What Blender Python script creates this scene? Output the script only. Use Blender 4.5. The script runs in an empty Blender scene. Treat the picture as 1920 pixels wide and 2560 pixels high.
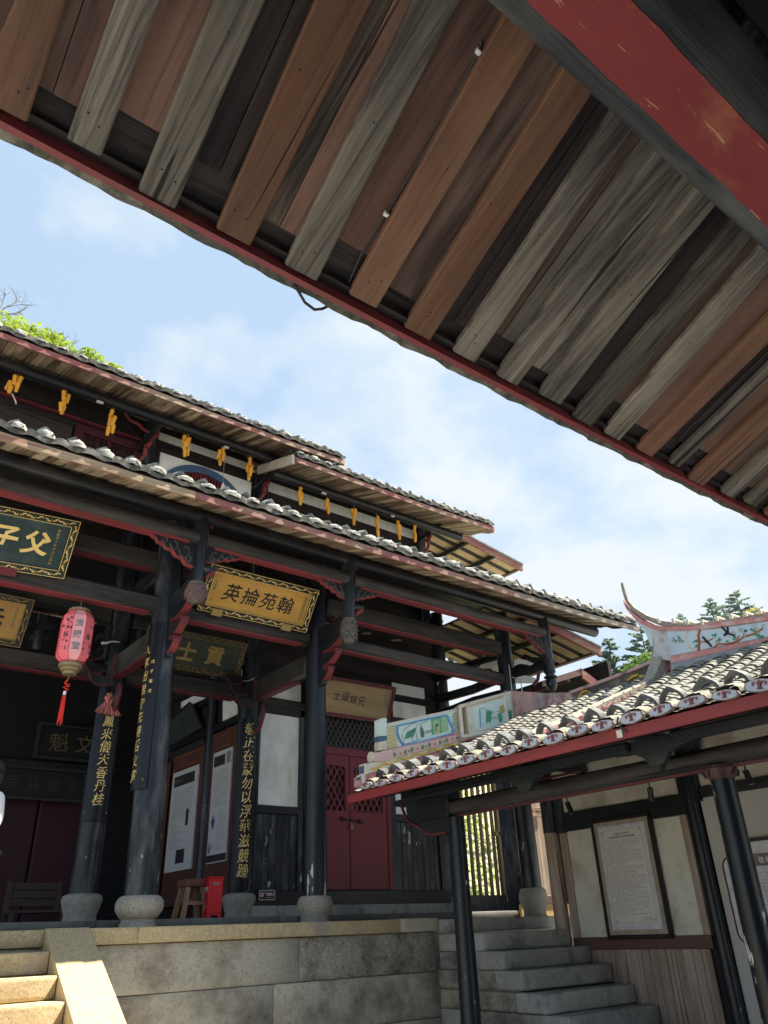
import bpy, bmesh, math, random
from mathutils import Vector, Matrix, noise
random.seed(7)
S = bpy.context.scene
C = S.collection
R = math.radians
# ------------------------------------------------------------------ camera
YAW, PITCH, ROLL, FPX = R(38.99033882), R(28.76481274), R(-2.20689341), 1903.09
CAM = Vector((0, 0, 1.5))
_cy, _sy = math.cos(YAW), math.sin(YAW)
_f = Vector((_sy*math.cos(PITCH), _cy*math.cos(PITCH), math.sin(PITCH)))
_r0 = Vector((_cy, -_sy, 0)); _u0 = _r0.cross(_f)
_r = _r0*math.cos(ROLL) + _u0*math.sin(ROLL)
_u = -_r0*math.sin(ROLL) + _u0*math.cos(ROLL)
cd = bpy.data.cameras.new('camera'); cam = bpy.data.objects.new('camera', cd); C.objects.link(cam)
cd.sensor_fit = 'VERTICAL'; cd.sensor_height = 36; cd.lens = 36*FPX/2560
cd.clip_start = 0.05; cd.clip_end = 2000
cam.matrix_world = Matrix((( _r.x, _u.x, -_f.x, 0), (_r.y, _u.y, -_f.y, 0), (_r.z, _u.z, -_f.z, 1.5), (0, 0, 0, 1)))
S.camera = cam
# ------------------------------------------------------------------ sun, sky, exposure
SUN = Vector((0.50, -0.16, 0.85)).normalized()
SKY_STRENGTH, SUN_STRENGTH, EXPOSURE = 0.055, 4.6, 1.72
sl = bpy.data.lights.new('sun', 'SUN'); sl.energy = SUN_STRENGTH; sl.angle = R(0.5); sl.color = (1.0, 0.92, 0.77)
so = bpy.data.objects.new('sun', sl); C.objects.link(so); so.rotation_euler = SUN.to_track_quat('Z', 'Y').to_euler(); so.location = (20, -5, 30)
W = bpy.data.worlds.new('World'); S.world = W; W.use_nodes = True
def build_world():
    nt = W.node_tree; n = nt.nodes; l = nt.links; n.clear()
    out = n.new('ShaderNodeOutputWorld'); bg = n.new('ShaderNodeBackground'); bg.inputs[1].default_value = SKY_STRENGTH
    sky = n.new('ShaderNodeTexSky'); sky.sky_type = 'NISHITA'; sky.sun_disc = False
    sky.sun_elevation = math.asin(SUN.z); sky.sun_rotation = math.atan2(SUN.x, SUN.y)
    sky.air_density = 1.0; sky.dust_density = 1.0; sky.ozone_density = 1.5
    tc = n.new('ShaderNodeTexCoord'); sep = n.new('ShaderNodeSeparateXYZ'); l.new(tc.outputs['Generated'], sep.inputs[0])
    # cloud layer: directions projected on a flat sheet overhead
    mz = n.new('ShaderNodeMath'); mz.operation = 'MAXIMUM'; mz.inputs[1].default_value = 0.0; l.new(sep.outputs['Z'], mz.inputs[0])
    az = n.new('ShaderNodeMath'); az.operation = 'ADD'; az.inputs[1].default_value = 0.22; l.new(mz.outputs[0], az.inputs[0])
    dv = n.new('ShaderNodeVectorMath'); dv.operation = 'DIVIDE'; l.new(tc.outputs['Generated'], dv.inputs[0])
    cb = n.new('ShaderNodeCombineXYZ')
    for k in range(3): l.new(az.outputs[0], cb.inputs[k])
    l.new(cb.outputs[0], dv.inputs[1])
    mp = n.new('ShaderNodeMapping'); l.new(dv.outputs[0], mp.inputs[0]); mp.inputs['Location'].default_value = (2.35, 0.6, 0); mp.inputs['Scale'].default_value = (1, 1, 0.5)
    nz = n.new('ShaderNodeTexNoise'); nz.inputs['Scale'].default_value = 2.6; nz.inputs['Detail'].default_value = 9; nz.inputs['Roughness'].default_value = 0.52
    nz.inputs['Distortion'].default_value = 0.15; l.new(mp.outputs[0], nz.inputs['Vector'])
    # thicker cloud towards the sun's side and the horizon there
    dt = n.new('ShaderNodeVectorMath'); dt.operation = 'DOT_PRODUCT'; dt.inputs[1].default_value = Vector((0.95, 0.20, -0.25)).normalized(); l.new(tc.outputs['Generated'], dt.inputs[0])
    mr = n.new('ShaderNodeMapRange'); mr.inputs['From Min'].default_value = -0.15; mr.inputs['From Max'].default_value = 0.80
    mr.inputs['To Min'].default_value = -0.16; mr.inputs['To Max'].default_value = 0.21; l.new(dt.outputs['Value'], mr.inputs['Value'])
    nz2 = n.new('ShaderNodeTexNoise'); nz2.inputs['Scale'].default_value = 6.5; nz2.inputs['Detail'].default_value = 8; nz2.inputs['Roughness'].default_value = 0.6; nz2.inputs['Distortion'].default_value = 0.25; l.new(mp.outputs[0], nz2.inputs['Vector'])
    wm = n.new('ShaderNodeMath'); wm.operation = 'MULTIPLY_ADD'; wm.inputs[1].default_value = 0.42; wm.inputs[2].default_value = -0.21; l.new(nz2.outputs['Fac'], wm.inputs[0])
    aw_ = n.new('ShaderNodeMath'); aw_.operation = 'ADD'; l.new(nz.outputs['Fac'], aw_.inputs[0]); l.new(wm.outputs[0], aw_.inputs[1])
    ad = n.new('ShaderNodeMath'); ad.operation = 'ADD'; l.new(aw_.outputs[0], ad.inputs[0]); l.new(mr.outputs[0], ad.inputs[1])
    cr = n.new('ShaderNodeValToRGB'); cr.color_ramp.elements[0].position = 0.47; cr.color_ramp.elements[0].color = (0, 0, 0, 1)
    cr.color_ramp.elements[1].position = 0.72; cr.color_ramp.elements[1].color = (1, 1, 1, 1); l.new(ad.outputs[0], cr.inputs[0])
    # soften and lighten the blue a little (thin high haze)
    hz = n.new('ShaderNodeMix'); hz.data_type = 'RGBA'; hz.inputs[0].default_value = 0.78; l.new(sky.outputs[0], hz.inputs[6]); hz.inputs[7].default_value = (3.5, 4.6, 5.8, 1)
    mx = n.new('ShaderNodeMix'); mx.data_type = 'RGBA'; l.new(cr.outputs[0], mx.inputs[0]); l.new(hz.outputs[2], mx.inputs[6]); mx.inputs[7].default_value = (4.9, 5.3, 5.55, 1)
    l.new(mx.outputs[2], bg.inputs[0]); l.new(bg.outputs[0], out.inputs[0])
build_world()
S.view_settings.view_transform = 'Standard'; S.view_settings.look = 'None'; S.view_settings.gamma = 1; S.view_settings.use_curve_mapping = False
S.view_settings.exposure = EXPOSURE
S.render.engine = 'CYCLES'; S.cycles.use_denoising = True; S.cycles.max_bounces = 7; S.cycles.diffuse_bounces = 5
S.cycles.sample_clamp_indirect = 6
# ------------------------------------------------------------------ survey helper: a sight line met with a known plane of the place
def sight(x, y): return _r*((x-960)/FPX) - _u*((y-1280)/FPX) + _f
def at(x, y, X=None, Y=None, Z=None):
    d = sight(x, y)
    t = (X-CAM.x)/d.x if X is not None else (Y-CAM.y)/d.y if Y is not None else (Z-CAM.z)/d.z
    return CAM + d*t
def crop(ox, oy, s): return lambda x, y, **k: at(ox+x/s, oy+y/s, **k)
# ------------------------------------------------------------------ materials
def mat(name, c1, c2=None, rough=0.6, scale=6.0, stretch=(1, 1, 1), detail=5, stain=None, stain_amt=0.35, stain_scale=1.2, bump=0.15,
        objvar=0.0, chip=None, chip_amt=0.62, chip_scale=(9, 9, 2.5), spec=0.4, speck=None, hue=0.0, metal=0.0, ramp=(0.32, 0.68), trans=0.0, chip_z=0.0, speck_k=4.0, stain_stretch=(1, 1, 1), bdist=0.01):
    m = bpy.data.materials.new(name); m.use_nodes = True; nt = m.node_tree; n = nt.nodes; l = nt.links
    b = n['Principled BSDF']; b.inputs['Roughness'].default_value = rough; b.inputs['Specular IOR Level'].default_value = spec; b.inputs['Metallic'].default_value = metal
    if c2 is None: c2 = tuple(x*0.72 for x in c1)
    tc = n.new('ShaderNodeTexCoord'); oi = n.new('ShaderNodeObjectInfo')
    of = n.new('ShaderNodeMath'); of.operation = 'MULTIPLY'; of.inputs[1].default_value = 57.0; l.new(oi.outputs['Random'], of.inputs[0])
    va = n.new('ShaderNodeVectorMath'); va.operation = 'ADD'; l.new(tc.outputs['Object'], va.inputs[0]); l.new(of.outputs[0], va.inputs[1])
    def nz(sc, st, det, ro=0.6):
        mp = n.new('ShaderNodeMapping'); mp.inputs['Scale'].default_value = st; l.new(va.outputs[0], mp.inputs[0])
        t = n.new('ShaderNodeTexNoise'); t.inputs['Scale'].default_value = sc; t.inputs['Detail'].default_value = det; t.inputs['Roughness'].default_value = ro
        l.new(mp.outputs[0], t.inputs['Vector']); return t.outputs['Fac']
    def rmp(f, a, c):
        r = n.new('ShaderNodeMapRange'); r.inputs['From Min'].default_value = a; r.inputs['From Max'].default_value = c; l.new(f, r.inputs['Value']); return r.outputs[0]
    def mix(f, a, c):
        x = n.new('ShaderNodeMix'); x.data_type = 'RGBA'
        if isinstance(f, float): x.inputs[0].default_value = f
        else: l.new(f, x.inputs[0])
        for s, v in ((6, a), (7, c)):
            if isinstance(v, tuple): x.inputs[s].default_value = (*v, 1)
            else: l.new(v, x.inputs[s])
        return x.outputs[2]
    f = nz(scale, stretch, detail)
    col = mix(rmp(f, *ramp), c1, c2)
    if speck:
        g = nz(scale*speck_k, (1, 1, 1), 3, .7); col = mix(rmp(g, 0.52, 0.66), col, speck); g = nz(scale*speck_k*.8, (1, 1, 1.3), 2, .7); col = mix(rmp(g, 0.60, 0.70), col, tuple(x*.45 for x in c2))
    if stain:
        g = nz(stain_scale, stain_stretch, 6, 0.68); col = mix(rmp(g, 0.62-stain_amt*0.4, 0.80-stain_amt*0.3), col, stain)
    if chip:
        g = nz(1.0, chip_scale, 5, 0.65)
        if chip_z:
            sp = n.new('ShaderNodeSeparateXYZ'); l.new(tc.outputs['Object'], sp.inputs[0]); mm = n.new('ShaderNodeMath'); mm.operation = 'MULTIPLY_ADD'; mm.inputs[1].default_value = -chip_z; l.new(sp.outputs['Z'], mm.inputs[0]); l.new(g, mm.inputs[2]); g = mm.outputs[0]
        col = mix(rmp(g, chip_amt, chip_amt+0.015), col, chip)
    if objvar or hue:
        hs = n.new('ShaderNodeHueSaturation')
        r = n.new('ShaderNodeMapRange'); r.inputs['To Min'].default_value = 1-objvar; r.inputs['To Max'].default_value = 1+objvar; l.new(oi.outputs['Random'], r.inputs['Value']); l.new(r.outputs[0], hs.inputs['Value'])
        l.new(col, hs.inputs['Color']); col = hs.outputs[0]
    l.new(col, b.inputs['Base Color'])
    if bump:
        bp = n.new('ShaderNodeBump'); bp.inputs['Strength'].default_value = bump; bp.inputs['Distance'].default_value = bdist; l.new(f, bp.inputs['Height']); l.new(bp.outputs[0], b.inputs['Normal'])
    if trans: b.inputs['Transmission Weight'].default_value = trans
    return m
def wood(name, pale, mid, dark, ax='Y', rough=.7, streak=.5, knots=.5, objvar=.3, bump=.5, stain=(.02, .018, .02), stain_lo=.56):
    m = bpy.data.materials.new(name); m.use_nodes = True; nt = m.node_tree; n = nt.nodes; l = nt.links; b = n['Principled BSDF']; b.inputs['Roughness'].default_value = rough; b.inputs['Specular IOR Level'].default_value = .25
    tc = n.new('ShaderNodeTexCoord'); oi = n.new('ShaderNodeObjectInfo'); of = n.new('ShaderNodeMath'); of.operation = 'MULTIPLY'; of.inputs[1].default_value = 91.0; l.new(oi.outputs['Random'], of.inputs[0])
    va = n.new('ShaderNodeVectorMath'); va.operation = 'ADD'; l.new(tc.outputs['Object'], va.inputs[0]); l.new(of.outputs[0], va.inputs[1])
    def st(k): return {'X': (k, 1, 1), 'Y': (1, k, k), 'Z': (1, 1, k)}[ax]   # boards along Y also climb in Z
    def nz(sc, k, det, ro=.6, dist=0.0):
        mp = n.new('ShaderNodeMapping'); mp.inputs['Scale'].default_value = st(k); l.new(va.outputs[0], mp.inputs[0]); t = n.new('ShaderNodeTexNoise'); t.inputs['Scale'].default_value = sc; t.inputs['Detail'].default_value = det; t.inputs['Roughness'].default_value = ro; t.inputs['Distortion'].default_value = dist; l.new(mp.outputs[0], t.inputs['Vector']); return t.outputs['Fac']
    def rmp(f, a, c):
        r = n.new('ShaderNodeMapRange'); r.inputs['From Min'].default_value = a; r.inputs['From Max'].default_value = c; l.new(f, r.inputs['Value']); return r.outputs[0]
    def mix(f, a, c, fac=1.0):
        x = n.new('ShaderNodeMix'); x.data_type = 'RGBA'
        if fac < 1: q = n.new('ShaderNodeMath'); q.operation = 'MULTIPLY'; q.inputs[1].default_value = fac; l.new(f, q.inputs[0]); f = q.outputs[0]
        l.new(f, x.inputs[0])
        for k, v in ((6, a), (7, c)):
            if isinstance(v, tuple): x.inputs[k].default_value = (*v, 1)
            else: l.new(v, x.inputs[k])
        return x.outputs[2]
    broad = nz(9, .09, 4, .55, .6); fine = nz(85, .022, 4, .7); ring = nz(34, .03, 5, .65, .5)
    col = mix(rmp(broad, .36, .62), pale, mid); col = mix(rmp(ring, .50, .64), col, dark, streak); col = mix(rmp(fine, .52, .70), col, dark, streak*.9); col = mix(rmp(fine, .46, .28), col, pale, .35)
    big = nz(7.5, .085, 6, .66, .5); col = mix(rmp(big, stain_lo, stain_lo+.12), col, stain, .85)
    col = mix(rmp(nz(2.6, .55, 4, .6), .47, .68), col, stain, .42); crack = nz(26, .018, 3, .5, .15); col = mix(rmp(crack, .665, .68), col, tuple(x*.25 for x in dark), .9)
    if knots:
        mp = n.new('ShaderNodeMapping'); mp.inputs['Scale'].default_value = st(.45); l.new(va.outputs[0], mp.inputs[0]); vo = n.new('ShaderNodeTexVoronoi'); vo.inputs['Scale'].default_value = 4.2; vo.inputs['Randomness'].default_value = 1; l.new(mp.outputs[0], vo.inputs['Vector'])
        col = mix(rmp(vo.outputs['Distance'], .05, .025), col, tuple(x*.35 for x in dark), knots)
    hs = n.new('ShaderNodeHueSaturation'); r = n.new('ShaderNodeMapRange'); r.inputs['To Min'].default_value = 1-objvar; r.inputs['To Max'].default_value = 1+objvar; l.new(oi.outputs['Random'], r.inputs['Value']); l.new(r.outputs[0], hs.inputs['Value']); l.new(col, hs.inputs['Color']); l.new(hs.outputs[0], b.inputs['Base Color'])
    bp = n.new('ShaderNodeBump'); bp.inputs['Strength'].default_value = bump; bp.inputs['Distance'].default_value = .006; ad = n.new('ShaderNodeMath'); ad.operation = 'ADD'; l.new(fine, ad.inputs[0]); l.new(ring, ad.inputs[1]); l.new(ad.outputs[0], bp.inputs['Height']); l.new(bp.outputs[0], b.inputs['Normal'])
    return m
GX, GY, GZ = (0.06, 1, 1), (1, 0.06, 1), (1, 1, 0.06)
M = {}
M['dark_gap'] = wood('dark_gap_board', (.075, .062, .058), (.045, .037, .037), (.018, .016, .018), 'X', .75, .6, .2, .3, .6, (.014, .012, .014), .55)
M['nail_dark'] = mat('rusty_nail', (.03, .022, .02), None, .7, 8, bump=0)
M['plank_grey'] = wood('grey_brown_plank', (.27, .21, .16), (.16, .12, .095), (.055, .044, .04), 'Y', .78, .7, .5, .3, .6, (.022, .018, .02), .51)
M['gap_shade'] = wood('gap_shade_plank', (.075, .055, .05), (.045, .033, .033), (.018, .014, .016), 'Y', .78, .6, .3, .2, .6, (.012, .010, .013), .50)  # near-black boards stand in for the shade of deep gaps
M['cedar'] = wood('cedar_brown', (.27, .145, .09), (.205, .10, .06), (.115, .055, .036), 'Y', .62, .55, .6, .16, .5, (.10, .06, .045), .58)
M['grey_wood'] = wood('weathered_grey_wood', (.31, .275, .225), (.20, .175, .145), (.07, .06, .053), 'Y', .8, .8, .8, .26, .9, (.030, .027, .030), .50)
M['plank'] = wood('dark_brown_plank', (.20, .13, .10), (.14, .085, .068), (.06, .038, .034), 'Y', .75, .55, .5, .40, .5, (.022, .018, .022), .52)
M['plank_red'] = wood('red_brown_plank', (.25, .145, .11), (.19, .10, .078), (.095, .05, .043), 'Y', .72, .5, .6, .25, .5, (.035, .026, .027), .56)
M['dark_board'] = wood('dark_brown_board', (.045, .036, .035), (.028, .022, .023), (.012, .010, .011), 'X', .75, .5, .2, .3, .4, (.012, .011, .013), .55)  # very dark brown boards with fine streaks
M['black'] = mat('black_lacquer_wood', (.014, .016, .021), (.006, .007, .010), .42, 12, GX, 6, stain=(.05, .046, .044), stain_amt=.22, stain_scale=1.4, stain_stretch=(.5, 2, 2), bump=.2, objvar=.2)
M['black_y'] = mat('black_lacquer_wood_along', (.014, .016, .021), (.006, .007, .010), .42, 12, GY, 6, stain=(.05, .046, .042), stain_amt=.25, stain_scale=1.4, stain_stretch=(2, .5, 2), bump=.2, objvar=.2)
M['black_z'] = mat('black_lacquer_column', (.017, .021, .029), (.006, .008, .012), .36, 10, GZ, 7, stain=(.085, .09, .10), stain_amt=.34, stain_scale=3.0, stain_stretch=(2, 2, .5), chip=(.46, .44, .39), chip_amt=.625, chip_z=.035, chip_scale=(9, 9, 3), bump=.25, objvar=.1)
M['black_worn'] = mat('worn_black_column', (.013, .017, .025), (.006, .007, .011), .38, 10, GZ, 6, stain=(.04, .042, .05), stain_amt=.2, stain_stretch=(2, 2, .5), chip=(.52, .49, .43), chip_amt=.53, chip_z=.085, chip_scale=(11, 11, 2.0), bump=.2)
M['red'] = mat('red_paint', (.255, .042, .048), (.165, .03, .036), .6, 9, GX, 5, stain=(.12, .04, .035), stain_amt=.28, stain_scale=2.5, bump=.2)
M['red_beam'] = mat('red_beam_paint', (.30, .045, .046), (.22, .034, .037), .55, 7, (.2, 1, 1), 7, stain=(.44, .17, .09), stain_amt=.20, stain_scale=3.4, stain_stretch=(.5, 1, 1), chip=(.50, .25, .13), chip_amt=.635, chip_scale=(4, 40, 40), bump=.5)
M['beam_worn'] = wood('weathered_black_beam', (.070, .075, .083), (.030, .034, .040), (.010, .012, .016), 'X', .65, .7, .2, .0, .9, (.20, .20, .20), .66)
M['black_lattice'] = mat('dark_lattice', (.055, .045, .045), (.035, .03, .03), .5, 8, bump=0)
M['brown_bar'] = mat('brown_window_bar', (.32, .225, .14), (.20, .135, .085), .6, 12, GZ, 5, bump=.1)
M['sunny_board'] = mat('sunlit_sill_board', (.52, .36, .15), (.40, .27, .11), .6, 8, GX, 5, bump=.1)  # sunlight on the sill put into a yellow board colour
M['red_grille'] = mat('red_grille', (.24, .03, .04), (.18, .025, .03), .5, 8, bump=0)
M['purple_red'] = mat('dark_purple_red_paint', (.07, .016, .022), (.05, .012, .018), .5, 8, bump=0)
M['pale_board'] = mat('pale_sunbleached_board', (.62, .56, .46), (.45, .40, .32), .8, 10, GY, 6, bump=.2)
M['black_worn2'] = mat('chipped_black_post', (.010, .014, .022), (.005, .007, .011), .38, 9, GZ, 6, stain=(.05, .055, .065), stain_amt=.25, stain_stretch=(2, 2, .4), chip=(.55, .53, .48), chip_amt=.665, chip_z=.02, chip_scale=(20, 20, 6), bump=.2)
M['black_peel'] = mat('peeling_black_post', (.009, .012, .018), (.005, .006, .009), .33, 9, GZ, 6, stain=(.05, .055, .06), stain_amt=.2, stain_stretch=(2, 2, .4), chip=(.60, .58, .54), chip_amt=.525, chip_z=.055, chip_scale=(13, 13, 2.6), bump=.25)
M['maroon_cap'] = mat('dull_maroon_carving', (.10, .045, .042), (.05, .025, .025), .6, 14, bump=.3)
M['drip_rim'] = mat('red_brown_drip_rim', (.27, .16, .145), (.20, .13, .115), .8, 14, stain=(.2, .18, .16), stain_amt=.3, stain_scale=9, bump=.3)
M['drip_white'] = mat('white_painted_drip', (.47, .49, .54), (.36, .40, .48), .8, 18, stain=(.36, .42, .56), stain_amt=.22, stain_scale=9, bump=.2, objvar=.08)
M['drip_red'] = mat('red_painted_motif', (.27, .10, .09), (.20, .075, .07), .8, 14, bump=.1)
M['cream_mortar'] = mat('cream_lime_mortar', (.37, .35, .285), (.19, .18, .145), .95, 22, (1, 1, 1), 6, stain=(.11, .105, .08), stain_amt=.28, stain_scale=10, bump=.9, objvar=.1, bdist=.02)
M['arch_dark'] = mat('dark_grey_arch_tile', (.10, .108, .112), (.06, .066, .07), .75, 14, stain=(.20, .20, .19), stain_amt=.3, stain_scale=6, bump=.3, objvar=.2)
M['pink_pale'] = mat('pale_pink_plaster', (.66, .46, .42), (.60, .40, .37), .85, 9, stain=(.40, .24, .22), stain_amt=.2, stain_scale=5, bump=.15)
M['ridge_dark'] = mat('mould_black_ridge', (.13, .12, .11), (.04, .04, .04), .9, 8, stain=(.32, .26, .24), stain_amt=.3, stain_scale=4, bump=.4)
M['ridge_white'] = mat('weathered_white_ridge', (.56, .55, .55), (.40, .40, .42), .9, 10, stain=(.22, .22, .23), stain_amt=.3, stain_scale=5, bump=.3)
M['pebble'] = mat('grey_pebble_dash', (.42, .43, .46), (.20, .21, .23), .95, 50, bump=.6)
M['tail_top'] = mat('lichened_ridge_tiles', (.42, .38, .31), (.16, .15, .13), .9, 20, (1, 1, 2.5), 6, stain=(.44, .26, .25), stain_amt=.25, stain_scale=3, bump=.7)
M['ink_line'] = mat('grey_ink_line', (.13, .16, .15), None, .7, 8, bump=0)
M['flower_red'] = mat('orange_red_paint', (.46, .12, .06), (.38, .09, .05), .8, 9, bump=0)
M['frame_black'] = mat('black_plaque_frame', (.03, .026, .022), None, .5, 8, bump=0)
M['frame_dark_green'] = mat('dark_green_plaque_frame', (.025, .035, .03), None, .5, 8, bump=0)
M['frame_inner'] = mat('dull_plaque_rim', (.028, .03, .034), None, .5, 12, bump=.2)
M['inner_board'] = mat('inner_black_board', (.010, .011, .014), None, .5, 8, bump=0)
M['inner_board2'] = mat('inner_slate_board', (.05, .056, .066), (.03, .034, .04), .5, 5, bump=.1)
M['couplet_black'] = mat('black_couplet_lacquer', (.012, .014, .019), (.009, .010, .014), .28, 5, GZ, 3, bump=.03, spec=.25)
M['fret_wood'] = mat('red_brown_fretwork', (.20, .075, .045), None, .5, 8, bump=.1)
M['blue_print'] = mat('blue_print', (.06, .11, .26), None, .6, 8, bump=0)
M['sign_brown'] = mat('dark_brown_sign', (.055, .022, .022), None, .4, 8, bump=0)
M['sign_tan'] = mat('tan_sign', (.42, .30, .22), None, .5, 8, bump=0)
M['notice_tan'] = mat('tan_mat_board', (.46, .38, .29), None, .7, 8, bump=0)
M['notice_white'] = mat('lilac_white_paper', (.70, .69, .72), None, .6, 8, bump=0)
M['notice_cream'] = mat('cream_notice_paper', (.70, .65, .58), (.72, .67, .61), .6, 3, bump=0)
M['grey_mauve'] = mat('mauve_grey_band', (.22, .17, .17), None, .6, 8, bump=0)
M['lantern_seam'] = mat('deep_pink_seam', (.74, .07, .09), None, .6, 8, bump=0)
M['print_grey2'] = mat('slate_lettering', (.20, .24, .27), None, .6, 8, bump=0)
M['pale_husk'] = mat('pale_corn_husk', (.60, .55, .44), None, .8, 8, bump=.1)
M['stool_seat'] = mat('dark_stool_seat', (.19, .075, .045), (.13, .05, .03), .5, 8, (.3, 1, 1), bump=.1)
M['bench_wood'] = mat('old_bench_wood', (.075, .05, .038), (.045, .03, .024), .65, 8, GX, 5, bump=.2)
M['leaf_sun'] = mat('sunlit_shrub_leaf', (.30, .40, .07), (.17, .26, .05), .6, 1.5, bump=0)
M['leaf_mid2'] = mat('shrub_leaf', (.16, .24, .06), (.09, .15, .04), .6, 1.5, bump=0)
M['bank'] = mat('dry_grass_bank', (.55, .52, .34), (.30, .32, .16), .95, 2.2, bump=.5)
M['beam_grey'] = wood('weathered_grey_beam', (.075, .068, .062), (.040, .037, .037), (.014, .0135, .015), 'X', .6, .55, .2, .15, .4, (.012, .013, .017), .56)
M['beam_grey_y'] = wood('weathered_grey_beam_along', (.075, .068, .062), (.040, .037, .037), (.014, .0135, .015), 'Y', .6, .55, .2, .15, .4, (.012, .013, .017), .56)
M['soffit_dark'] = wood('dark_soffit_boards', (.32, .235, .16), (.19, .13, .09), (.075, .05, .04), 'Y', .8, .6, .4, .35, .5, (.06, .04, .035), .52)
M['fascia_bare'] = wood('bare_flaking_fascia', (.46, .35, .23), (.36, .26, .165), (.20, .13, .085), 'X', .75, .5, .3, .1, .5, (.26, .085, .075), .56)
M['trough'] = mat('shadowed_trough_tile', (.27, .258, .222), (.14, .134, .118), .9, 18, bump=.5, stain=(.06, .06, .052), stain_amt=.28, stain_scale=8)
M['faint_gold'] = mat('faint_gold', (.16, .12, .055), None, .6, 9, bump=0)  # gold dimmed in colour for the dark back of the hall
M['shade_gold'] = mat('shade_dimmed_gold', (.055, .045, .03), None, .6, 9, bump=0)  # gold taken nearly to black, the hall's shade in its colour
M['fascia_grey'] = wood('grey_bare_fascia', (.36, .31, .25), (.26, .215, .17), (.13, .105, .085), 'X', .78, .55, .3, .1, .5, (.24, .10, .09), .60)
M['hall_shade'] = mat('hall_shade_board', (.014, .011, .012), (.007, .006, .007), .7, 6, GX, 5, bump=.2)  # near-black colour holds the shade of the deep hall
M['pendant_wood'] = mat('grey_carved_wood', (.15, .135, .125), (.07, .062, .058), .75, 16, bump=.4)
M['red_y'] = mat('red_paint_along', (.30, .042, .042), (.21, .03, .033), .5, 7, GY, 6, stain=(.12, .03, .03), stain_amt=.30, stain_scale=2.2, stain_stretch=(1, .4, 1), bump=.15)
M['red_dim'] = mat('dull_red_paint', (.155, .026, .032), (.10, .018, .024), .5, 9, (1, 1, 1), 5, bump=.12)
M['red_worn'] = mat('peeling_red_fascia', (.28, .085, .075), (.19, .06, .055), .6, 9, GX, 6, stain=(.30, .21, .14), stain_amt=.42, stain_scale=2.2, stain_stretch=(.35, 2, 2), bump=.25)
M['door_red'] = mat('dark_red_door_paint', (.185, .020, .034), (.14, .016, .027), .5, 8, GZ, 5, stain=(.11, .016, .024), stain_amt=.36, stain_scale=3.5, stain_stretch=(3, 3, .25), bump=.15)
M['white_wall'] = mat('lime_plaster', (.82, .84, .82), (.77, .78, .76), .85, 5, (1, 1, 1), 5, stain=(.56, .54, .48), stain_amt=.28, stain_scale=1.8, stain_stretch=(1, 1, .5), bump=.15)
M['dirty_wall'] = mat('stained_lime_plaster', (.74, .71, .60), (.66, .63, .52), .85, 4, (1, 1, 1), 6, stain=(.42, .37, .28), stain_amt=.40, stain_scale=1.9, bump=.15)
M['grey_wall'] = mat('smooth_grey_board', (.52, .50, .46), (.49, .47, .43), .8, 3, bump=.05)
M['brown_wood_z'] = wood('brown_vertical_board', (.42, .33, .26), (.31, .225, .17), (.17, .11, .085), 'Z', .7, .55, .6, .14, .4, (.50, .44, .38), .63)
M['brown_wood_y'] = mat('brown_rail_board', (.14, .072, .056), (.10, .05, .042), .6, 14, GY, 6, bump=.2)
M['soffit'] = wood('soffit_boards', (.62, .51, .37), (.42, .32, .22), (.18, .125, .085), 'Y', .8, .6, .4, .30, .5, (.10, .065, .05), .54)
M['batten'] = mat('pale_batten', (.62, .46, .26), (.48, .34, .19), .7, 10, (1, 1, 1), 5, bump=.15, objvar=.15)
M['mortar'] = mat('lime_mortar', (.47, .465, .43), (.21, .205, .185), .95, 26, (1, 1, 1), 6, stain=(.12, .12, .10), stain_amt=.30, stain_scale=9, bump=.9, objvar=.1, bdist=.02)
M['grey_tile'] = mat('grey_clay_tile', (.22, .24, .245), (.12, .13, .132), .8, 14, (1, 1, 1), 6, stain=(.30, .30, .27), stain_amt=.3, stain_scale=7, bump=.4, objvar=.3)
M['pale_tile'] = mat('lichened_clay_tile', (.30, .29, .255), (.15, .145, .13), .92, 26, (1, 1, 1), 7, stain=(.115, .11, .10), stain_amt=.28, stain_scale=7, bump=.7, objvar=.28)
M['dark_tile'] = mat('blackened_clay_tile', (.06, .06, .055), (.03, .03, .03), .9, 14, bump=.4)
M['moss_edge'] = mat('mossy_tile_edge', (.13, .125, .10), (.06, .06, .053), .95, 24, (1, 1, 1), 7, stain=(.36, .32, .27), stain_amt=.30, stain_scale=7, bump=.8)
M['pink'] = mat('faded_pink_plaster', (.62, .28, .27), (.47, .19, .19), .85, 9, (1, 1, 1), 6, stain=(.66, .58, .52), stain_amt=.3, stain_scale=4, bump=.25)
M['pink_stain'] = mat('stained_pink_plaster', (.60, .32, .29), (.33, .29, .31), .9, 7, (1, 1, .4), 7, stain=(.07, .065, .07), stain_amt=.34, stain_scale=4, stain_stretch=(1, 1, .5), bump=.3)
M['cream'] = mat('cream_plaster', (.68, .64, .52), (.60, .55, .44), .85, 8, bump=.15, stain=(.45, .38, .28), stain_amt=.15, stain_scale=4)
M['aqua'] = mat('pale_aqua_paint', (.52, .66, .62), (.62, .70, .64), .8, 5, bump=.08)
M['paleblue'] = mat('pale_blue_paint', (.50, .62, .72), (.60, .68, .72), .8, 6, bump=.08, stain=(.34, .40, .48), stain_amt=.2, stain_scale=3)
M['blue'] = mat('blue_paint', (.10, .30, .55), (.16, .38, .60), .7, 8, bump=.05)
M['arch_blue'] = mat('arch_blue_paint', (.05, .10, .20), (.07, .13, .24), .7, 8, bump=.1)
M['green'] = mat('green_paint', (.06, .28, .16), (.10, .36, .22), .7, 8, bump=.05)
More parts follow.
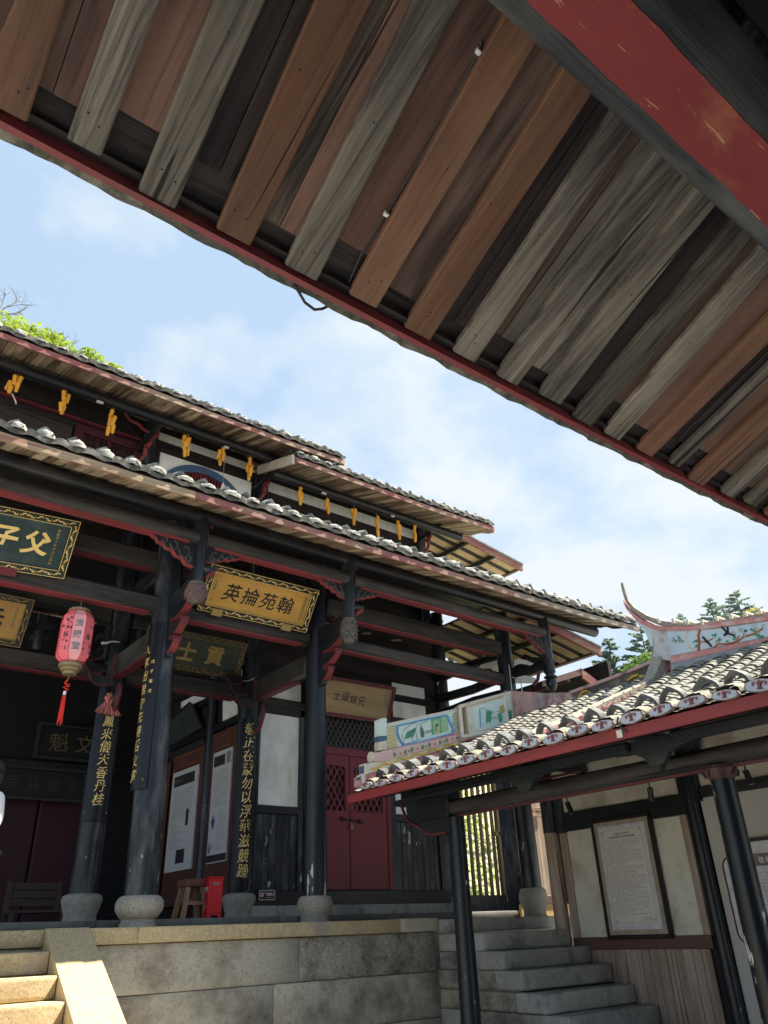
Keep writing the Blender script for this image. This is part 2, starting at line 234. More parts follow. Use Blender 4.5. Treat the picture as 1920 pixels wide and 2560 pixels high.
M['lightgreen'] = mat('light_green_paint', (.34, .52, .30), (.28, .46, .26), .75, 8, bump=.05)
M['yellow'] = mat('yellow_ochre_paint', (.68, .46, .06), (.56, .36, .05), .7, 8, bump=.08)
M['ink'] = mat('ink_black', (.012, .012, .016), (.008, .008, .011), .5, 8, bump=0)
M['gold'] = mat('gold_leaf', (.90, .68, .28), (.80, .56, .18), .4, 9, bump=.1, metal=.1)
M['gold_dim'] = mat('tarnished_gold_leaf', (.46, .32, .12), (.32, .22, .08), .45, 9, bump=.1, metal=.3)
M['gold_board'] = mat('golden_lacquer_board', (.60, .34, .075), (.50, .27, .055), .4, 7, (.4, 1, 1), 5, stain=(.40, .22, .06), stain_amt=.25, bump=.05)
M['gold_board_dim'] = mat('dull_golden_board', (.46, .27, .075), (.36, .2, .055), .45, 7, (.4, 1, 1), 5, bump=.05)
M['green_board'] = mat('dark_green_lacquer_board', (.030, .060, .062), (.018, .036, .038), .4, 5, GX, 6, stain=(.07, .10, .10), stain_amt=.3, stain_scale=2, bump=.06)
M['olive_board'] = mat('olive_lacquer_board', (.055, .07, .05), (.034, .045, .034), .5, 5, GX, 6, stain=(.09, .09, .065), stain_amt=.3, bump=.06)
M['beige_board'] = mat('beige_paper_board', (.40, .30, .165), (.29, .21, .11), .7, 5, (.12, 1, 1.6), 4, bump=.03)
M['coffee'] = mat('dark_brown_frame', (.022, .011, .011), (.015, .008, .008), .4, 8, bump=.08)
M['maroon'] = mat('maroon_frame', (.16, .02, .03), (.12, .016, .024), .45, 8, bump=.06)
M['granite_sun'] = mat('sunlit_yellow_granite', (.54, .41, .22), (.43, .32, .165), .85, 16, (1, 1, 1), 6, stain=(.33, .29, .22), stain_amt=.22, stain_scale=1.3, speck=(.60, .55, .44), bump=.5, objvar=.08)  # yellow of the sunlight put into the stone colour
M['granite'] = mat('grey_granite', (.50, .45, .35), (.42, .375, .29), .88, 14, (1, 1, 1), 7, stain=(.19, .155, .115), stain_amt=.36, stain_scale=1.5, speck=(.55, .52, .45), bump=.6, objvar=.12)
M['granite_dark'] = mat('dark_grey_granite', (.43, .42, .385), (.32, .315, .29), .85, 12, (1, 1, 1), 7, stain=(.06, .057, .052), stain_amt=.30, stain_scale=1.6, speck=(.38, .38, .36), bump=.6, objvar=.14)  # slightly darker grey granite with near-black blotches
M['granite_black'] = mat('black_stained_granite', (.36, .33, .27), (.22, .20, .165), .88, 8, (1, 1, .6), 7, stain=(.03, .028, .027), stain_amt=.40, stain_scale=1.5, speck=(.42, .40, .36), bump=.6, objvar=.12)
M['base_stone'] = mat('carved_granite_base', (.34, .315, .26), (.24, .22, .185), .85, 20, (1, 1, 1), 6, stain=(.22, .205, .17), stain_amt=.25, stain_scale=3, speck=(.5, .48, .42), bump=.45, objvar=.15)
M['inner_floor'] = mat('inner_stone_floor', (.16, .155, .145), (.11, .105, .10), .7, 9, stain=(.06, .06, .06), stain_amt=.3, bump=.3)
M['ground'] = mat('courtyard_paving', (.44, .45, .455), (.39, .40, .405), .9, 3, speck=(.47, .44, .38), bump=.4)
M['hill'] = mat('hill_soil_grass', (.085, .11, .035), (.06, .075, .03), .95, .6, bump=.4)
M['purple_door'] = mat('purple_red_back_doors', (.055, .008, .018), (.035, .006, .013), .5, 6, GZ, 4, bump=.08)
M['paper'] = mat('poster_paper', (.56, .56, .57), (.53, .53, .54), .6, 3, bump=0)
M['print_dark'] = mat('poster_dark_print', (.035, .028, .03), (.03, .025, .028), .6, 3, bump=0)
M['print_grey'] = mat('poster_grey_print', (.22, .22, .23), (.2, .2, .21), .6, 3, bump=0)
M['print_text'] = mat('print_text_ink', (.20, .175, .16), (.17, .15, .145), .6, 3, bump=0)
M['poster_back'] = mat('brown_poster_backing', (.10, .042, .030), (.075, .032, .025), .55, 6, GZ, 5, bump=.1)
M['stool'] = mat('stool_wood', (.36, .22, .12), (.25, .145, .08), .55, 14, GZ, 6, bump=.15)
M['box_red'] = mat('glossy_red_metal', (.62, .012, .022), (.58, .012, .02), .3, 3, bump=0)
M['white'] = mat('white_print', (.80, .80, .80), (.78, .78, .78), .5, 3, bump=0)
M['corn'] = mat('dried_corn', (.80, .40, .045), (.68, .30, .03), .5, 60, (1, 1, .6), 2, bump=.5, objvar=.1)
M['twine'] = mat('dry_twine', (.34, .27, .18), None, .9, 8, bump=0)
M['lantern'] = mat('pink_lantern_cloth', (.82, .16, .19), (.80, .20, .24), .7, 6, bump=.04)
M['lantern_pale'] = mat('pale_lantern_panel', (.86, .42, .45), (.84, .36, .40), .7, 6, bump=.04)
M['brass'] = mat('aged_brass', (.38, .29, .16), (.24, .18, .10), .45, 40, bump=.2, metal=.5)
M['tassel'] = mat('red_tassel', (.80, .05, .03), (.66, .03, .02), .7, 30, GZ, 3, bump=.2)
M['bow'] = mat('faded_pink_cloth', (.62, .24, .21), (.48, .17, .15), .8, 10, bump=.15)
M['metal_black'] = mat('black_metal', (.015, .015, .016), (.012, .012, .013), .35, 5, bump=0)
M['conduit'] = mat('white_conduit', (.70, .68, .62), None, .5, 5, bump=0)
M['cable'] = mat('dark_cable', (.05, .05, .055), None, .5, 5, bump=0)
M['skin'] = mat('skin', (.60, .38, .28), (.56, .34, .25), .55, 8, bump=.03)
M['shirt'] = mat('white_shirt', (.80, .80, .79), (.74, .74, .74), .85, 7, bump=.25)
M['hair'] = mat('black_hair', (.012, .010, .010), None, .5, 40, GZ, 4, bump=.3)
M['trousers'] = mat('dark_trousers', (.03, .035, .05), None, .8, 12, bump=.1)
M['leaf_bright'] = mat('bright_spring_leaf', (.34, .42, .05), (.15, .23, .035), .6, 2.2, bump=0, objvar=.1)
M['leaf_mid'] = mat('mid_green_leaf', (.13, .20, .045), (.07, .13, .03), .6, 1.2, bump=0, objvar=.1)
M['leaf_pine'] = mat('conifer_needle', (.28, .36, .30), (.20, .27, .22), .7, .8, bump=0, objvar=.15)  # pale greyed green, distance haze put into the needle colour
M['leaf_yellow'] = mat('yellow_leaf', (.46, .38, .05), (.34, .30, .04), .7, .8, bump=0)
M['bark'] = mat('grey_bark', (.13, .10, .08), (.07, .055, .045), .9, 8, GZ, 6, bump=.5)
M['twig'] = mat('bare_twig', (.22, .19, .17), None, .9, 8, bump=0)
for k in ('leaf_bright', 'leaf_mid', 'leaf_pine', 'leaf_yellow', 'leaf_sun', 'leaf_mid2'):
    nt = M[k].node_tree; b = nt.nodes['Principled BSDF']; tr = nt.nodes.new('ShaderNodeBsdfTranslucent'); ms = nt.nodes.new('ShaderNodeMixShader'); ms.inputs[0].default_value = .45
    nt.links.new(b.inputs['Base Color'].links[0].from_socket, tr.inputs[0]); nt.links.new(b.outputs[0], ms.inputs[1]); nt.links.new(tr.outputs[0], ms.inputs[2]); nt.links.new(ms.outputs[0], nt.nodes['Material Output'].inputs[0])
# ------------------------------------------------------------------ mesh helpers
WL = {}                                   # world position of every object's origin
class MB:
    def __init__(s): s.v = []; s.f = []; s.m = []
    def add(s, vs, fs, mi=0):
        o = len(s.v); s.v += [tuple(p) for p in vs]; s.f += [tuple(i+o for i in f) for f in fs]; s.m += [mi]*len(fs); return s
    def hexa(s, p, mi=0):                  # bottom 4 (ccw from above), top 4
        return s.add(p, [(3, 2, 1, 0), (4, 5, 6, 7), (0, 1, 5, 4), (1, 2, 6, 5), (2, 3, 7, 6), (3, 0, 4, 7)], mi)
    def box(s, x0, x1, y0, y1, z0, z1, ch=0.0, mi=0):
        if x0 > x1: x0, x1 = x1, x0
        if y0 > y1: y0, y1 = y1, y0
        if z0 > z1: z0, z1 = z1, z0
        if ch <= 0: return s.hexa([(x0, y0, z0), (x1, y0, z0), (x1, y1, z0), (x0, y1, z0), (x0, y0, z1), (x1, y0, z1), (x1, y1, z1), (x0, y1, z1)], mi)
        ch = min(ch, (x1-x0)*.3, (y1-y0)*.3, (z1-z0)*.3); vs = []; ix = {}
        for a in range(2):
            for b in range(2):
                for c in range(2):
                    P = [(x0, x1)[a], (y0, y1)[b], (z0, z1)[c]]; D = [1-2*a, 1-2*b, 1-2*c]
                    for k in range(3):
                        q = [P[j]+(D[j]*ch if j != k else 0) for j in range(3)]; ix[a, b, c, k] = len(vs); vs.append(q)
        fs = []
        for k in range(3):
            for e in range(2):
                o = [j for j in range(3) if j != k]; r = []
                for (i, j) in ((0, 0), (1, 0), (1, 1), (0, 1)):
                    t = [0, 0, 0]; t[k] = e; t[o[0]] = i; t[o[1]] = j; r.append(ix[(*t, k)])
                fs.append(r)
        for k in range(3):
            o = [j for j in range(3) if j != k]
            for i in range(2):
                for j in range(2):
                    t0 = [0, 0, 0]; t0[o[0]] = i; t0[o[1]] = j; t1 = list(t0); t1[k] = 1
                    fs.append([ix[(*t0, o[0])], ix[(*t1, o[0])], ix[(*t1, o[1])], ix[(*t0, o[1])]])
        for a in range(2):
            for b in range(2):
                for c in range(2): fs.append([ix[a, b, c, 0], ix[a, b, c, 1], ix[a, b, c, 2]])
        return s.add(vs, fs, mi)
    def prism(s, poly, d, mi=0):           # planar polygon (3d) pushed along d
        n = len(poly); P = [Vector(p) for p in poly]; d = Vector(d)
        return s.add(P+[p+d for p in P], [tuple(range(n))[::-1], tuple(range(n, 2*n))]+[(i, (i+1) % n, n+(i+1) % n, n+i) for i in range(n)], mi)
    def tube(s, pts, r, n=8, cap=True, mi=0):
        P = [Vector(p) for p in pts]; rr = r if isinstance(r, (list, tuple)) else [r]*len(P); vs = []; up = None
        for i, p in enumerate(P):
            t = (P[min(i+1, len(P)-1)]-P[max(i-1, 0)]).normalized()
            if up is None: up = Vector((0, 0, 1)) if abs(t.z) < .9 else Vector((1, 0, 0))
            a = t.cross(up).normalized(); b = a.cross(t).normalized(); up = b
            for k in range(n):
                w = 2*math.pi*(k+.5)/n; vs.append(p+a*(math.cos(w)*rr[i])+b*(math.sin(w)*rr[i]))
        fs = [(i*n+k, i*n+(k+1) % n, (i+1)*n+(k+1) % n, (i+1)*n+k) for i in range(len(P)-1) for k in range(n)]
        if cap: fs += [tuple(range(n))[::-1], tuple(range((len(P)-1)*n, len(P)*n))]
        return s.add(vs, fs, mi)
    def lathe(s, prof, c=(0, 0, 0), n=24, mi=0):   # prof [(r, z)]
        vs = []
        for r, z in prof:
            for k in range(n):
                w = 2*math.pi*k/n; vs.append((c[0]+r*math.cos(w), c[1]+r*math.sin(w), c[2]+z))
        fs = [(i*n+k, i*n+(k+1) % n, (i+1)*n+(k+1) % n, (i+1)*n+k) for i in range(len(prof)-1) for k in range(n)]
        fs += [tuple(range(n))[::-1], tuple(range((len(prof)-1)*n, len(prof)*n))]
        return s.add(vs, fs, mi)
    def blob(s, c, r, n=8, m=5, rough=0.0, mi=0):
        vs = []
        for i in range(m+1):
            a = math.pi*i/m
            for k in range(n):
                w = 2*math.pi*k/n; d = Vector((math.sin(a)*math.cos(w), math.sin(a)*math.sin(w), math.cos(a)))
                q = 1+rough*(random.random()-.5)
                vs.append((c[0]+d.x*r[0]*q, c[1]+d.y*r[1]*q, c[2]+d.z*r[2]*q))
        return s.add(vs, [(i*n+k, i*n+(k+1) % n, (i+1)*n+(k+1) % n, (i+1)*n+k) for i in range(m) for k in range(n)], mi)
    def quad(s, a, b, c, d, mi=0): return s.add([a, b, c, d], [(0, 1, 2, 3)], mi)
    def mesh(s, name, mats, off=(0, 0, 0), smooth=None):
        me = bpy.data.meshes.new(name); o = Vector(off)
        me.from_pydata([tuple(Vector(p)-o) for p in s.v], [], s.f)
        for m in (mats if isinstance(mats, (list, tuple)) else [mats]): me.materials.append(M[m])
        me.polygons.foreach_set('material_index', s.m)
        bm = bmesh.new(); bm.from_mesh(me); bmesh.ops.recalc_face_normals(bm, faces=bm.faces); bm.to_mesh(me); bm.free()
        if smooth:
            me.polygons.foreach_set('use_smooth', [True]*len(me.polygons)); me.set_sharp_from_angle(angle=R(smooth))
        me.update(); return me
def props(o, label=None, cat=None, group=None, kind=None):
    if label: o['label'] = label
    if cat: o['category'] = cat
    if group: o['group'] = group
    if kind: o['kind'] = kind
    return o
def thing(name, loc, label, cat, group=None):
    o = bpy.data.objects.new(name, None); C.objects.link(o); o.location = loc; o.empty_display_size = .2; WL[o] = Vector(loc)
    return props(o, label, cat, group)
def obj(name, mb, mats, parent=None, smooth=None, kind=None, label=None, off=None, cat=None, group=None):
    base = WL[parent] if parent else Vector(off or (0, 0, 0))
    o = bpy.data.objects.new(name, mb.mesh(name, mats, base, smooth)); C.objects.link(o)
    if parent: o.parent = parent
    else: o.location = base
    WL[o] = Vector(base)
    return props(o, label, cat, group, kind)
def inst(name, me, loc, parent, rot=None, scale=None, kind=None):   # an object sharing mesh data, at a world position
    o = bpy.data.objects.new(name, me); C.objects.link(o); o.parent = parent; o.location = Vector(loc)-(WL[parent] if parent else Vector())
    if rot: o.rotation_euler = rot
    if scale: o.scale = scale
    WL[o] = Vector(loc)
    if kind: o['kind'] = kind
    return o
def copy_tree(o, delta, label=None, parent=None):
    c = o.copy(); C.objects.link(c)
    if parent: c.parent = parent
    else: c.location = o.location+Vector(delta)
    WL[c] = WL[o]+Vector(delta)
    if label: c['label'] = label
    for ch in list(o.children): copy_tree(ch, delta, None, c)
    return c
# ------------------------------------------------------------------ lettering
_gc = {}
def glyph(ch, bold=0.0):
    k = (ch, bold)
    if k not in _gc:
        cu = bpy.data.curves.new('t', 'FONT'); cu.body = ch; cu.size = 1; cu.offset = bold; cu.resolution_u = 3
        o = bpy.data.objects.new('t', cu); C.objects.link(o)
        me = bpy.data.meshes.new_from_object(o.evaluated_get(bpy.context.evaluated_depsgraph_get()))
        vs = [v.co.copy() for v in me.vertices]; fs = [tuple(p.vertices) for p in me.polygons]
        bpy.data.objects.remove(o); bpy.data.curves.remove(cu); bpy.data.meshes.remove(me)
        if vs:
            cx = (min(v.x for v in vs)+max(v.x for v in vs))/2; cy = (min(v.y for v in vs)+max(v.y for v in vs))/2
            vs = [Vector((v.x-cx, v.y-cy, 0)) for v in vs]
        _gc[k] = (vs, fs)
    return _gc[k]
def letter(mb, ch, O, u, v, size, bold=.012, jit=.0, shear=0.0, sx=1.0, lift=0.0):
    vs, fs = glyph(ch, bold); u = Vector(u).normalized(); v = Vector(v).normalized(); n = u.cross(v)
    a = random.uniform(-jit, jit)*.5; ph = random.random()*6; ca, sa = math.cos(a), math.sin(a); out = []
    for p in vs:
        x, y = p.x*sx, p.y
        if jit: x += math.sin(y*5+ph)*jit*.16; y += math.sin(x*4+ph*2)*jit*.22 + x*jit*.35
        x += y*shear; x, y = x*ca-y*sa, x*sa+y*ca
        out.append(Vector(O)+u*(x*size)+v*(y*size)+n*lift)
    mb.add(out, fs)
def text_v(mb, s, O, u, v, size, pitch, **k):     # downwards
    for i, ch in enumerate(s): letter(mb, ch, Vector(O)-Vector(v).normalized()*(pitch*i), u, v, size, **k)
def text_h(mb, s, O, u, v, size, pitch, **k):     # along u
    for i, ch in enumerate(s): letter(mb, ch, Vector(O)+Vector(u).normalized()*(pitch*i), u, v, size, **k)
def small_lines(mb, O, u, v, w, h, rows, fill=.92, vertical=False):   # rows of tiny unreadable print
    O = Vector(O); u = Vector(u).normalized(); v = Vector(v).normalized()
    if vertical: u, v, w, h = -v, u, h, w; 
    dh = h/rows
    for r in range(rows):
        y = (r+.5)*dh; x = 0.0; end = w*(1 if random.random() < .75 else random.uniform(.4, .9)); st = dh*.8
        if random.random() < .15: x = st*2
        while x < end-st:
            if random.random() < fill:
                for q in range(2):
                    a = x+random.random()*st*.4; b = a+st*random.uniform(.25, .55); y0 = y-dh*.28+q*dh*.30; y1 = y0+dh*random.uniform(.14, .24)
                    mb.quad(O+u*a-v*y1, O+u*b-v*y1, O+u*b-v*y0, O+u*a-v*y0)
            x += st
# ================================================================== GROUND, HILLS
g = MB(); g.quad((-300, -300, 0), (300, -300, 0), (300, 300, 0), (-300, 300, 0)); obj('ground', g, 'ground', kind='structure')
h = MB(); NX, NY = 40, 26; vs = []
for j in range(NY):
    for i in range(NX):
        X = -90+i*6.0; Y = 16.5+j*4.0; up = max(0, Y-18)
        z = 1.2+min(14, up*.42)+8*(1-math.exp(-max(0, X-20)*.03))+1.5*noise.noise((X*.06, Y*.06, 3))-max(0, 17.5-Y)*1.6
        if Y > 70: z -= (Y-70)*.12
        vs.append((X, Y, z))
h.add(vs, [(j*NX+i, j*NX+i+1, (j+1)*NX+i+1, (j+1)*NX+i) for j in range(NY-1) for i in range(NX-1)]); obj('hill', h, 'hill', kind='structure', smooth=180)
# ================================================================== ENTRANCE HALL EAVE OVERHEAD
EH = thing('entrance_hall', (1.5, 0, 0), 'weathered timber eave overhead with brown and grey rafters and a red edge board', 'building')
m0, z0, y0 = .38, 3.5, 1.62
def rp(x, y, dz=0.0):                     # sight line met with the plane of the rafters
    d = sight(x, y); t = (z0+dz+m0*y0-CAM.z)/(d.z+m0*d.y); return CAM+d*t
def zr(Y, dz=0.0): return z0+dz+m0*(y0-Y)
RAFT = [  # bottom left, bottom right, top left, top right, wood
 ((-75, 255), (73, 303), (40, 0), (166, 0), 'cedar'), ((156, 347), (255, 399), (262, 60), (414, 0), 'grey_wood'), ((362, 463), (457, 497), (540, 0), (674, 0), 'grey_wood'),
 ((544, 558), (631, 606), (790, 0), (937, 0), 'cedar'), ((712, 648), (793, 696), (1035, 0), (1160, 0), 'grey_wood'), ((868, 740), (943, 775), (1249, 49), (1330, 116), 'cedar'),
 ((1009, 816), (1076, 854), (1388, 174), (1466, 237), 'cedar'), ((1125, 880), (1186, 903), (1507, 284), (1573, 341), 'grey_wood'), ((1240, 932), (1296, 960), (1620, 382), (1683, 434), 'grey_wood'),
 ((1342, 984), (1400, 1010), (1730, 489), (1779, 524), 'grey_wood'), ((1441, 1030), (1487, 1059), (1806, 556), (1851, 581), 'grey_wood'), ((1516, 1076), (1557, 1094), (1870, 622), (1905, 655), 'grey_wood'),
 ((1595, 1116), (1637, 1138), (1920, 729), (1920, 809), 'cedar'), ((1672, 1152), (1701, 1165), (1920, 864), (1920, 907), 'grey_wood'), ((1732, 1186), (1769, 1207), (1920, 972), (1920, 1024), 'cedar'),
 ((1810, 1224), (1841, 1239), (1920, 1098), (1920, 1153), 'grey_wood'), ((1862, 1250), (1890, 1265), (1920, 1185), (1920, 1222), 'grey_wood')]
edges = []
for bl, br, tl, tr, wd in RAFT:
    a, b, c, d = rp(*bl), rp(*br), rp(*tl), rp(*tr)
    dirl = (c-a); dirr = (d-b); dm = (dirl/abs(dirl.y)+dirr/abs(dirr.y))/2
    if bl[0] > 1590: dm = Vector((.012, -1, m0))
    a2 = Vector((a.x, max(a.y, 1.60), 0)); w = (b.x-a.x)
    dl = dirl/abs(dirl.y) if bl[0] < 1590 else dm; dr = dirr/abs(dirr.y) if bl[0] < 1590 else dm
    edges.append((a.x, b.x, dl.x, dr.x, wd))
for i in range(6):
    x = edges[-1][0]+.24; edges.append((x, x+.12, .01, .01, ('cedar', 'grey_wood')[i % 2]))
edges.insert(0, (edges[0][0]-.27, edges[0][0]-.14, .03, .03, 'grey_wood')); edges.insert(0, (edges[0][0]-.27, edges[0][0]-.14, .03, .03, 'cedar'))
for i in range(4): edges.insert(0, (edges[0][0]-.27, edges[0][0]-.14, .02, .02, ('grey_wood', 'cedar')[i % 2]))
YB, YT = 1.628, -0.6
for i, (xa, xb, da, db, wd) in enumerate(edges):
    mb = MB(); L = YB-YT; yb = YB+random.uniform(-.02, .02); nseg = 6; prev = None
    da = max(-.08, min(.16, da)); db = max(-.08, min(.16, db))
    ph = random.random()*9; amp = .004 if wd == 'cedar' else .011
    ring = []
    for k in range(nseg+1):
        t = k/nseg; Yk = yb-(yb-YT)*t
        wa = amp*math.sin(ph+t*5.0); wb = amp*math.sin(ph*2+t*6.5)
        xl, xr = xa+da*(yb-Yk)+wa, xb+db*(yb-Yk)+wb; zz = zr(Yk); c = .006
        ring.append([(xl+c, Yk, zz), (xr-c, Yk, zz), (xr, Yk, zz+c), (xr, Yk, zz+.03), (xl, Yk, zz+.03), (xl, Yk, zz+c)])
    vs = [p for r in ring for p in r]
    fs = [(k*6+j, k*6+(j+1) % 6, (k+1)*6+(j+1) % 6, (k+1)*6+j) for k in range(nseg) for j in range(6)]+[tuple(range(6)), tuple(range(nseg*6, nseg*6+6))]
    mb.add(vs, fs); ro = obj('rafter', mb, wd, EH); nm = MB()
    for q in (.05, .06, .40, .78):
        Yk = yb-q*(1.2)-random.uniform(0, .02); fx = random.uniform(.25, .75); X_ = xa+da*(yb-Yk)+(xb-xa)*fx; nm.blob((X_, Yk, zr(Yk)), (.0035, .0035, .003), 6, 4)
    obj('nails', nm, 'nail_dark', ro)['kind'] = 'stuff'
kinds = ['plank_red', 'plank', 'grey_wood', 'plank_red', 'plank', 'plank_red', 'plank', 'plank_red', 'plank', 'plank_grey', 'plank_red', 'plank']
for i in range(len(edges)-1):
    xa, xb = edges[i][1]-.02, edges[i+1][0]+.02; da, db = edges[i][3], edges[i+1][2]
    da = max(-.08, min(.16, da)); db = max(-.08, min(.16, db)); yl = 1.535-random.uniform(-.02, .05)
    mb = MB(); split = random.random() < .45 and xb-xa > .09; cuts = [(0, 1)] if not split else [(0, random.uniform(.4, .6))]
    if split: cuts.append((cuts[0][1]+.02, 1))
    for ci, (p, q) in enumerate(cuts):
        mb = MB(); pts = []
        jit = random.uniform(0, .008)
        for dz in (.026+jit, .05+jit):
            for (Yk, fr) in ((yl, p), (yl, q), (YT, q), (YT, p)):
                l_, r_ = xa+da*(YB-Yk), xb+db*(YB-Yk); pts.append((l_+(r_-l_)*fr, Yk, zr(Yk, dz)))
        mb.hexa(pts); obj('deck_plank', mb, 'gap_shade' if i in (8, 12, 15, 18) else kinds[(i+ci) % len(kinds)], EH)
mb = MB(); P = lambda X, Y, dz: (X, Y, zr(Y, dz))
x0, x1 = -1.6, 6.2
mb.hexa([P(x0, 1.65, .088), P(x0, -3.4, .088), P(x1, -3.4, .088), P(x1, 1.65, .088), P(x0, 1.65, .12), P(x0, -3.4, .12), P(x1, -3.4, .12), P(x1, 1.65, .12)]); obj('roof_deck', mb, 'dark_board', EH)
# short dark boards closing the gaps behind the rafter ends
for i in range(len(edges)-1):
    mb = MB(); xa, xb = edges[i][1]-.01, edges[i+1][0]+.01; j = random.uniform(0, .006)
    mb.hexa([P(xa, 1.66, .030+j), P(xb, 1.66, .030+j), P(xb, 1.47, .052+j), P(xa, 1.47, .052+j), P(xa, 1.66, .050+j), P(xb, 1.66, .050+j), P(xb, 1.47, .07+j), P(xa, 1.47, .07+j)]); obj('gap_board', mb, 'dark_gap', EH)
def fz(X):                                # the eave lifts a little towards its ends
    return 0.0042*(X-1.9)**2
def strip_x(mb, xs, y0_, y1_, zf0, zf1, jit=0.0, mi=0):
    vs = []
    for X in xs:
        j = random.uniform(-jit, jit); k = random.uniform(-jit, jit)
        vs += [(X, y0_, zf0(X)+j), (X, y1_+k, zf0(X)+j*.6), (X, y1_+k, zf1(X)), (X, y0_, zf1(X))]
    n = len(xs); mb.add(vs, [(i*4+a, i*4+(a+1) % 4, (i+1)*4+(a+1) % 4, (i+1)*4+a) for i in range(n-1) for a in range(4)]+[(0, 1, 2, 3), ((n-1)*4+3, (n-1)*4+2, (n-1)*4+1, (n-1)*4)], mi)
xs = [x0+(x1-x0)*i/40 for i in range(41)]
mb = MB(); strip_x(mb, xs, 1.61, 1.648, lambda X: 3.515+fz(X), lambda X: 3.59+fz(X)); obj('eave_board', mb, 'dark_board', EH)
mb = MB(); strip_x(mb, xs, 1.648, 1.672, lambda X: 3.474+fz(X), lambda X: 3.585+fz(X)); obj('fascia_board', mb, 'red', EH)
mb = MB()                                 # broken edge of clay tiles and lime bedding beyond the red board
xs2 = [x0+(x1-x0)*i/260 for i in range(261)]
vs = []
for X in xs2:
    sc = .5+.5*math.sin(X*2*math.pi/.29); n_ = noise.noise((X*14, 0, 0))*.012+noise.noise((X*45, 3, 0))*.006
    vs += [(X, 1.674, 3.505+fz(X)), (X, 1.718+.006*sc+n_*1.3, 3.500+fz(X)-.004*sc+n_*.8), (X, 1.728+.006*sc+n_*1.2, 3.545+fz(X)), (X, 1.674, 3.60+fz(X))]
mb.add(vs, [(i*4+a, i*4+(a+1) % 4, (i+1)*4+(a+1) % 4, (i+1)*4+a) for i in range(len(xs2)-1) for a in range(4)]); obj('tile_edge', mb, 'moss_edge', EH)
# eave beam: black round-sided log with a red painted flat underside
prof = [(.416, 3.58), (.589, 3.58), (.62, 3.592), (.655, 3.63), (.678, 3.69), (.685, 3.76), (.665, 3.84), (.62, 3.89), (.40, 3.93), (.345, 3.88), (.315, 3.80), (.318, 3.72), (.34, 3.655), (.375, 3.605)]
prof2 = prof[1:] + prof[:1]
mb = MB(); mb.prism([(x0, a, b) for a, b in prof], (x1-x0, 0, 0))
for i in range(len(mb.f)): mb.m[i] = 0
BE = obj('eave_beam', mb, 'beam_worn', EH, smooth=50)
mb = MB(); nseg = 90; vs = []
for i in range(nseg+1):
    X = x0+(x1-x0)*i/nseg; e0 = noise.noise((X*7, 1, 0))*.007; e1 = noise.noise((X*8, 7, 0))*.007
    vs += [(X, .420+e0, 3.577), (X, .584+e1, 3.577), (X, .584+e1, 3.5795), (X, .420+e0, 3.5795)]
mb.add(vs, [(i*4+a, i*4+(a+1) % 4, (i+1)*4+(a+1) % 4, (i+1)*4+a) for i in range(nseg) for a in range(4)]); obj('painted_strip', mb, 'red_beam', BE)
mb = MB(); mb.box(x0, x1, -3.2, .30, 3.90, 3.93); obj('ceiling_board', mb, 'dark_board', EH)
obj('back_wall', MB().box(x0, x1, -3.5, -3.4, 0, 4.6), 'dark_board', EH)
obj('end_wall', MB().box(x0-.1, x0, -3.4, .4, 0, 4.0), 'dark_board', EH)
obj('floor', MB().box(x0, x1, -3.4, .9, 0, .03), 'inner_floor', EH)
obj('ceiling_board', MB().box(x0, x1, -3.2, .29, 3.84, 3.88), 'dark_board', EH)
obj('end_wall', MB().box(x1-.1, x1, -3.4, .0, 0, 4.0), 'dark_board', EH) if False else None
# cable loop under the eave and cable clips along a rafter
a, b = at(750, 732, Y=1.74), at(829, 758, Y=1.70)
mid = at(786, 774, Y=1.74)
mb = MB(); mb.tube([at(735, 712, Y=1.69), at(747, 730, Y=1.715), at(762, 756, Y=1.735), mid, at(806, 772, Y=1.735), at(826, 762, Y=1.72), at(842, 752, Y=1.69)], .0055, 7)
obj('cable_loop', mb, 'cable', smooth=60, off=a, label='short loop of dark cable sagging below the red edge board of the near eave', cat='cable')
ca = [rp(1203, 100, .035), rp(1196, 128, .035), rp(1090, 330, .035), rp(966, 532, .035), rp(900, 640, .035), rp(868, 715, .04)]
CB = obj('rafter_cable', MB().tube([p-Vector((0, 0, .004)) for p in ca], .006, 6), 'cable', smooth=60, off=ca[0], label='thin dark cable clipped along the side of an orange brown rafter overhead', cat='cable')
for q in (rp(1196, 127, .03), rp(966, 533, .03)):
    obj('cable_clip', MB().box(q.x-.010, q.x+.008, q.y-.008, q.y+.008, q.z-.012, q.z+.01, .002), 'white', CB)
# ================================================================== STONE PLATFORM, STAIRS
PF = thing('stone_platform', (5, 8.5, 0), 'grey granite block platform wall with pale coping stones below the temple hall', 'platform')
def stone(x0, x1, y0, y1, z0, z1, m, name='stone_block', parent=PF, ch=.012, wob=.004):
    mb = MB(); mb.box(x0+.002, x1-.002, y0+random.uniform(-wob, wob), y1, z0+.002, z1-.002, ch*.7); o = obj(name, mb, m, parent)
    bm = bmesh.new(); bm.from_mesh(o.data); bmesh.ops.subdivide_edges(bm, edges=[e for e in bm.edges if e.calc_length() > .10], cuts=5, use_grid_fill=True); sd = random.random()*50
    for v in bm.verts:
        p = v.co*6+Vector((sd, 0, 0)); q = v.co*19+Vector((0, sd, 0)); v.co += Vector((noise.noise(p)*.0035, noise.noise(p+Vector((7, 0, 0)))*.008+noise.noise(q)*.005, noise.noise(p+Vector((0, 9, 0)))*.0035))
    bm.to_mesh(o.data); bm.free(); o.data.polygons.foreach_set('use_smooth', [True]*len(o.data.polygons)); o.data.set_sharp_from_angle(angle=R(50)); return o
zt = 1.615
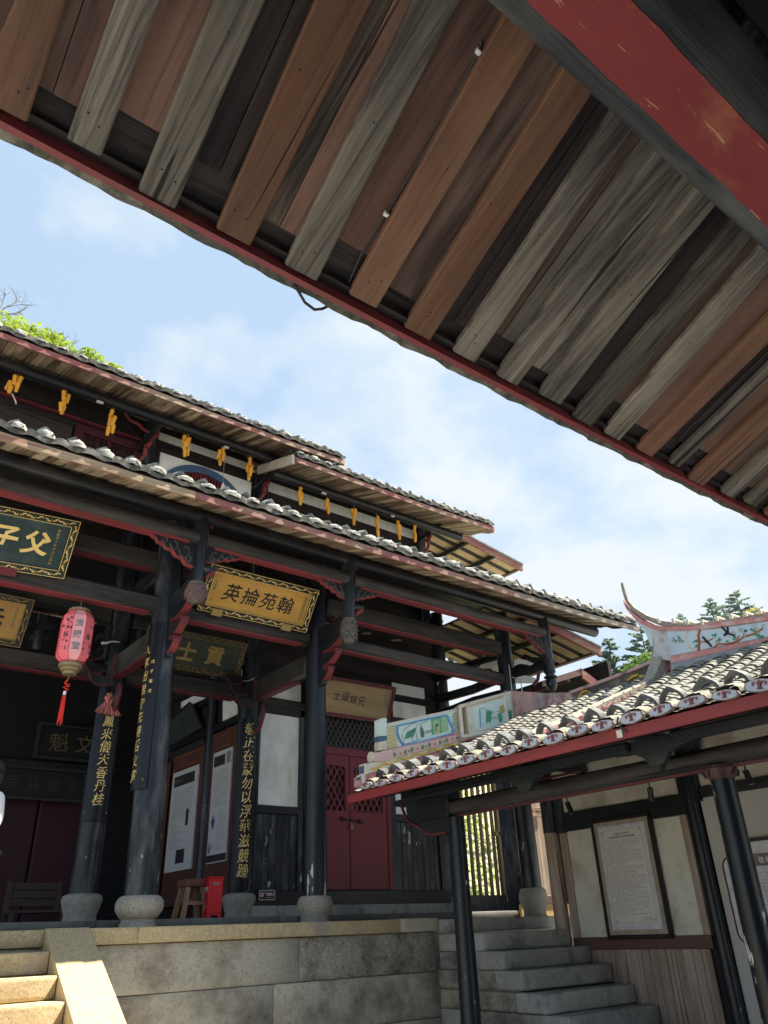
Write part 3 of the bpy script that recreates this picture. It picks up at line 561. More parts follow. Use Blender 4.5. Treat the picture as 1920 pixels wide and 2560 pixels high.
cop = [(-1.2, .6, 'granite_sun'), (.6, 2.53, 'granite_sun'), (2.95, 3.45, 'granite_sun'), (3.45, 6.86, 'granite_sun'), (6.86, 7.50, 'granite')]
for a, b, m in cop: stone(a, b, 8.46, 9.35, 1.465, zt if a < 6.8 else zt+.008, m, 'coping_stone')
stone(2.53, 2.95, 8.52, 9.35, 1.465, zt, 'granite_sun', 'coping_stone')
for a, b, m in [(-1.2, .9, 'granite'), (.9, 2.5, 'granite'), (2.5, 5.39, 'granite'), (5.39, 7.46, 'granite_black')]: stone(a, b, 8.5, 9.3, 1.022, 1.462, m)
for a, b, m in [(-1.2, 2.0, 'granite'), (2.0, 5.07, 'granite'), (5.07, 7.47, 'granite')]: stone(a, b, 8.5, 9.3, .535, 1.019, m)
for a, b, m in [(-1.2, 3.0, 'granite'), (3.0, 6.4, 'granite'), (6.4, 7.47, 'granite')]: stone(a, b, 8.5, 9.3, 0.0, .532, m)
mb = MB(); mb.box(-1.6, 13.5, 9.3, 9.6, 0, 1.60); obj('core', mb, 'granite_dark', PF)
# raised inner kerb behind the coping
for a, b in [(-1.2, 1.2), (1.2, 3.3), (3.3, 5.6), (5.6, 7.9), (7.9, 10.4)]: stone(a, b, 9.30, 9.62, 1.60, 1.70, 'inner_floor', 'inner_kerb')
mb = MB(); mb.box(-1.6, 13.5, 9.6, 16.4, 1.2, 1.69); obj('floor', mb, 'inner_floor', PF, kind=None)
# landing that runs on to the right, over the side stairs
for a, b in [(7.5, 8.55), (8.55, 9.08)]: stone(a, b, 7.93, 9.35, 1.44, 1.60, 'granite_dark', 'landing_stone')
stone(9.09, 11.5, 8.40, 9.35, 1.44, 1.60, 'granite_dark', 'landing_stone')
# front stairs and their sloping cheek stone
FS = thing('front_stairs', (1.2, 7.5, 0), 'wide granite front steps tinted sunlit yellow with a sloping cheek slab up to the hall', 'stairs')
for k in range(1, 9):
    ztop = 1.62-.184*k; yf = 8.5-.305*k
    for a, b in [(-1.2, 1.05), (1.05, 2.525)]: stone(a, b, yf, yf+.40, ztop-.182, ztop, 'granite_sun', 'step_stone', FS, .014, .006)
mb = MB(); L = 2.55; sl_ = .184/.305
mb.hexa([(2.53, 8.49, 1.61-.45), (2.95, 8.49, 1.61-.45), (2.95, 8.51-L, 1.62-L*sl_-.1), (2.53, 8.51-L, 1.62-L*sl_-.1), (2.53, 8.49, 1.622), (2.95, 8.49, 1.622), (2.95, 8.51-L, 1.62-L*sl_+.012), (2.53, 8.51-L, 1.62-L*sl_+.012)])
obj('cheek_slab', mb, 'granite_sun', FS)
mb = MB(); mb.prism([(2.55, 8.49, 0), (2.55, 8.49, 1.15), (2.55, 8.5-L, 1.5-L*sl_-.05), (2.55, 8.5-L, 0)], (.38, 0, 0)); obj('cheek_wall', mb, 'granite', FS)
# side stairs, corner block and side wall
SS = thing('side_stairs', (8.3, 6.5, 0), 'dark grey granite steps climbing beside the corridor wall', 'stairs')
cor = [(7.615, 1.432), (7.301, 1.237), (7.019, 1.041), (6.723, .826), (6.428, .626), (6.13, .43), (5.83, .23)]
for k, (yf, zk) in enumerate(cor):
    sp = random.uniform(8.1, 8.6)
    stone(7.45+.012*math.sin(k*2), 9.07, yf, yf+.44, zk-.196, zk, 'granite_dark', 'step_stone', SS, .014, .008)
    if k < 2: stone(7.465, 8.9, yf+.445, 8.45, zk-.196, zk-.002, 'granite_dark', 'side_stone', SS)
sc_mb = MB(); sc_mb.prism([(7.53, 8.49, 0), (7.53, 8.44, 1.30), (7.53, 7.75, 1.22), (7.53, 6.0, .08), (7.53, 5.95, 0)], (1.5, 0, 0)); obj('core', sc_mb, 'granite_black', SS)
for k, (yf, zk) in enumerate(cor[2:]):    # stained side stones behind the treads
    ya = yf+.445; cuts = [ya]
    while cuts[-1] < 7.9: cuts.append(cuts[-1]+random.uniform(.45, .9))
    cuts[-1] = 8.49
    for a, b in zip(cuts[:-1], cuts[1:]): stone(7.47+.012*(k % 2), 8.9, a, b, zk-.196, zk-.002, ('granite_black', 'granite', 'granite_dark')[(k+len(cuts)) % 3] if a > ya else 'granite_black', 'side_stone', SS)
# ================================================================== TEMPLE HALL
TH = thing('temple_hall', (4, 10, 1.6), 'two storey black timber temple hall with layered grey tiled roofs and red trimmed beams', 'temple')
def log(name, a, b, r, m, strip=None, n=14, parent=TH, sw=.055):     # a round beam, with a painted flat underside
    a, b = Vector(a), Vector(b); k = 6
    pts = [a.lerp(b, i/k) for i in range(k+1)]
    o = obj(name, MB().tube(pts, [r*(1+.025*math.sin(i*2.1+a.x)) for i in range(k+1)], n), m, parent, smooth=50)
    if strip:
        d = (b-a).normalized(); s = d.cross(Vector((0, 0, 1))).normalized()*sw; e0, e1 = a+d*.12, b-d*.12; dz = Vector((0, 0, r)); t = Vector((0, 0, .022))
        mb = MB(); mb.hexa([e0-s-dz-t*.55, e0+s-dz-t*.55, e1+s-dz-t*.55, e1-s-dz-t*.55, e0-s-dz+t, e0+s-dz+t, e1+s-dz+t, e1-s-dz+t])
        obj('painted_underside', mb, strip, o)
    return o
def column(x, y, zb, ztop, r, base_prof, lean=0.0, m='black_z', rt=None, segs=8):
    rt = rt or r*.88; mb = MB(); z0c = zb+base_prof[-1][1]
    mb.tube([(x+lean*k/segs, y, z0c+(ztop-z0c)*k/segs) for k in range(segs+1)], [r+(rt-r)*k/segs for k in range(segs+1)], 22)
    o = obj('column', mb, m, TH, smooth=50)
    obj('column_base', MB().lathe([(a, b) for a, b in base_prof], (x, y, zb), 28), 'base_stone', o, smooth=35); return o
BP = [(.19, 0), (.19, .03), (.175, .035), (.172, .075), (.20, .09), (.245, .15), (.255, .20), (.248, .245), (.22, .285), (.185, .30)]
BP2 = [(.205, 0), (.20, .05), (.195, .09), (.235, .21), (.25, .27), (.235, .31), (.19, .335)]
BP3 = [(.18, 0), (.172, .03), (.172, .06), (.20, .11), (.222, .17), (.222, .21), (.205, .26), (.175, .285)]
c1 = column(3.585, 8.85, 1.615, 6.40, .178, BP, -.10)
c2 = column(5.83, 8.85, 1.615, 6.45, .150, BP3, -.03, m='black_worn')
c3 = column(9.80, 8.85, 1.605, 6.45, .150, [(a*.98, b*1.35) for a, b in BP3], -.04)
c4 = column(3.60, 10.75, 1.69, 7.1, .170, BP2, 0)
c5 = column(5.80, 10.75, 1.69, 7.1, .160, [(a*.95, b) for a, b in BP2], 0)
c6 = column(9.95, 10.75, 1.69, 7.1, .15, BP3, 0)
# carved joint bead on the first base
# ---- eave layer: rafters of the lower roof
EX0, EX1, EY = -1.2, 11.45, 7.2
def ec(X): return .020*max(0, X-9.6)**1.6-.012*max(0, 2-abs(X-7.4))*0
def zs(Y, X=0): return 5.965+.36*(Y-EY)+ec(X)
bm_me = {}
def board_mesh(w, L, th, slope, key, seed):
    k = (key, seed)
    if k not in bm_me:
        random.seed(seed*13+5); mb = MB(); vs = []; n = 5
        for i in range(n+1):
            y = L*i/n; a = random.uniform(-.006, .006); c = random.uniform(-.006, .006)
            vs += [(-w/2+a, y, slope*y), (w/2+c, y, slope*y+random.uniform(-.003, .003)), (w/2+c, y, slope*y+th), (-w/2+a, y, slope*y+th)]
        mb.add(vs, [(i*4+j, i*4+(j+1) % 4, (i+1)*4+(j+1) % 4, (i+1)*4+j) for i in range(n) for j in range(4)]+[(0, 1, 2, 3), (n*4+3, n*4+2, n*4+1, n*4)])
        bm_me[k] = mb.mesh('soffit_board', 'soffit' if seed % 2 else 'soffit_dark')
    return bm_me[k]
def soffit(xa, xb, Y, zf, L, slope, key, w=.105, skew=0.0):
    x = xa; i = 0
    while x < xb:
        o = inst('soffit_board', board_mesh(w, L, .02, slope, key, random.randrange(10)), (x, Y, zf(x)+random.uniform(-.008, .012)), TH, (0, 0, skew+random.uniform(-.012, .012)))
        x += w*random.uniform(1.0, 1.08); i += 1
soffit(EX0+.05, EX1-.02, EY+.0, lambda X: zs(EY, X), 1.75, .36, 'lower'); random.seed(21)
def fascia(xa, xb, Yf, zf, hgt, m, th=.03, n=30, amp=.006, slope_in=.0):
    mb = MB(); vs = []
    for i in range(n+1):
        X = xa+(xb-xa)*i/n; a = noise.noise((X*1.3, Yf, 2))*amp*2
        vs += [(X, Yf, zf(X)+a), (X, Yf+th, zf(X)+a), (X, Yf+th, zf(X)+hgt+a*.5), (X, Yf, zf(X)+hgt+a*.5)]
    mb.add(vs, [(i*4+j, i*4+(j+1) % 4, (i+1)*4+(j+1) % 4, (i+1)*4+j) for i in range(n) for j in range(4)]+[(0, 1, 2, 3), (n*4+3, n*4+2, n*4+1, n*4)])
    return obj('fascia_board', mb, m, TH)
for a, b in [(EX0, 3.05), (3.055, 5.1), (5.105, 8.3), (8.305, EX1)]: fascia(a, b, EY-.034, lambda X: 5.882+ec(X), .085, 'fascia_bare' if a < 3 else 'fascia_grey' if a > 8 else 'red_worn', amp=.008)
def roof_slab(name, xa, xb, ya, yb, zfa, slope, th, m, n=24):
    mb = MB(); vs = []
    for i in range(n+1):
        X = xa+(xb-xa)*i/n
        vs += [(X, ya, zfa(X)), (X, yb, zfa(X)+slope*(yb-ya)), (X, yb, zfa(X)+slope*(yb-ya)+th), (X, ya, zfa(X)+th)]
    mb.add(vs, [(i*4+j, i*4+(j+1) % 4, (i+1)*4+(j+1) % 4, (i+1)*4+j) for i in range(n) for j in range(4)]+[(0, 1, 2, 3), (n*4+3, n*4+2, n*4+1, n*4)])
    return obj(name, mb, m, TH)
roof_slab('roof_deck', EX0, EX1, EY+.01, 10.66, lambda X: zs(EY, X)+.03, .36, .03, 'dark_board')
def tile_bed(xa, xb, ya, yb, zfa, slope, pitch, x_first):            # wavy sheet of trough tiles with a ragged mossy lip
    mb = MB(); n = int((xb-xa)/.03); vs = []; rows = [0, .02, .12, .5, yb-ya]
    for i in range(n+1):
        X = xa+(xb-xa)*i/n; w = math.cos((X-x_first)*2*math.pi/pitch); j = noise.noise((X*18, ya, 0))*.012
        vs += [(X, ya-.05+j, zfa(X)+.005-.016*(1-w)+j*.5)]
        for r in rows: vs.append((X, ya-.055+r+j*(r < .05), zfa(X)+slope*r+.055+.028*w+j*.6))
    k = len(rows)+1; mb.add(vs, [(i*k+j, i*k+j+1, (i+1)*k+j+1, (i+1)*k+j) for i in range(n) for j in range(k-1)])
    o = obj('trough_tiles', mb, 'moss_edge', TH, smooth=60); o['kind'] = 'stuff'
# lime-bedded ends of the tile rows: a lump, an upright arched tile and a run of cover tiles
def lump_mesh(seed, sx=1.0):
    random.seed(seed); mb = MB(); n, m = 12, 5; vs = []
    for j in range(m+1):                        # along the row (y), half round section
        y = -.075+.30*j/m; q = (.55, .92, 1.0, .98, .92, .8)[j]
        for i in range(n+1):
            a = math.pi*i/n; rr = q*(1+random.uniform(-.09, .09)); vs.append((-.112*sx*rr*math.cos(a), y+random.uniform(-.01, .01)+.36*0, .115*rr*math.sin(a)-.01+.36*y))
    mb.add(vs, [(j*(n+1)+i, j*(n+1)+i+1, (j+1)*(n+1)+i+1, (j+1)*(n+1)+i) for j in range(m) for i in range(n)]+[tuple(range(n+1))])
    return mb.mesh('mortar_lump', 'mortar', smooth=60)
def arch_mesh(r=.085, L=.09, t=.018, slope=.36, tip=.02, m='grey_tile', rake=.35):
    mb = MB(); n = 12; vs = []
    for y in (0, L):
        for rad in (r, r-t):
            for i in range(n+1):
                a = math.pi*(-.02+1.04*i/n); pk = tip*max(0, 1-abs(i-n/2)/2.0) if rad == r else 0
                z = (rad+pk)*math.sin(a); vs.append((-rad*math.cos(a)*1.1, y+slope*0-rake*z*(1 if y == 0 else .2), z+slope*y))
    k = n+1; fs = []
    for i in range(n):
        fs += [(i, i+1, 2*k+i+1, 2*k+i), (k+i, 3*k+i, 3*k+i+1, k+i+1), (i, k+i, k+i+1, i+1), (2*k+i, 2*k+i+1, 3*k+i+1, 3*k+i)]
    mb.add(vs, fs); return mb.mesh('arch_tile', m, smooth=50)
def cover_mesh(L, step, r, slope, m='pale_tile'):
    mb = MB(); n = 8; k = int(L/step); vs = []; fs = []
    for j in range(k):
        b = len(vs)
        for (y, lift) in ((j*step, .022), ((j+1)*step+.01, .0)):
            for i in range(n+1):
                a = math.pi*i/n; vs.append((-r*math.cos(a), y, r*math.sin(a)*.8+lift+slope*y))
        fs += [(b+i, b+i+1, b+n+1+i+1, b+n+1+i) for i in range(n)]
    mb.add(vs, fs); return mb.mesh('cover_tiles', m, smooth=50)
LUMPS = [lump_mesh(50+i) for i in range(6)]; ARCH = arch_mesh(); COV = cover_mesh(3.2, .16, .085, .36); COV2 = cover_mesh(2.2, .16, .085, .36); random.seed(5)
def eave_rows(xa, xb, Yf, zf, pitch, cov, sc=1.0):
    x = xa; i = 0
    while x < xb:
        X = x+random.uniform(-.018, .018); z = zf(X)
        o = inst('mortar_lump', random.choice(LUMPS), (X, Yf+.02, z+.075), TH, (random.uniform(-.05, .05), random.uniform(-.08, .08), random.uniform(-.12, .12)), (sc*random.uniform(.78, 1.10), sc*random.uniform(.85, 1.05), sc*random.uniform(.6, 1.05)))
        inst('arch_tile', ARCH, (X+random.uniform(-.02, .02), Yf+.20, z+.19+random.uniform(-.01, .015)), TH, (random.uniform(-.08, .08), random.uniform(-.12, .12), random.uniform(-.15, .15)), (sc, sc, sc*random.uniform(.85, 1.05)))
        inst('cover_tiles', cov, (X, Yf+.27, z+.135), TH, None, (sc, 1, sc)); x += pitch
tile_bed(EX0, EX1, EY, 10.6, lambda X: zs(EY, X)+.045, .36, .30, .32)
eave_rows(EX0+.2, EX1-.05, EY-.03, lambda X: zs(EY, X)+.03, .30, COV)
# wavy verge board and eave end at the right
mb = MB(); pts = []
for i in range(13):
    t = i/12; pts.append((EX1+.005, EY+.02+1.5*t, zs(EY+1.5*t, EX1)-.03-.02*math.sin(t*26)))
mb.prism(pts+[(EX1+.005, EY+1.52, zs(EY+1.5, EX1)+.07), (EX1+.005, EY+.02, zs(EY, EX1)+.07)], (.03, 0, 0)); obj('verge_board', mb, 'brown_wood_y', TH)
# ---- outer frame: eave purlin, pendant posts, lintels
LX = [-1.1, 3.52, 5.78, 9.87]
log('eave_purlin', (EX0, 7.98, 6.135), (EX1-.15, 7.98, 6.135), .092, 'black')
for a, b in zip(LX[:-1], LX[1:]): log('lintel', (a+.05, 7.98, 5.83), (b-.05, 7.98, 5.83), .098, 'beam_grey', 'red')
def pendant(x, bud, ztop=6.1, zb=5.0):
    o = obj('pendant_post', MB().tube([(x, 7.98, zb+.22), (x, 7.98, zb+.7), (x, 7.98, ztop)], [.083, .09, .09], 16), 'black_z', TH, smooth=50)
    mb = MB()
    if bud == 'ball': mb.lathe([(.03, -.02), (.085, .0), (.122, .055), (.13, .11), (.118, .17), (.095, .20), (.105, .215), (.10, .24), (.085, .25)], (x, 7.98, zb), 18)
    elif bud == 'cone': mb.lathe([(.06, -.10), (.075, -.09), (.095, -.03), (.105, .05), (.108, .13), (.10, .19), (.088, .20), (.10, .22), (.09, .245)], (x, 7.98, zb), 16)
    else: mb.lathe([(.02, -.19), (.06, -.15), (.092, -.08), (.095, -.02), (.075, .02), (.07, .03), (.11, .045), (.11, .065), (.075, .08), (.075, .11), (.098, .13), (.09, .24)], (x, 7.98, zb), 18)
    obj('carved_bud', mb, 'pendant_wood' if bud != 'gourd' else 'black_z', o, smooth=50)
    if bud != 'gourd':                      # overlapping petals on the bud
        pm = MB(); rows = 5
        for r in range(rows):
            zz = zb-.06+r*.055 if bud == 'cone' else zb+.012+r*.036; rad = .112 if bud == 'cone' else (.105, .128, .135, .13, .115)[r]
            for k in range(9):
                w = 2*math.pi*(k+.5*(r % 2))/9; c, s_ = math.cos(w), math.sin(w); t = Vector((-s_, c, 0)); d = Vector((c, s_, 0)); p = Vector((x, 7.98, zz))+d*rad
                pm.add([p-t*.036+Vector((0, 0, .03)), p+t*.036+Vector((0, 0, .03)), p+d*.007-Vector((0, 0, .022)), p-d*.014+t*.04+Vector((0, 0, .032)), p-d*.014-t*.04+Vector((0, 0, .032))], [(0, 1, 2), (1, 3, 2), (4, 0, 2), (4, 3, 1, 0)])
        obj('petal_relief', pm, 'petal_red' if bud == 'ball' else 'pendant_wood', o)
    return o
M['petal_red'] = mat('worn_red_petals', (.20, .115, .115), (.15, .065, .07), .8, 12, bump=.2)
pendant(3.52, 'ball'); pendant(5.77, 'cone', zb=5.0); pendant(9.87, 'gourd', ztop=6.12, zb=5.02)
# little carved heads and red brackets on the pendants
for x in (3.52, 5.77):
    mb = MB(); mb.blob((x+.10, 7.93, 5.42), (.075, .06, .055), 10, 6, .3); mb.blob((x+.17, 7.92, 5.435), (.04, .045, .035), 8, 5, .3); obj('carved_head', mb, 'black_z', TH, smooth=40)
    obj('red_scroll', MB().tube([(x+.16, 7.91, 5.42), (x+.17, 7.91, 5.385), (x+.11, 7.90, 5.345), (x+.075, 7.9, 5.30)], [.02, .03, .028, .02], 6), 'red', TH, smooth=60)
    mb = MB(); mb.prism([(x+.09, 7.95, 6.02), (x+.16, 7.95, 6.20), (x+.30, 7.95, 6.26), (x+.29, 7.95, 6.19), (x+.22, 7.95, 6.15), (x+.21, 7.95, 6.09), (x+.14, 7.95, 6.06), (x+.13, 7.95, 6.0)], (0, .07, 0)); obj('red_corbel', mb, 'red', TH)
def corbel(x, sgn, Lc=.50, H=.21, y=7.95, ztop=5.735):
    f = lambda a, b: (x+sgn*(.075+a*Lc), y, ztop-b*H)
    o_ = [f(0, 0), f(1.08, 0), f(1.06, .10), f(.96, .16), f(.92, .30), f(.78, .34), f(.70, .48), f(.55, .50), f(.46, .70), f(.30, .74), f(.20, .95), f(.0, 1.02)]
    mb = MB(); mb.prism(o_ if sgn > 0 else o_[::-1], (0, .06, 0)); o = obj('carved_corbel', mb, 'black', TH)
    cb = MB()
    for cx, cz, r in ((.25, .42, .36), (.52, .26, .26), (.76, .16, .16), (.14, .72, .18)):
        pts = []
        for i in range(15):
            a = i/14*5.2; q = r*(1-.11*a); pts.append(Vector(f(cx+q*math.cos(a)*.42, cz+q*math.sin(a)))+Vector((0, -.004, 0)))
        cb.tube(pts, .010, 5)
    obj('scroll_relief', cb, 'corbel_relief', o, smooth=60)
    rb = MB(); P_ = [Vector(p) for p in o_[1:]]
    for a, b in zip(P_[:-1], P_[1:]):
        d = Vector((0, 0, -.012)); rb.hexa([a+d, b+d, b+d+Vector((0, .06, 0)), a+d+Vector((0, .06, 0)), a+Vector((0, -.003, .004)), b+Vector((0, -.003, .004)), b+Vector((0, .06, .004)), a+Vector((0, .06, .004))])
    obj('red_edge', rb, 'red', o)
M['corbel_relief'] = mat('worn_carving', (.10, .085, .085), (.045, .04, .042), .7, 14, bump=.3)
for x, sg, L_, H_ in ((3.52, -1, .52, .30), (3.52, 1, .46, .20), (5.77, -1, .40, .20), (5.77, 1, .42, .19), (9.87, -1, .42, .26)): corbel(x, sg, L_, H_)
# stepped bracket arms from column to pendant
def bracket(x):
    O = obj('bracket_cluster', MB().box(x-.04, x+.04, 8.60, 8.74, 4.50, 5.34, .01), 'black_y', TH)
    for (z0b, z1b, ye) in ((4.56, 4.70, 8.46), (4.74, 4.90, 8.28), (4.95, 5.14, 8.10)):
        hh = z1b-z0b; f = lambda a, b: (x-.045, 8.62-(8.62-ye)*a, z0b+hh*b)
        mb = MB(); mb.prism([f(0, .9), f(0, .0), f(.25, .02), f(.5, .14), f(.72, .36), f(.9, .62), f(1, .7), f(1, 1.0), f(.6, .95), f(.3, .98)], (.09, 0, 0)); obj('bracket_arm', mb, 'black_y', O)
        rb = MB(); Q = [f(.0, .0), f(.25, .02), f(.5, .14), f(.72, .36), f(.9, .62), f(1.0, .7), f(1.0, 1.02)]
        for a, b in zip(Q[:-1], Q[1:]):
            a, b = Vector(a), Vector(b); w = Vector((.092, 0, 0)); dn = Vector((-.001, -.006, -.006)); rb.hexa([a+dn, a+dn+w, b+dn+w, b+dn, a+Vector((-.001, 0, .004)), a+w+Vector((0, 0, .004)), b+w+Vector((0, 0, .004)), b+Vector((-.001, 0, .004))])
        obj('red_edge', rb, 'red', O)
        obj('bearing_block', MB().box(x-.06, x+.06, ye-.02, ye+.09, z1b, z1b+.022, .006).box(x-.05, x+.05, ye-.01, ye+.08, z1b-.022, z1b), 'red_dim', O)
    f = lambda a, b: (x-.05, 8.68-.64*a, 5.06+.30*b)
    mb = MB(); mb.prism([f(0, .2), f(.3, .25), f(.45, .15), f(.62, .22), f(.8, .3), f(1, .35), f(1, .95), f(.7, 1.0), f(.45, .82), f(.25, .95), f(0, .8)], (.10, 0, 0)); obj('cloud_arm', mb, 'black_y', O)
    rb = MB(); Q = [f(.28, .2), f(.36, .05), f(.5, .0), f(.62, .10), f(.7, .28)]
    rb.tube([Vector(q)+Vector((.05, 0, -.0)) for q in Q], .032, 6); obj('red_edge', rb, 'red', O, smooth=60)
bracket(3.535); bracket(5.80)
# ---- beams between the front columns (Y = 8.85)
def beam(name, x0_, x1_, y, z0_, z1_, w=.085, strip='red', m='beam_grey'):
    log_ = MB().box(x0_, x1_, y-w, y+w, z0_, z1_, .035); o = obj(name, log_, m, TH, smooth=40)
    if strip: obj('painted_underside', MB().box(x0_+.15, x1_-.15, y-w*.75, y+w*.75, z0_-.012, z0_+.01), strip, o)
    return o
beam('tie_beam', -1.0, 3.42, 8.85, 5.09, 5.33); beam('tie_beam', 3.68, 5.68, 8.85, 5.09, 5.29); beam('tie_beam', 5.95, 9.66, 8.85, 5.12, 5.32); beam('tie_beam', 5.95, 9.66, 8.85, 5.62, 5.90)
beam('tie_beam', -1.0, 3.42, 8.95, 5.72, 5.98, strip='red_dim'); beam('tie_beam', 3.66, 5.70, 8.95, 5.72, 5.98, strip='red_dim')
for x in (3.565, 5.815):                 # beams running back to the inner columns
    obj('cross_beam', MB().box(x-.075, x+.075, 9.02, 10.62, 4.72, 5.06, .05), 'beam_grey_y', TH, smooth=40)
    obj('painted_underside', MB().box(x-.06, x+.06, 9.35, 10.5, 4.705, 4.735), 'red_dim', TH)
    obj('cross_beam', MB().box(x-.07, x+.07, 9.0, 10.62, 5.75, 6.0, .05), 'black_y', TH, smooth=40)
    for yy, ss in ((10.45, -1), (10.5, -1)):
        pass
    obj('curved_bracket', MB().tube([(x, 10.60, 4.28), (x, 10.42, 4.34), (x, 10.34, 4.48), (x, 10.40, 4.60)], [.045, .05, .045, .05], 8), 'black_y', TH, smooth=60)
    obj('red_edge', MB().tube([(x, 10.58, 4.22), (x, 10.39, 4.28), (x, 10.29, 4.46), (x, 10.33, 4.60)], .028, 6), 'red_dim', TH, smooth=60)
# ---- inner row of beams (Y = 10.75)
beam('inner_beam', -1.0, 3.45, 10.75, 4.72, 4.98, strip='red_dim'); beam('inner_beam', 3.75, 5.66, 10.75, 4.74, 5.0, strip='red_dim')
beam('inner_beam', 5.95, 9.8, 10.75, 4.70, 4.86, strip=None)
for a, b in ((-1.0, 3.45), (3.75, 5.66)): beam('upper_inner_beam', a, b, 10.75, 5.55, 5.85, strip=None)
for x in (-.9, 1.0, 2.5, 3.45, 3.9, 5.5):
    obj('bearing_bracket', MB().box(x-.05, x+.05, 10.66, 10.84, 5.0, 5.55, .02).box(x-.16, x+.16, 10.68, 10.82, 5.30, 5.38).box(x-.11, x+.11, 10.69, 10.81, 5.14, 5.20), 'black_z', TH)
def red_swirl(pts, r=.009): obj('red_bracket_edge', MB().tube(pts, r, 6), 'red_dim', TH, smooth=60)
for x, yb_ in ((2.92, 10.3), (5.12, 10.3)):      # red edged bracket clusters by the inner columns
    for k in range(3):
        zz = 4.92-.16*k; xx = x+.10*k
        obj('bracket_arm', MB().prism([(xx, yb_, zz+.07), (xx+.34, yb_, zz+.07), (xx+.30, yb_, zz-.02), (xx+.2, yb_, zz-.07), (xx+.1, yb_, zz-.06), (xx+.02, yb_, zz+.01)], (0, .07, 0)), 'black', TH)
        red_swirl([(xx+.0, yb_-.003, zz+.075), (xx+.03, yb_-.003, zz+.0), (xx+.11, yb_-.003, zz-.07), (xx+.21, yb_-.003, zz-.08), (xx+.31, yb_-.003, zz-.025)])
    red_swirl([(x+.52, yb_-.02, 5.02), (x+.50, yb_-.02, 4.93), (x+.55, yb_-.02, 4.87), (x+.50, yb_-.02, 4.78), (x+.54, yb_-.02, 4.72), (x+.49, yb_-.02, 4.64)], .012)
# brown boards of the inner ceiling above the first beam
for i in range(13):
    x = 1.15+i*.155; mb = MB(); w = .15
    mb.hexa([(x, 10.45, 5.42), (x+w, 10.45, 5.42), (x+w, 11.5, 5.95), (x, 11.5, 5.95), (x, 10.45, 5.44), (x+w, 10.45, 5.44), (x+w, 11.5, 5.97), (x, 11.5, 5.97)]); obj('ceiling_plank', mb, 'plank_red' if i % 3 else 'brown_wood_z', TH)
# ---- back and side walls inside
obj('back_wall', MB().box(-1.4, 6.2, 14.9, 15.05, 1.68, 8.5), 'hall_shade', TH)
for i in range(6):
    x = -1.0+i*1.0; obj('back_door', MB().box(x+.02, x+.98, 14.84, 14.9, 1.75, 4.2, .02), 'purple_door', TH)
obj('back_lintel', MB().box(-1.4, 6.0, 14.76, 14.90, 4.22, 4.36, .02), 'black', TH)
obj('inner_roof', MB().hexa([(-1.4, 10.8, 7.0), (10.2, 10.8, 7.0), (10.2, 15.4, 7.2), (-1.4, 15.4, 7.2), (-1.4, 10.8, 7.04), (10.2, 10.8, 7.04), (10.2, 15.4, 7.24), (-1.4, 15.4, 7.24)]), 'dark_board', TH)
obj('side_wall', MB().box(5.94, 6.02, 10.9, 14.9, 1.68, 7.0), 'hall_shade', TH)
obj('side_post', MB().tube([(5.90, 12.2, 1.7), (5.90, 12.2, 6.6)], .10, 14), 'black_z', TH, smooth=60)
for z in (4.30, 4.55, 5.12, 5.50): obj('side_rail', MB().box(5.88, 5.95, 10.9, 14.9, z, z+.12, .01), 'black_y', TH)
cZ = crop(350, 1600, 4.74)
def wall_patch(pts, m='white_wall', t=(.02, 0, 0), name='plaster_panel'):
    obj(name, MB().prism(pts, t), m, TH)
wall_patch([(5.915, a, b) for a, b in ((13.64, 5.42), (12.33, 5.40), (12.33, 5.255), (13.62, 5.235))]); wall_patch([(5.915, a, b) for a, b in ((11.90, 5.04), (11.38, 5.04), (11.36, 4.70), (11.86, 4.69))])
wall_patch([(5.915, a, b) for a, b in ((11.22, 5.04), (11.17, 5.04), (11.17, 4.72), (11.22, 4.71))])
wall_patch([(5.915, a, b) for a, b in ((13.45, 5.62), (13.1, 5.62), (13.25, 5.50), (13.45, 5.50))])
wall_patch([(-.9, 14.74, 4.9), (-.9, 14.74, 4.6), (1.35, 14.74, 4.62), (1.35, 14.74, 4.92)], t=(0, .03, 0)); wall_patch([(-.9, 14.74, 5.3), (-.9, 14.74, 5.1), (1.4, 14.74, 5.12), (1.4, 14.74, 5.32)], t=(0, .03, 0))
# ---- door wall of the right wing (Y = 10.75)
YW = 10.75
def fr(x0_, x1_, z0_, z1_, m='black_z', y=YW, t=.07, name='wall_frame', ch=.006):
    return obj(name, MB().box(x0_, x1_, y-t, y+.02, z0_, z1_, ch), m, TH, smooth=40)
fr(5.92, 9.85, 1.69, 1.86, 'granite_dark', t=.16, name='sill_stone'); fr(5.92, 9.85, 1.86, 2.055, 'black', t=.10)
fr(5.94, 6.0, 2.05, 4.62); fr(6.72, 6.80, 2.05, 4.75); fr(5.94, 6.8, 4.60, 4.72, 'black'); fr(6.0, 6.72, 3.10, 3.215, 'black')
fr(6.84, 6.92, 2.05, 4.75); fr(8.55, 8.66, 2.05, 4.75); fr(8.66, 9.72, 3.10, 3.215, 'black'); fr(8.66, 9.72, 4.45, 4.6, 'black'); fr(9.60, 9.82, 2.05, 4.75); fr(6.8, 8.66, 4.70, 4.80, 'black')
obj('plaster_panel', MB().box(6.0, 6.72, YW-.03, YW+.01, 3.215, 4.60), 'white_wall', TH); obj('plaster_panel', MB().box(8.66, 9.60, YW-.03, YW+.01, 3.215, 4.45), 'white_wall', TH)
for i in range(6): fr(6.0+i*.12, 6.0+i*.12+.117, 2.055, 3.10, 'black_z', t=.03+.004*(i % 2), name='wainscot_board')
for i in range(8): fr(8.66+i*.118, 8.66+i*.118+.115, 2.055, 3.10, 'black_z', t=.03+.004*(i % 2), name='wainscot_board')
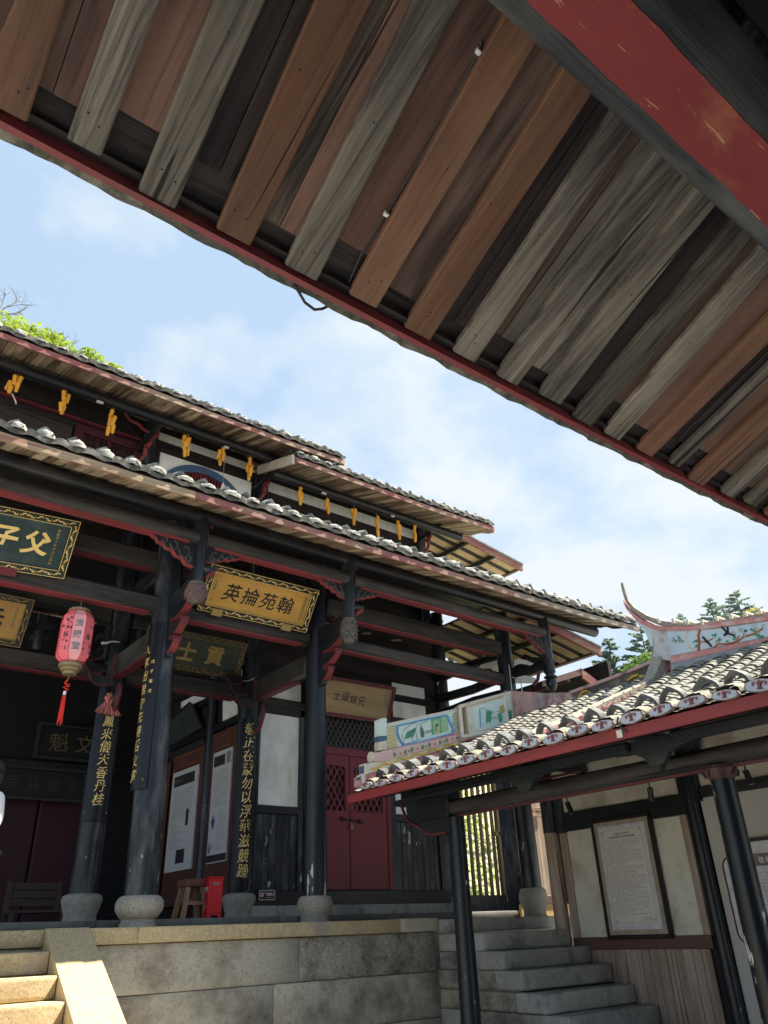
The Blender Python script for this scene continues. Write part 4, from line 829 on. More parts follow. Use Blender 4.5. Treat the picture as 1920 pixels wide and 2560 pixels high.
# white bands of the wall above
for z0_, z1_, sp in ((4.86, 5.16, ((6.02, 6.75), (8.72, 9.50))), (5.30, 5.50, ((8.72, 9.50),))):
    for a, b in sp: obj('plaster_panel', MB().box(a, b, YW-.02, YW+.01, z0_, z1_), 'white_wall', TH)
obj('upper_wall_board', MB().box(5.92, 9.85, YW+.012, YW+.05, 4.75, 7.0), 'dark_board', TH)
def lattice(x0_, x1_, z0_, z1_, y, pitch, w, m, name, parent=TH):
    mb = MB(); H = z1_-z0_; L = x1_-x0_; t = .012
    for s_ in (1, -1):
        k = -H
        while k < L:
            pts = []                        # diagonal strip clipped to the rectangle
            a0, b0 = k, 0.0; a1, b1 = k+H*.62, H
            kk = .62
            lo = max(0.0, -k/kk); hi = min(H, (L-k)/kk)
            if hi-lo > .01:
                def pt(b, off): 
                    a = k+kk*b+off; a = max(0, min(L, a)); return (x0_+(a if s_ > 0 else L-a), y+(.0 if s_ > 0 else .006), z0_+b)
                q = [pt(lo, -w), pt(lo, w), pt(hi, w), pt(hi, -w)]
                mb.prism(q, (0, t, 0))
            k += pitch
    return obj(name, mb, m, parent)
door = obj('door_frame', MB().box(6.92, 8.55, YW-.075, YW+.0, 4.08, 4.20, .006).box(6.92, 6.99, YW-.075, YW+.0, 2.06, 4.08, .004).box(8.47, 8.55, YW-.075, YW+.0, 2.06, 4.08, .004), 'door_red', TH)
for (a, b) in ((6.99, 7.70), (7.71, 8.47)):
    lf = MB().box(a, b, YW-.055, YW-.015, 2.07, 3.21, .004).box(a, b, YW-.055, YW-.015, 3.90, 4.08, .004).box(a, a+.085, YW-.055, YW-.015, 3.21, 3.90).box(b-.085, b, YW-.055, YW-.015, 3.21, 3.90)
    o = obj('door_leaf', lf, 'door_red', door, smooth=40)
    obj('lattice', (lambda: None)() or MB().box(0, .001, 0, .001, 0, .001), 'door_red', o) if False else None
    lattice(a+.085, b-.085, 3.21, 3.90, YW-.045, .118, .017, 'door_red', 'lattice', door)
obj('door_back', MB().box(6.92, 8.55, YW+.0, YW+.01, 2.06, 4.7), 'ink', TH)
lattice(6.92, 8.55, 4.20, 4.70, YW-.05, .098, .013, 'black_lattice', 'transom_lattice')
bolt = obj('door_bolt', MB().tube([(7.50, YW-.085, 3.09), (7.95, YW-.085, 3.05)], .013, 8).box(7.53, 7.56, YW-.10, YW-.05, 3.06, 3.12).box(7.88, 7.91, YW-.10, YW-.05, 3.03, 3.09), 'metal_black', door)
obj('padlock', MB().box(7.69, 7.735, YW-.11, YW-.08, 2.93, 2.985, .006).tube([(7.70, YW-.095, 2.985), (7.70, YW-.095, 3.02), (7.713, YW-.095, 3.035), (7.726, YW-.095, 3.02), (7.726, YW-.095, 2.985)], .005, 6), 'brass', door)
# barred window beyond the last column
wf = obj('window_frame', MB().box(10.10, 11.20, YW-.05, YW+.05, 1.72, 1.98, .006).box(10.10, 10.20, YW-.04, YW+.04, 1.98, 4.6, .006).box(11.10, 11.18, YW-.04, YW+.04, 1.98, 4.6, .006).box(10.1, 11.2, YW-.05, YW+.05, 4.5, 4.7, .006), 'black_z', TH)
for i in range(6): obj('window_bar', MB().box(10.23+i*.148, 10.29+i*.148, YW-.025, YW+.025, 1.98, 4.5, .006), 'brown_bar', wf)
obj('window_bar', MB().box(11.03, 11.09, YW-.12, YW-.06, 1.98, 4.5, .006).box(10.96, 11.10, YW-.12, YW-.05, 2.95, 3.03, .006), 'brown_bar', wf)
obj('sun_block_wall', MB().box(12.55, 12.65, 8.7, 11.6, 1.6, 6.0), 'dark_board', TH)  # unseen wall added to keep the sun off the window bay
obj('dark_wall', MB().box(11.18, 12.3, YW-.04, YW+.04, 1.70, 4.7, .006), 'black_z', TH)
obj('boarded_wall', MB().box(9.35, 12.2, 8.20, 8.24, 4.6, 4.61), 'dark_board', TH) if False else None
for i in range(5):                        # vertical brown boards beyond the corridor wall end
    x = 10.20+i*.135; obj('wall_board', MB().box(x, x+.132, 9.20, 9.225+.004*(i % 2), 1.86, 4.3, .003), 'brown_wood_z', TH)
obj('wall_rail', MB().box(10.15, 10.95, 9.18, 9.23, 1.78, 1.90, .006), 'brown_wood_y', TH); obj('wall_sill', MB().box(9.9, 11.6, 9.2, 9.26, 1.6, 1.78), 'sunny_board', TH)
# ---- gable side of the right wing: timber frame with curved plaster infill (X = 9.8)
cA = crop(900, 1350, 2.765); GXp = 9.82
def gpoly(pts, m='white_wall', name='plaster_panel', t=.03): obj(name, MB().prism([cA(a, b, X=GXp) for a, b in pts], (t, 0, 0)), m, TH)
gpoly([(850, 800), (880, 790), (950, 800), (950, 880), (820, 890), (840, 850)]); gpoly([(1065, 870), (1065, 835), (1090, 820), (1150, 830), (1200, 855), (1205, 880), (1150, 860), (1100, 855)])
gpoly([(1060, 990), (1070, 960), (1095, 945), (1140, 935), (1200, 950), (1222, 975), (1215, 990)]); gpoly([(478, 1000), (500, 965), (545, 970), (530, 1020), (490, 1090), (480, 1080)])
gpoly([(605, 830), (620, 805), (645, 830), (635, 850)]); gpoly([(915, 895), (930, 885), (945, 900), (930, 920), (915, 915)])
for (z, rr) in ((5.35, .085), (5.05, .075), (5.72, .08)):
    obj('gable_beam', MB().tube([(9.86, 8.9, z), (9.86, 9.8, z+.05*math.sin(z*9)), (9.86, 10.8, z)], rr, 12), 'black_y', TH, smooth=50)
obj('gable_beam', MB().tube([(9.87, 7.90, 5.33), (9.87, 8.9, 5.30)], .07, 12), 'black_y', TH, smooth=50)
obj('cloud_arm', MB().prism([(9.83, 8.02, 5.42), (9.83, 8.3, 5.50), (9.83, 8.45, 5.60), (9.83, 8.6, 5.50), (9.83, 8.75, 5.42), (9.83, 8.75, 5.28), (9.83, 8.4, 5.33), (9.83, 8.02, 5.30)], (.08, 0, 0)), 'black_y', TH)
obj('red_edge', MB().tube([(9.82, 8.16, 5.22), (9.82, 8.22, 5.08), (9.82, 8.32, 5.02)], .03, 6), 'red_dim', TH, smooth=60)
obj('conduit', MB().tube([(9.68, 8.69, 5.45), (9.68, 8.69, 4.95)], .009, 6).tube([(9.70, 8.66, 5.22), (9.86, 8.66, 5.22), (9.90, 8.66, 5.18), (9.90, 8.66, 4.9)], .009, 6), 'conduit', TH)
for k in range(3):                        # small barred gable window with daylight behind
    pass
for i, x in enumerate((6.75, 7.35, 7.62, 8.3)):   # pale laths showing under the deck between the beams
    obj('lath', MB().hexa([(x, 10.0, 6.02), (x+.09, 10.0, 6.02), (x+.42, 10.6, 6.25), (x+.33, 10.6, 6.25), (x, 10.0, 6.04), (x+.09, 10.0, 6.04), (x+.42, 10.6, 6.27), (x+.33, 10.6, 6.27)]), 'batten', TH)
# ---- upper storey (posts, white bands, windows)
for x in (-1.0, 3.62, 5.80, 9.60): obj('upper_post', MB().box(x-.11, x+.11, YW-.12, YW+.1, 6.7, 9.25, .02), 'black_z', TH, smooth=40)
obj('upper_wall', MB().box(-1.2, 9.7, YW+.02, YW+.08, 6.6, 9.4), 'dark_board', TH)
obj('plaster_band', MB().box(3.80, 5.69, YW-.02, YW+.02, 8.99, 9.125, .004), 'white_wall', TH); obj('plaster_band', MB().box(5.92, 9.45, YW-.02, YW+.02, 8.685, 8.88, .004), 'white_wall', TH)
obj('plaster_band', MB().box(5.92, 9.45, YW-.02, YW+.02, 8.10, 8.42, .004), 'white_wall', TH)
cx, cz, ro, ri, ww, hh = 4.68, 8.02, .80, .66, 3.88, 8.73
pts = [(3.86, YW-.03, 8.73), (3.86, YW-.03, 7.4), (cx-ro, YW-.03, 7.4)]
for i in range(25):
    a = math.pi-math.pi*i/24; pts.append((cx+ro*math.cos(a), YW-.03, cz+.68*math.sin(a)))
pts += [(cx+ro, YW-.03, 7.4), (5.60, YW-.03, 7.4), (5.60, YW-.03, 8.73)]
obj('plaster_panel', MB().prism(pts, (0, .04, 0)), 'white_wall', TH)
mb = MB(); vs = []
for i in range(25):
    a = math.pi-math.pi*i/24; c, s_ = math.cos(a), math.sin(a)
    vs += [(cx+ro*c, YW-.06, cz+.68*s_), (cx+ri*c, YW-.06, cz+.55*s_), (cx+ri*c, YW+.0, cz+.55*s_), (cx+ro*c, YW+.0, cz+.68*s_)]
mb.add(vs, [(i*4+j, i*4+(j+1) % 4, (i+1)*4+(j+1) % 4, (i+1)*4+j) for i in range(24) for j in range(4)]); aw = obj('arched_window', mb, 'arch_blue', TH, smooth=40)
mb = MB()
for i in range(25):
    x = cx-ri+.02+i*(2*ri-.04)/24; zt_ = cz+.55*math.sqrt(max(0, 1-((x-cx)/ri)**2)); mb.box(x-.011, x+.011, YW-.035, YW-.02, 7.7, zt_)
for i in range(7): mb.box(cx-ri, cx+ri, YW-.03, YW-.024, 8.0+i*.07, 8.012+i*.07) if i < 3 else None
obj('window_grille', mb, 'red_grille', aw); obj('window_backing', MB().box(cx-ri, cx+ri, YW+.0, YW+.01, 7.4, 8.6), 'ink', aw)
rw = obj('red_window', MB().box(2.44, 3.52, YW-.06, YW, 8.60, 8.74).box(2.44, 2.58, YW-.06, YW, 7.4, 8.60).box(3.40, 3.52, YW-.06, YW, 7.4, 8.60).box(2.96, 3.02, YW-.05, YW, 7.4, 8.6), 'purple_red', TH)
mb = MB()
for i in range(6): mb.box(2.58, 3.40, YW-.035, YW-.02, 8.56-.12*i, 8.575-.12*i)
for i in range(8): mb.box(2.60+i*.105, 2.615+i*.105, YW-.033, YW-.018, 7.7, 8.6)
obj('window_grille', mb, 'purple_red', rw)
obj('upper_red_rail', MB().box(-1.1, 3.5, YW-.07, YW-.02, 8.80, 8.84), 'red_dim', TH); obj('upper_panel', MB().box(-1.1, 2.4, YW-.05, YW, 8.35, 8.66, .01), 'dark_board', TH)
# ---- upper roofs A (left, higher) and B (right, lower)
def upper_roof(xa, xb, Yf, zf_lo, wob, pitch, x_first, Yp, zp, key, seed):
    zf = lambda X: zf_lo+wob(X); random.seed(seed); sl = .34
    roof_slab('roof_deck', xa, xb, Yf+.01, 13.5, lambda X: zf(X)+.115, sl, .03, 'dark_board')
    soffit(xa+.05, xb-.02, Yf, lambda X: zf(X)+.085, 1.45, sl, key, w=.10)
    fascia(xa, xb, Yf-.034, zf, .085, 'red_worn', amp=.006)
    tile_bed(xa, xb, Yf, 12.5, lambda X: zf(X)+.125, sl, pitch, x_first)
    eave_rows(x_first-.12, xb-.05, Yf-.03, lambda X: zf(X)+.115, pitch, COV2, .86)
    log('eave_purlin', (xa, Yp, zp), (xb-.2, Yp, zp+.02), .085, 'black')
upper_roof(-1.2, 6.58, 9.2, 8.625, lambda X: .012*max(0, X-4.5)**1.6, .285, -1.0, 9.95, 8.80, 'ua', 3)
upper_roof(5.60, 10.25, 9.2, 8.36, lambda X: .022*max(0, X-8.2)**1.6, .285, 5.80, 9.95, 8.53, 'ub', 4)
for (X, zb_, zt_) in ((6.585, 8.70, .10), (10.255, 8.46, .12)):
    pts = [(X, 9.2+1.3*i/8, zb_+.34*1.3*i/8-.05-.02*math.sin(i*1.9)) for i in range(9)]; obj('verge_board', MB().prism(pts+[(X, 10.5, zb_+.34*1.3+.06), (X, 9.2, zb_+.06)], (.035, 0, 0)), 'pale_board', TH)
pts = [(5.575, 9.2+1.2*i/6, 8.36+.34*1.2*i/6-.04) for i in range(7)]; obj('verge_board', MB().prism(pts+[(5.575, 10.4, 8.36+.34*1.2+.13), (5.575, 9.2, 8.50)], (-.04, 0, 0)), 'pale_board', TH)
# red carved brackets under the upper eaves
def up_bracket(x, dz=0):
    y = 10.44; L = lambda a, c: (x+a, y, 8.60+dz+c)
    a_ = obj('red_bracket', MB().tube([L(-.05, -.42), L(.02, -.36), L(.10, -.22), L(.10, -.10)], [.025, .032, .032, .04], 8).tube([L(.10, -.06), L(.16, .04), L(.17, .16), L(.26, .22), L(.27, .36)], [.05, .045, .035, .04, .03], 8), 'red', TH, smooth=60)
    obj('red_scroll', MB().tube([L(.22, .22), L(.02, .26), L(-.06, .33), L(-.22, .35), L(-.30, .45)], [.03, .025, .035, .025, .03], 7), 'red', a_, smooth=60)
    obj('bracket_arm', MB().tube([(x+.14, 9.95, 8.76+dz), (x+.05, 10.7, 8.60+dz)], .045, 8), 'black_y', TH, smooth=60)
up_bracket(3.40); up_bracket(5.62, .02); up_bracket(9.50, .04)
# ---- skirt roofs at the right end: pale laths seen from below, red verge boards
def skirt(x0_, z0_, x1_, z1_, Y, depth, nb, tile=True, beams=(.33, .66)):
    d = Vector((x1_-x0_, 0, z1_-z0_)); n = Vector((-d.z, 0, d.x)).normalized(); f = lambda a, b, c=0: Vector((x0_, Y, z0_))+d*a+Vector((0, depth*b, 0))+n*c
    sk = obj('skirt_roof', MB().hexa([f(0, 0, .05), f(1.0, 0, .05), f(1.0, 1, .05), f(0, 1, .05), f(0, 0, .08), f(1.0, 0, .08), f(1.0, 1, .08), f(0, 1, .08)]), 'dark_tile', TH)
    for i in range(nb):
        b0 = (i+.25)/nb; b1 = (i+.80)/nb; j = random.uniform(-.004, .004)
        obj('lath', MB().hexa([f(.0, b0, .022+j), f(.985, b0, .022+j), f(.985, b1, .022+j), f(.0, b1, .022+j), f(0, b0, .046), f(.985, b0, .046), f(.985, b1, .046), f(0, b1, .046)]), 'batten', sk)
    obj('verge_board', MB().hexa([f(-.02, -.03, -.05), f(1.02, -.03, -.05), f(1.02, .0, -.05), f(-.02, 0, -.05), f(-.02, -.03, .10), f(1.02, -.03, .10), f(1.02, 0, .10), f(-.02, 0, .10)]), 'red_worn', sk)
    obj('eave_edge', MB().hexa([f(.99, 0, .0), f(1.02, 0, .0), f(1.02, 1, .0), f(.99, 1, .0), f(.99, 0, .10), f(1.02, 0, .10), f(1.02, 1, .10), f(.99, 1, .10)]), 'brown_wood_y', sk)
    for bt in beams: obj('skirt_purlin', MB().tube([f(bt, -.01, -.03), f(bt, 1, -.03)], .05, 10), 'black_y', sk, smooth=60)
    mb = MB(); N = 26
    for i in range(N):
        a0 = i/N; mb.hexa([f(a0, -.05, .09), f(a0+1.15/N, -.05, .08), f(a0+1.15/N, .10, .08), f(a0, .10, .09), f(a0, -.05, .105+.012*(i % 2)), f(a0+1.15/N, -.05, .115), f(a0+1.15/N, .10, .115), f(a0, .10, .105)])
    obj('edge_tiles', mb, 'grey_tile', sk)['kind'] = 'stuff'
skirt(9.80, 8.88, 12.20, 8.515, 10.3, 1.9, 6)
skirt(9.80, 6.66, 12.50, 6.20, 8.87, 2.6, 8, beams=(.25, .55))
# a small gabled lean-to at the far right
LT = lambda x, z, y: (x, y, z)
lt = obj('lean_to_roof', MB().hexa([LT(10.7, 5.30, 8.9), LT(11.90, 5.72, 8.9), LT(11.90, 5.72, 11), LT(10.7, 5.30, 11), LT(10.7, 5.36, 8.9), LT(11.90, 5.78, 8.9), LT(11.90, 5.78, 11), LT(10.7, 5.36, 11)]).hexa([LT(11.9, 5.72, 8.9), LT(12.45, 5.50, 8.9), LT(12.45, 5.50, 11), LT(11.9, 5.72, 11), LT(11.9, 5.78, 8.9), LT(12.45, 5.56, 8.9), LT(12.45, 5.56, 11), LT(11.9, 5.78, 11)]), 'dark_tile', TH)
obj('verge_board', MB().hexa([LT(10.7, 5.25, 8.86), LT(11.90, 5.66, 8.86), LT(11.90, 5.66, 8.90), LT(10.7, 5.25, 8.90), LT(10.7, 5.36, 8.86), LT(11.92, 5.79, 8.86), LT(11.92, 5.79, 8.90), LT(10.7, 5.36, 8.90)]), 'brown_wood_y', lt); obj('verge_board', MB().hexa([LT(11.90, 5.60, 8.85), LT(12.47, 5.38, 8.85), LT(12.47, 5.38, 8.90), LT(11.90, 5.60, 8.90), LT(11.90, 5.79, 8.85), LT(12.47, 5.56, 8.85), LT(12.47, 5.56, 8.90), LT(11.90, 5.79, 8.90)]), 'red_worn', lt)
for i in range(7):
    y = 8.95+i*.28; obj('lean_to_board', MB().hexa([LT(10.75, 5.30, y), LT(11.88, 5.69, y), LT(11.88, 5.69, y+.24), LT(10.75, 5.30, y+.24), LT(10.75, 5.32, y), LT(11.88, 5.71, y), LT(11.88, 5.71, y+.24), LT(10.75, 5.32, y+.24)]), 'brown_wood_y', lt)
for x in (10.95, 11.5): obj('lean_to_beam', MB().box(x, x+.09, 8.92, 11, 5.24+.35*(x-10.7)-.03, 5.30+.35*(x-10.7)-.01), 'brown_wood_y', lt)
# ================================================================== SIDE CORRIDOR
SC = thing('side_corridor', (7.5, 5, 0), 'open side corridor with tiled roof, painted eave tiles and a curved swallowtail ridge', 'corridor')
def sc(name, mb, m, parent=None, smooth=None, kind=None): return obj(name, mb, m, parent or SC, smooth, kind)
def slog(name, a, b, r, m='black_y', strip=None):
    a, b = Vector(a), Vector(b); o = sc(name, MB().tube([a.lerp(b, i/6) for i in range(7)], [r*(1+.03*math.sin(i*1.7)) for i in range(7)], 14), m, smooth=50)
    if strip: sc('painted_edge', MB().hexa([a+Vector((-.02, 0, -r-.008)), a+Vector((.05, 0, -r-.008)), b+Vector((.05, 0, -r-.008)), b+Vector((-.02, 0, -r-.008)), a+Vector((-.02, 0, -r+.02)), a+Vector((.05, 0, -r+.02)), b+Vector((.05, 0, -r+.02)), b+Vector((-.02, 0, -r+.02))]), strip, o)
    return o
RX0, RZ0, RSL, RXR = 5.65, 2.98, .436, 8.66
def rz(X): d = X-RX0; return RZ0+.32*d+.032*d*d
# posts
sc('post', MB().tube([(6.5, 6.92, 0), (6.5, 6.92, 1.2), (6.5, 6.92, 2.62)], [.112, .105, .088], 18), 'black_worn2', smooth=50)
p2 = sc('post', MB().tube([(6.52, 3.60, 0), (6.51, 3.59, 1.3), (6.5, 3.57, 2.58)], [.118, .108, .098], 20), 'black_peel', smooth=50)
sc('carved_capital', MB().lathe([(.10, 0), (.115, .02), (.13, .05), (.14, .085), (.12, .095), (.12, .11)], (6.5, 3.57, 2.53), 18), 'maroon_cap', p2, smooth=40)
for k in range(7):
    w = 2*math.pi*k/7; sc('capital_leaf', MB().tube([(6.5+.13*math.cos(w), 3.57+.13*math.sin(w), 2.555), (6.5+.15*math.cos(w+.15), 3.57+.15*math.sin(w+.15), 2.60), (6.5+.13*math.cos(w+.3), 3.57+.13*math.sin(w+.3), 2.62)], .012, 5), 'maroon_cap', p2, smooth=60)
sc('post', MB().tube([(6.5, .35, 0), (6.5, .35, 2.62)], [.11, .098], 16), 'black_worn2', smooth=50)
# beams along the corridor
slog('corridor_beam', (6.5, 7.05, 2.725), (6.5, .2, 2.715), .092, 'beam_grey_y', 'red_dim'); slog('eave_purlin', (6.05, 7.75, 2.99), (6.05, .2, 2.99), .075)
slog('upper_purlin', (6.9, 7.7, 3.30), (6.9, .2, 3.30), .07)
sc('lower_beam', MB().box(5.98, 6.06, 4.10, 7.3, 2.80, 2.90, .02), 'black_y'); sc('lower_beam', MB().box(5.98, 6.06, .2, 3.68, 2.80, 2.90, .02), 'black_y')
for (y, zb_) in ((5.40, 2.70), (3.87, 2.62)):  # hanging struts and scrolled brackets
    sc('hanging_strut', MB().box(6.05, 6.14, y-.05, y+.05, zb_+.12, 3.0, .02).prism([(6.05, y-.05, zb_+.12), (6.05, y+.05, zb_+.12), (6.05, y+.0, zb_)], (.09, 0, 0)), 'black_y')
    sc('scroll_bracket', MB().prism([(6.03, y-.5, 2.89), (6.03, y+.5, 2.89), (6.03, y+.42, 2.80), (6.03, y+.22, 2.79), (6.03, y+.12, 2.74), (6.03, y+.06, 2.66), (6.03, y-.06, 2.66), (6.03, y-.14, 2.75), (6.03, y-.26, 2.79), (6.03, y-.42, 2.80)], (.06, 0, 0)), 'black_y')
for y in (6.95, 5.2, 3.58, 1.9):          # cross beams to the wall
    sc('cross_beam', MB().box(6.55, 9.05, y-.06, y+.06, 3.30, 3.44, .03), 'black')
    sc('king_strut', MB().box(7.7, 7.82, y-.05, y+.05, 3.44, 3.68, .02), 'black_z')
sc('red_edge', MB().tube([(6.02, 5.58, 2.98), (6.02, 5.58, 2.86), (6.3, 5.45, 2.80), (6.9, 5.36, 2.92)], .014, 6), 'red_dim', smooth=60)
# big bracket head on the far post
sc('bracket_head', MB().box(6.38, 6.62, 6.93, 7.45, 2.62, 2.93, .03).prism([(6.42, 7.45, 2.93), (6.42, 7.95, 2.93), (6.42, 7.95, 2.86), (6.42, 7.72, 2.84), (6.42, 7.72, 2.77), (6.42, 7.66, 2.66), (6.42, 7.55, 2.60), (6.42, 7.45, 2.58)], (.16, 0, 0)), 'black_y', smooth=30)
sc('red_edge', MB().tube([(6.41, 7.80, 2.86), (6.41, 7.76, 2.78), (6.41, 7.70, 2.68), (6.41, 7.56, 2.60), (6.41, 7.46, 2.57)], .018, 6), 'red_dim', smooth=60)
sc('red_edge', MB().tube([(6.41, 7.45, 2.56), (6.41, 7.38, 2.50), (6.41, 7.25, 2.46), (6.41, 7.0, 2.46)], .018, 6), 'red_dim', smooth=60)
sc('bracket_foot', MB().prism([(6.40, 7.45, 2.60), (6.40, 7.38, 2.50), (6.40, 7.25, 2.46), (6.40, 6.93, 2.46), (6.40, 6.93, 2.62), (6.40, 7.45, 2.62)], (.2, 0, 0)), 'black_y')
sc('bracket_arm', MB().box(5.75, 6.5, 7.02, 7.16, 2.86, 3.0, .03), 'black_y')
# wall along the right (X = 9.1): stained plaster panels in a dark frame over brown boards
WX = 9.10
def wq(y0_, y1_, z0_, z1_, m, name, t=.03, proud=.0): return sc(name, MB().box(WX-proud, WX+t, y0_, y1_, z0_, z1_, .005), m, smooth=40)
sc('wall_back', MB().box(WX+.04, WX+.12, .2, 7.62, 0, 3.6), 'dark_board')
for i in range(17):
    y = 5.63+i*.117; wq(y, y+.114, 0, 1.19, 'brown_wood_z', 'wainscot_board', .03, .004*(i % 3))
wq(5.56, 7.58, 1.19, 1.325, 'brown_wood_y', 'rail', .03, .03)
wq(5.66, 7.46, 1.325, 2.62, 'dirty_wall', 'plaster_panel')
wq(5.56, 5.66, 1.325, 2.66, 'brown_wood_z', 'stile', .03, .025); wq(7.46, 7.58, 1.325, 2.62, 'brown_wood_z', 'stile', .03, .025)
wq(5.50, 7.6, 2.62, 2.86, 'black_y', 'dark_rail', .03, .05); wq(5.62, 7.46, 2.86, 3.16, 'dirty_wall', 'plaster_panel'); wq(5.42, 7.6, 3.16, 3.28, 'black_y', 'dark_rail', .03, .05); wq(.2, 7.6, 3.28, 3.60, 'dirty_wall', 'plaster_panel')
wq(7.46, 7.6, 2.6, 3.3, 'black_z', 'wall_post', .03, .06)
sc('wall_post', MB().tube([(9.05, 7.70, 0), (9.05, 7.71, 2.62)], [.105, .095], 14), 'brown_wood_z', smooth=50); sc('wall_post', MB().tube([(9.05, 7.71, 2.62), (9.05, 7.71, 3.6)], .10, 14), 'black_z', smooth=50)
sc('wall_post', MB().tube([(9.05, 5.42, 0), (9.05, 5.44, 3.7)], [.085, .08], 14), 'black_worn2', smooth=50); wq(5.30, 5.56, 2.74, 3.3, 'black_z', 'wall_post', .03, .10)
wq(.2, 5.34, 0, 2.78, 'grey_wall', 'grey_board', .03, .01); wq(.2, 5.34, 2.78, 2.90, 'black_y', 'dark_rail', .03, .05); wq(.2, 5.30, 2.90, 3.2, 'dirty_wall', 'plaster_panel'); wq(.2, 5.30, 3.2, 3.28, 'black_y', 'dark_rail', .03, .04)
# roof: deck, rafters, red fascia, troughs, cover tiles
mb = MB(); N_ = 8
for i in range(N_):
    xa, xb = RX0+.02+(RXR-RX0-.02)*i/N_, RX0+.02+(RXR-RX0-.02)*(i+1)/N_; mb.hexa([(xa, -1, rz(xa)-.10), (xb, -1, rz(xb)-.10), (xb, 7.92, rz(xb)-.10), (xa, 7.92, rz(xa)-.10), (xa, -1, rz(xa)-.07), (xb, -1, rz(xb)-.07), (xb, 7.92, rz(xb)-.07), (xa, 7.92, rz(xa)-.07)])
sc('roof_deck', mb, 'dark_board')
sc('rear_roof_sunshade', MB().hexa([(RXR, -1, rz(RXR)-.10), (13.4, -1, 3.0), (13.4, 8.68, 3.0), (RXR, 8.68, rz(RXR)-.10), (RXR, -1, rz(RXR)+.02), (13.4, -1, 3.08), (13.4, 8.68, 3.08), (RXR, 8.68, rz(RXR)+.02)]), 'dark_tile')  # rear slope, extended out of view to keep sun off the column base
for i in range(34):
    y = -.6+i*.25; mb = MB()
    for k in range(4):
        xa, xb = RX0+.03+(RXR-RX0-.03)*k/4, RX0+.03+(RXR-RX0-.03)*(k+1)/4; mb.hexa([(xa, y, rz(xa)-.125), (xb, y, rz(xb)-.125), (xb, y+.09, rz(xb)-.125), (xa, y+.09, rz(xa)-.125), (xa, y, rz(xa)-.10), (xb, y, rz(xb)-.10), (xb, y+.09, rz(xb)-.10), (xa, y+.09, rz(xa)-.10)])
    sc('rafter', mb, 'dark_board')
sc('fascia_board', MB().hexa([(RX0-.005, -1, 2.84), (RX0+.03, -1, 2.84), (RX0+.03, 7.88, 2.845), (RX0-.005, 7.88, 2.845), (RX0-.005, -1, 2.935), (RX0+.03, -1, 2.935), (RX0+.03, 7.88, 2.94), (RX0-.005, 7.88, 2.94)]), 'red_y')
PT, NR = .2855, 31
rowsY = [7.47-PT*i for i in range(NR)]
mb = MB(); step = .092; ncourse = int((RXR-RX0)/step)
for i in range(NR+1):                       # concave trough tiles between the rows, every course with its own lip
    yc = 7.47+PT/2-PT*i
    for j in range(ncourse):
        xa, xb = RX0-.03+j*step, RX0-.03+(j+1)*step+.02; n = 4; vs = []
        for (x, lift) in ((xa, .009), (xb, .0)):
            for k in range(n+1):
                a = -1+2*k/n; vs.append((x, yc+a*.105, rz(x)-.030+.026*a*a+lift))
        mb.add(vs, [(k, k+1, n+1+k+1, n+1+k) for k in range(n)])
sc('trough_tiles', mb, 'trough', kind='stuff', smooth=60)
def small_cover():
    mb = MB(); n = 8; r = .083; vs = []; L = .115
    for (x, lift, rr) in ((0, .013, r), (L, .0, r*.94)):
        for k in range(n+1):
            a = math.pi*(k/n); vs.append((x, -rr*math.cos(a), rr*.56*math.sin(a)+lift))
        for k in range(n+1):
            a = math.pi*(k/n); vs.append((x, -(rr-.009)*math.cos(a), (rr*.56-.009)*math.sin(a)+lift))
    k1 = n+1; fs = []
    for k in range(n): fs += [(k, k+1, 2*k1+k+1, 2*k1+k), (k, k1+k, k1+k+1, k+1)]
    mb.add(vs, fs); return mb
sm = small_cover(); TILE = sm.mesh('roof_tile', 'pale_tile', smooth=50); tl_ang = math.atan(RSL); cand = []
for i, y in enumerate(rowsY):
    for j in range(2, ncourse): 
        x = RX0-.03+j*step+.04
        if 5.1 < y < 5.35 and x > 6.2: continue
        cand.append((x, y+random.uniform(-.007, .007), rz(x)-.01+random.uniform(-.004, .006)))
vis = [c for c in cand if c[1] > 1.2]
vis.sort(key=lambda c: (Vector(c)-CAM).length)
near = vis[:300]; ns = set(near); random.seed(9)
ang_ = lambda x: math.atan(.32+.064*(x-RX0))
rot_ = lambda x: (random.uniform(-.05, .05), -ang_(x)+random.uniform(-.05, .04), random.uniform(-.07, .07))
for c_ in near: inst('roof_tile', TILE, c_, SC, rot_(c_[0]))
mb = MB()
for c_ in cand:
    if c_ in ns: continue
    E_ = Matrix.Translation(c_) @ Matrix.Rotation(-ang_(c_[0])+random.uniform(-.05, .04), 4, 'Y') @ Matrix.Rotation(random.uniform(-.07, .07), 4, 'Z')
    mb.add([E_ @ Vector(p) for p in sm.v], sm.f)
sc('roof_tiles', mb, 'pale_tile', kind='stuff', smooth=50)
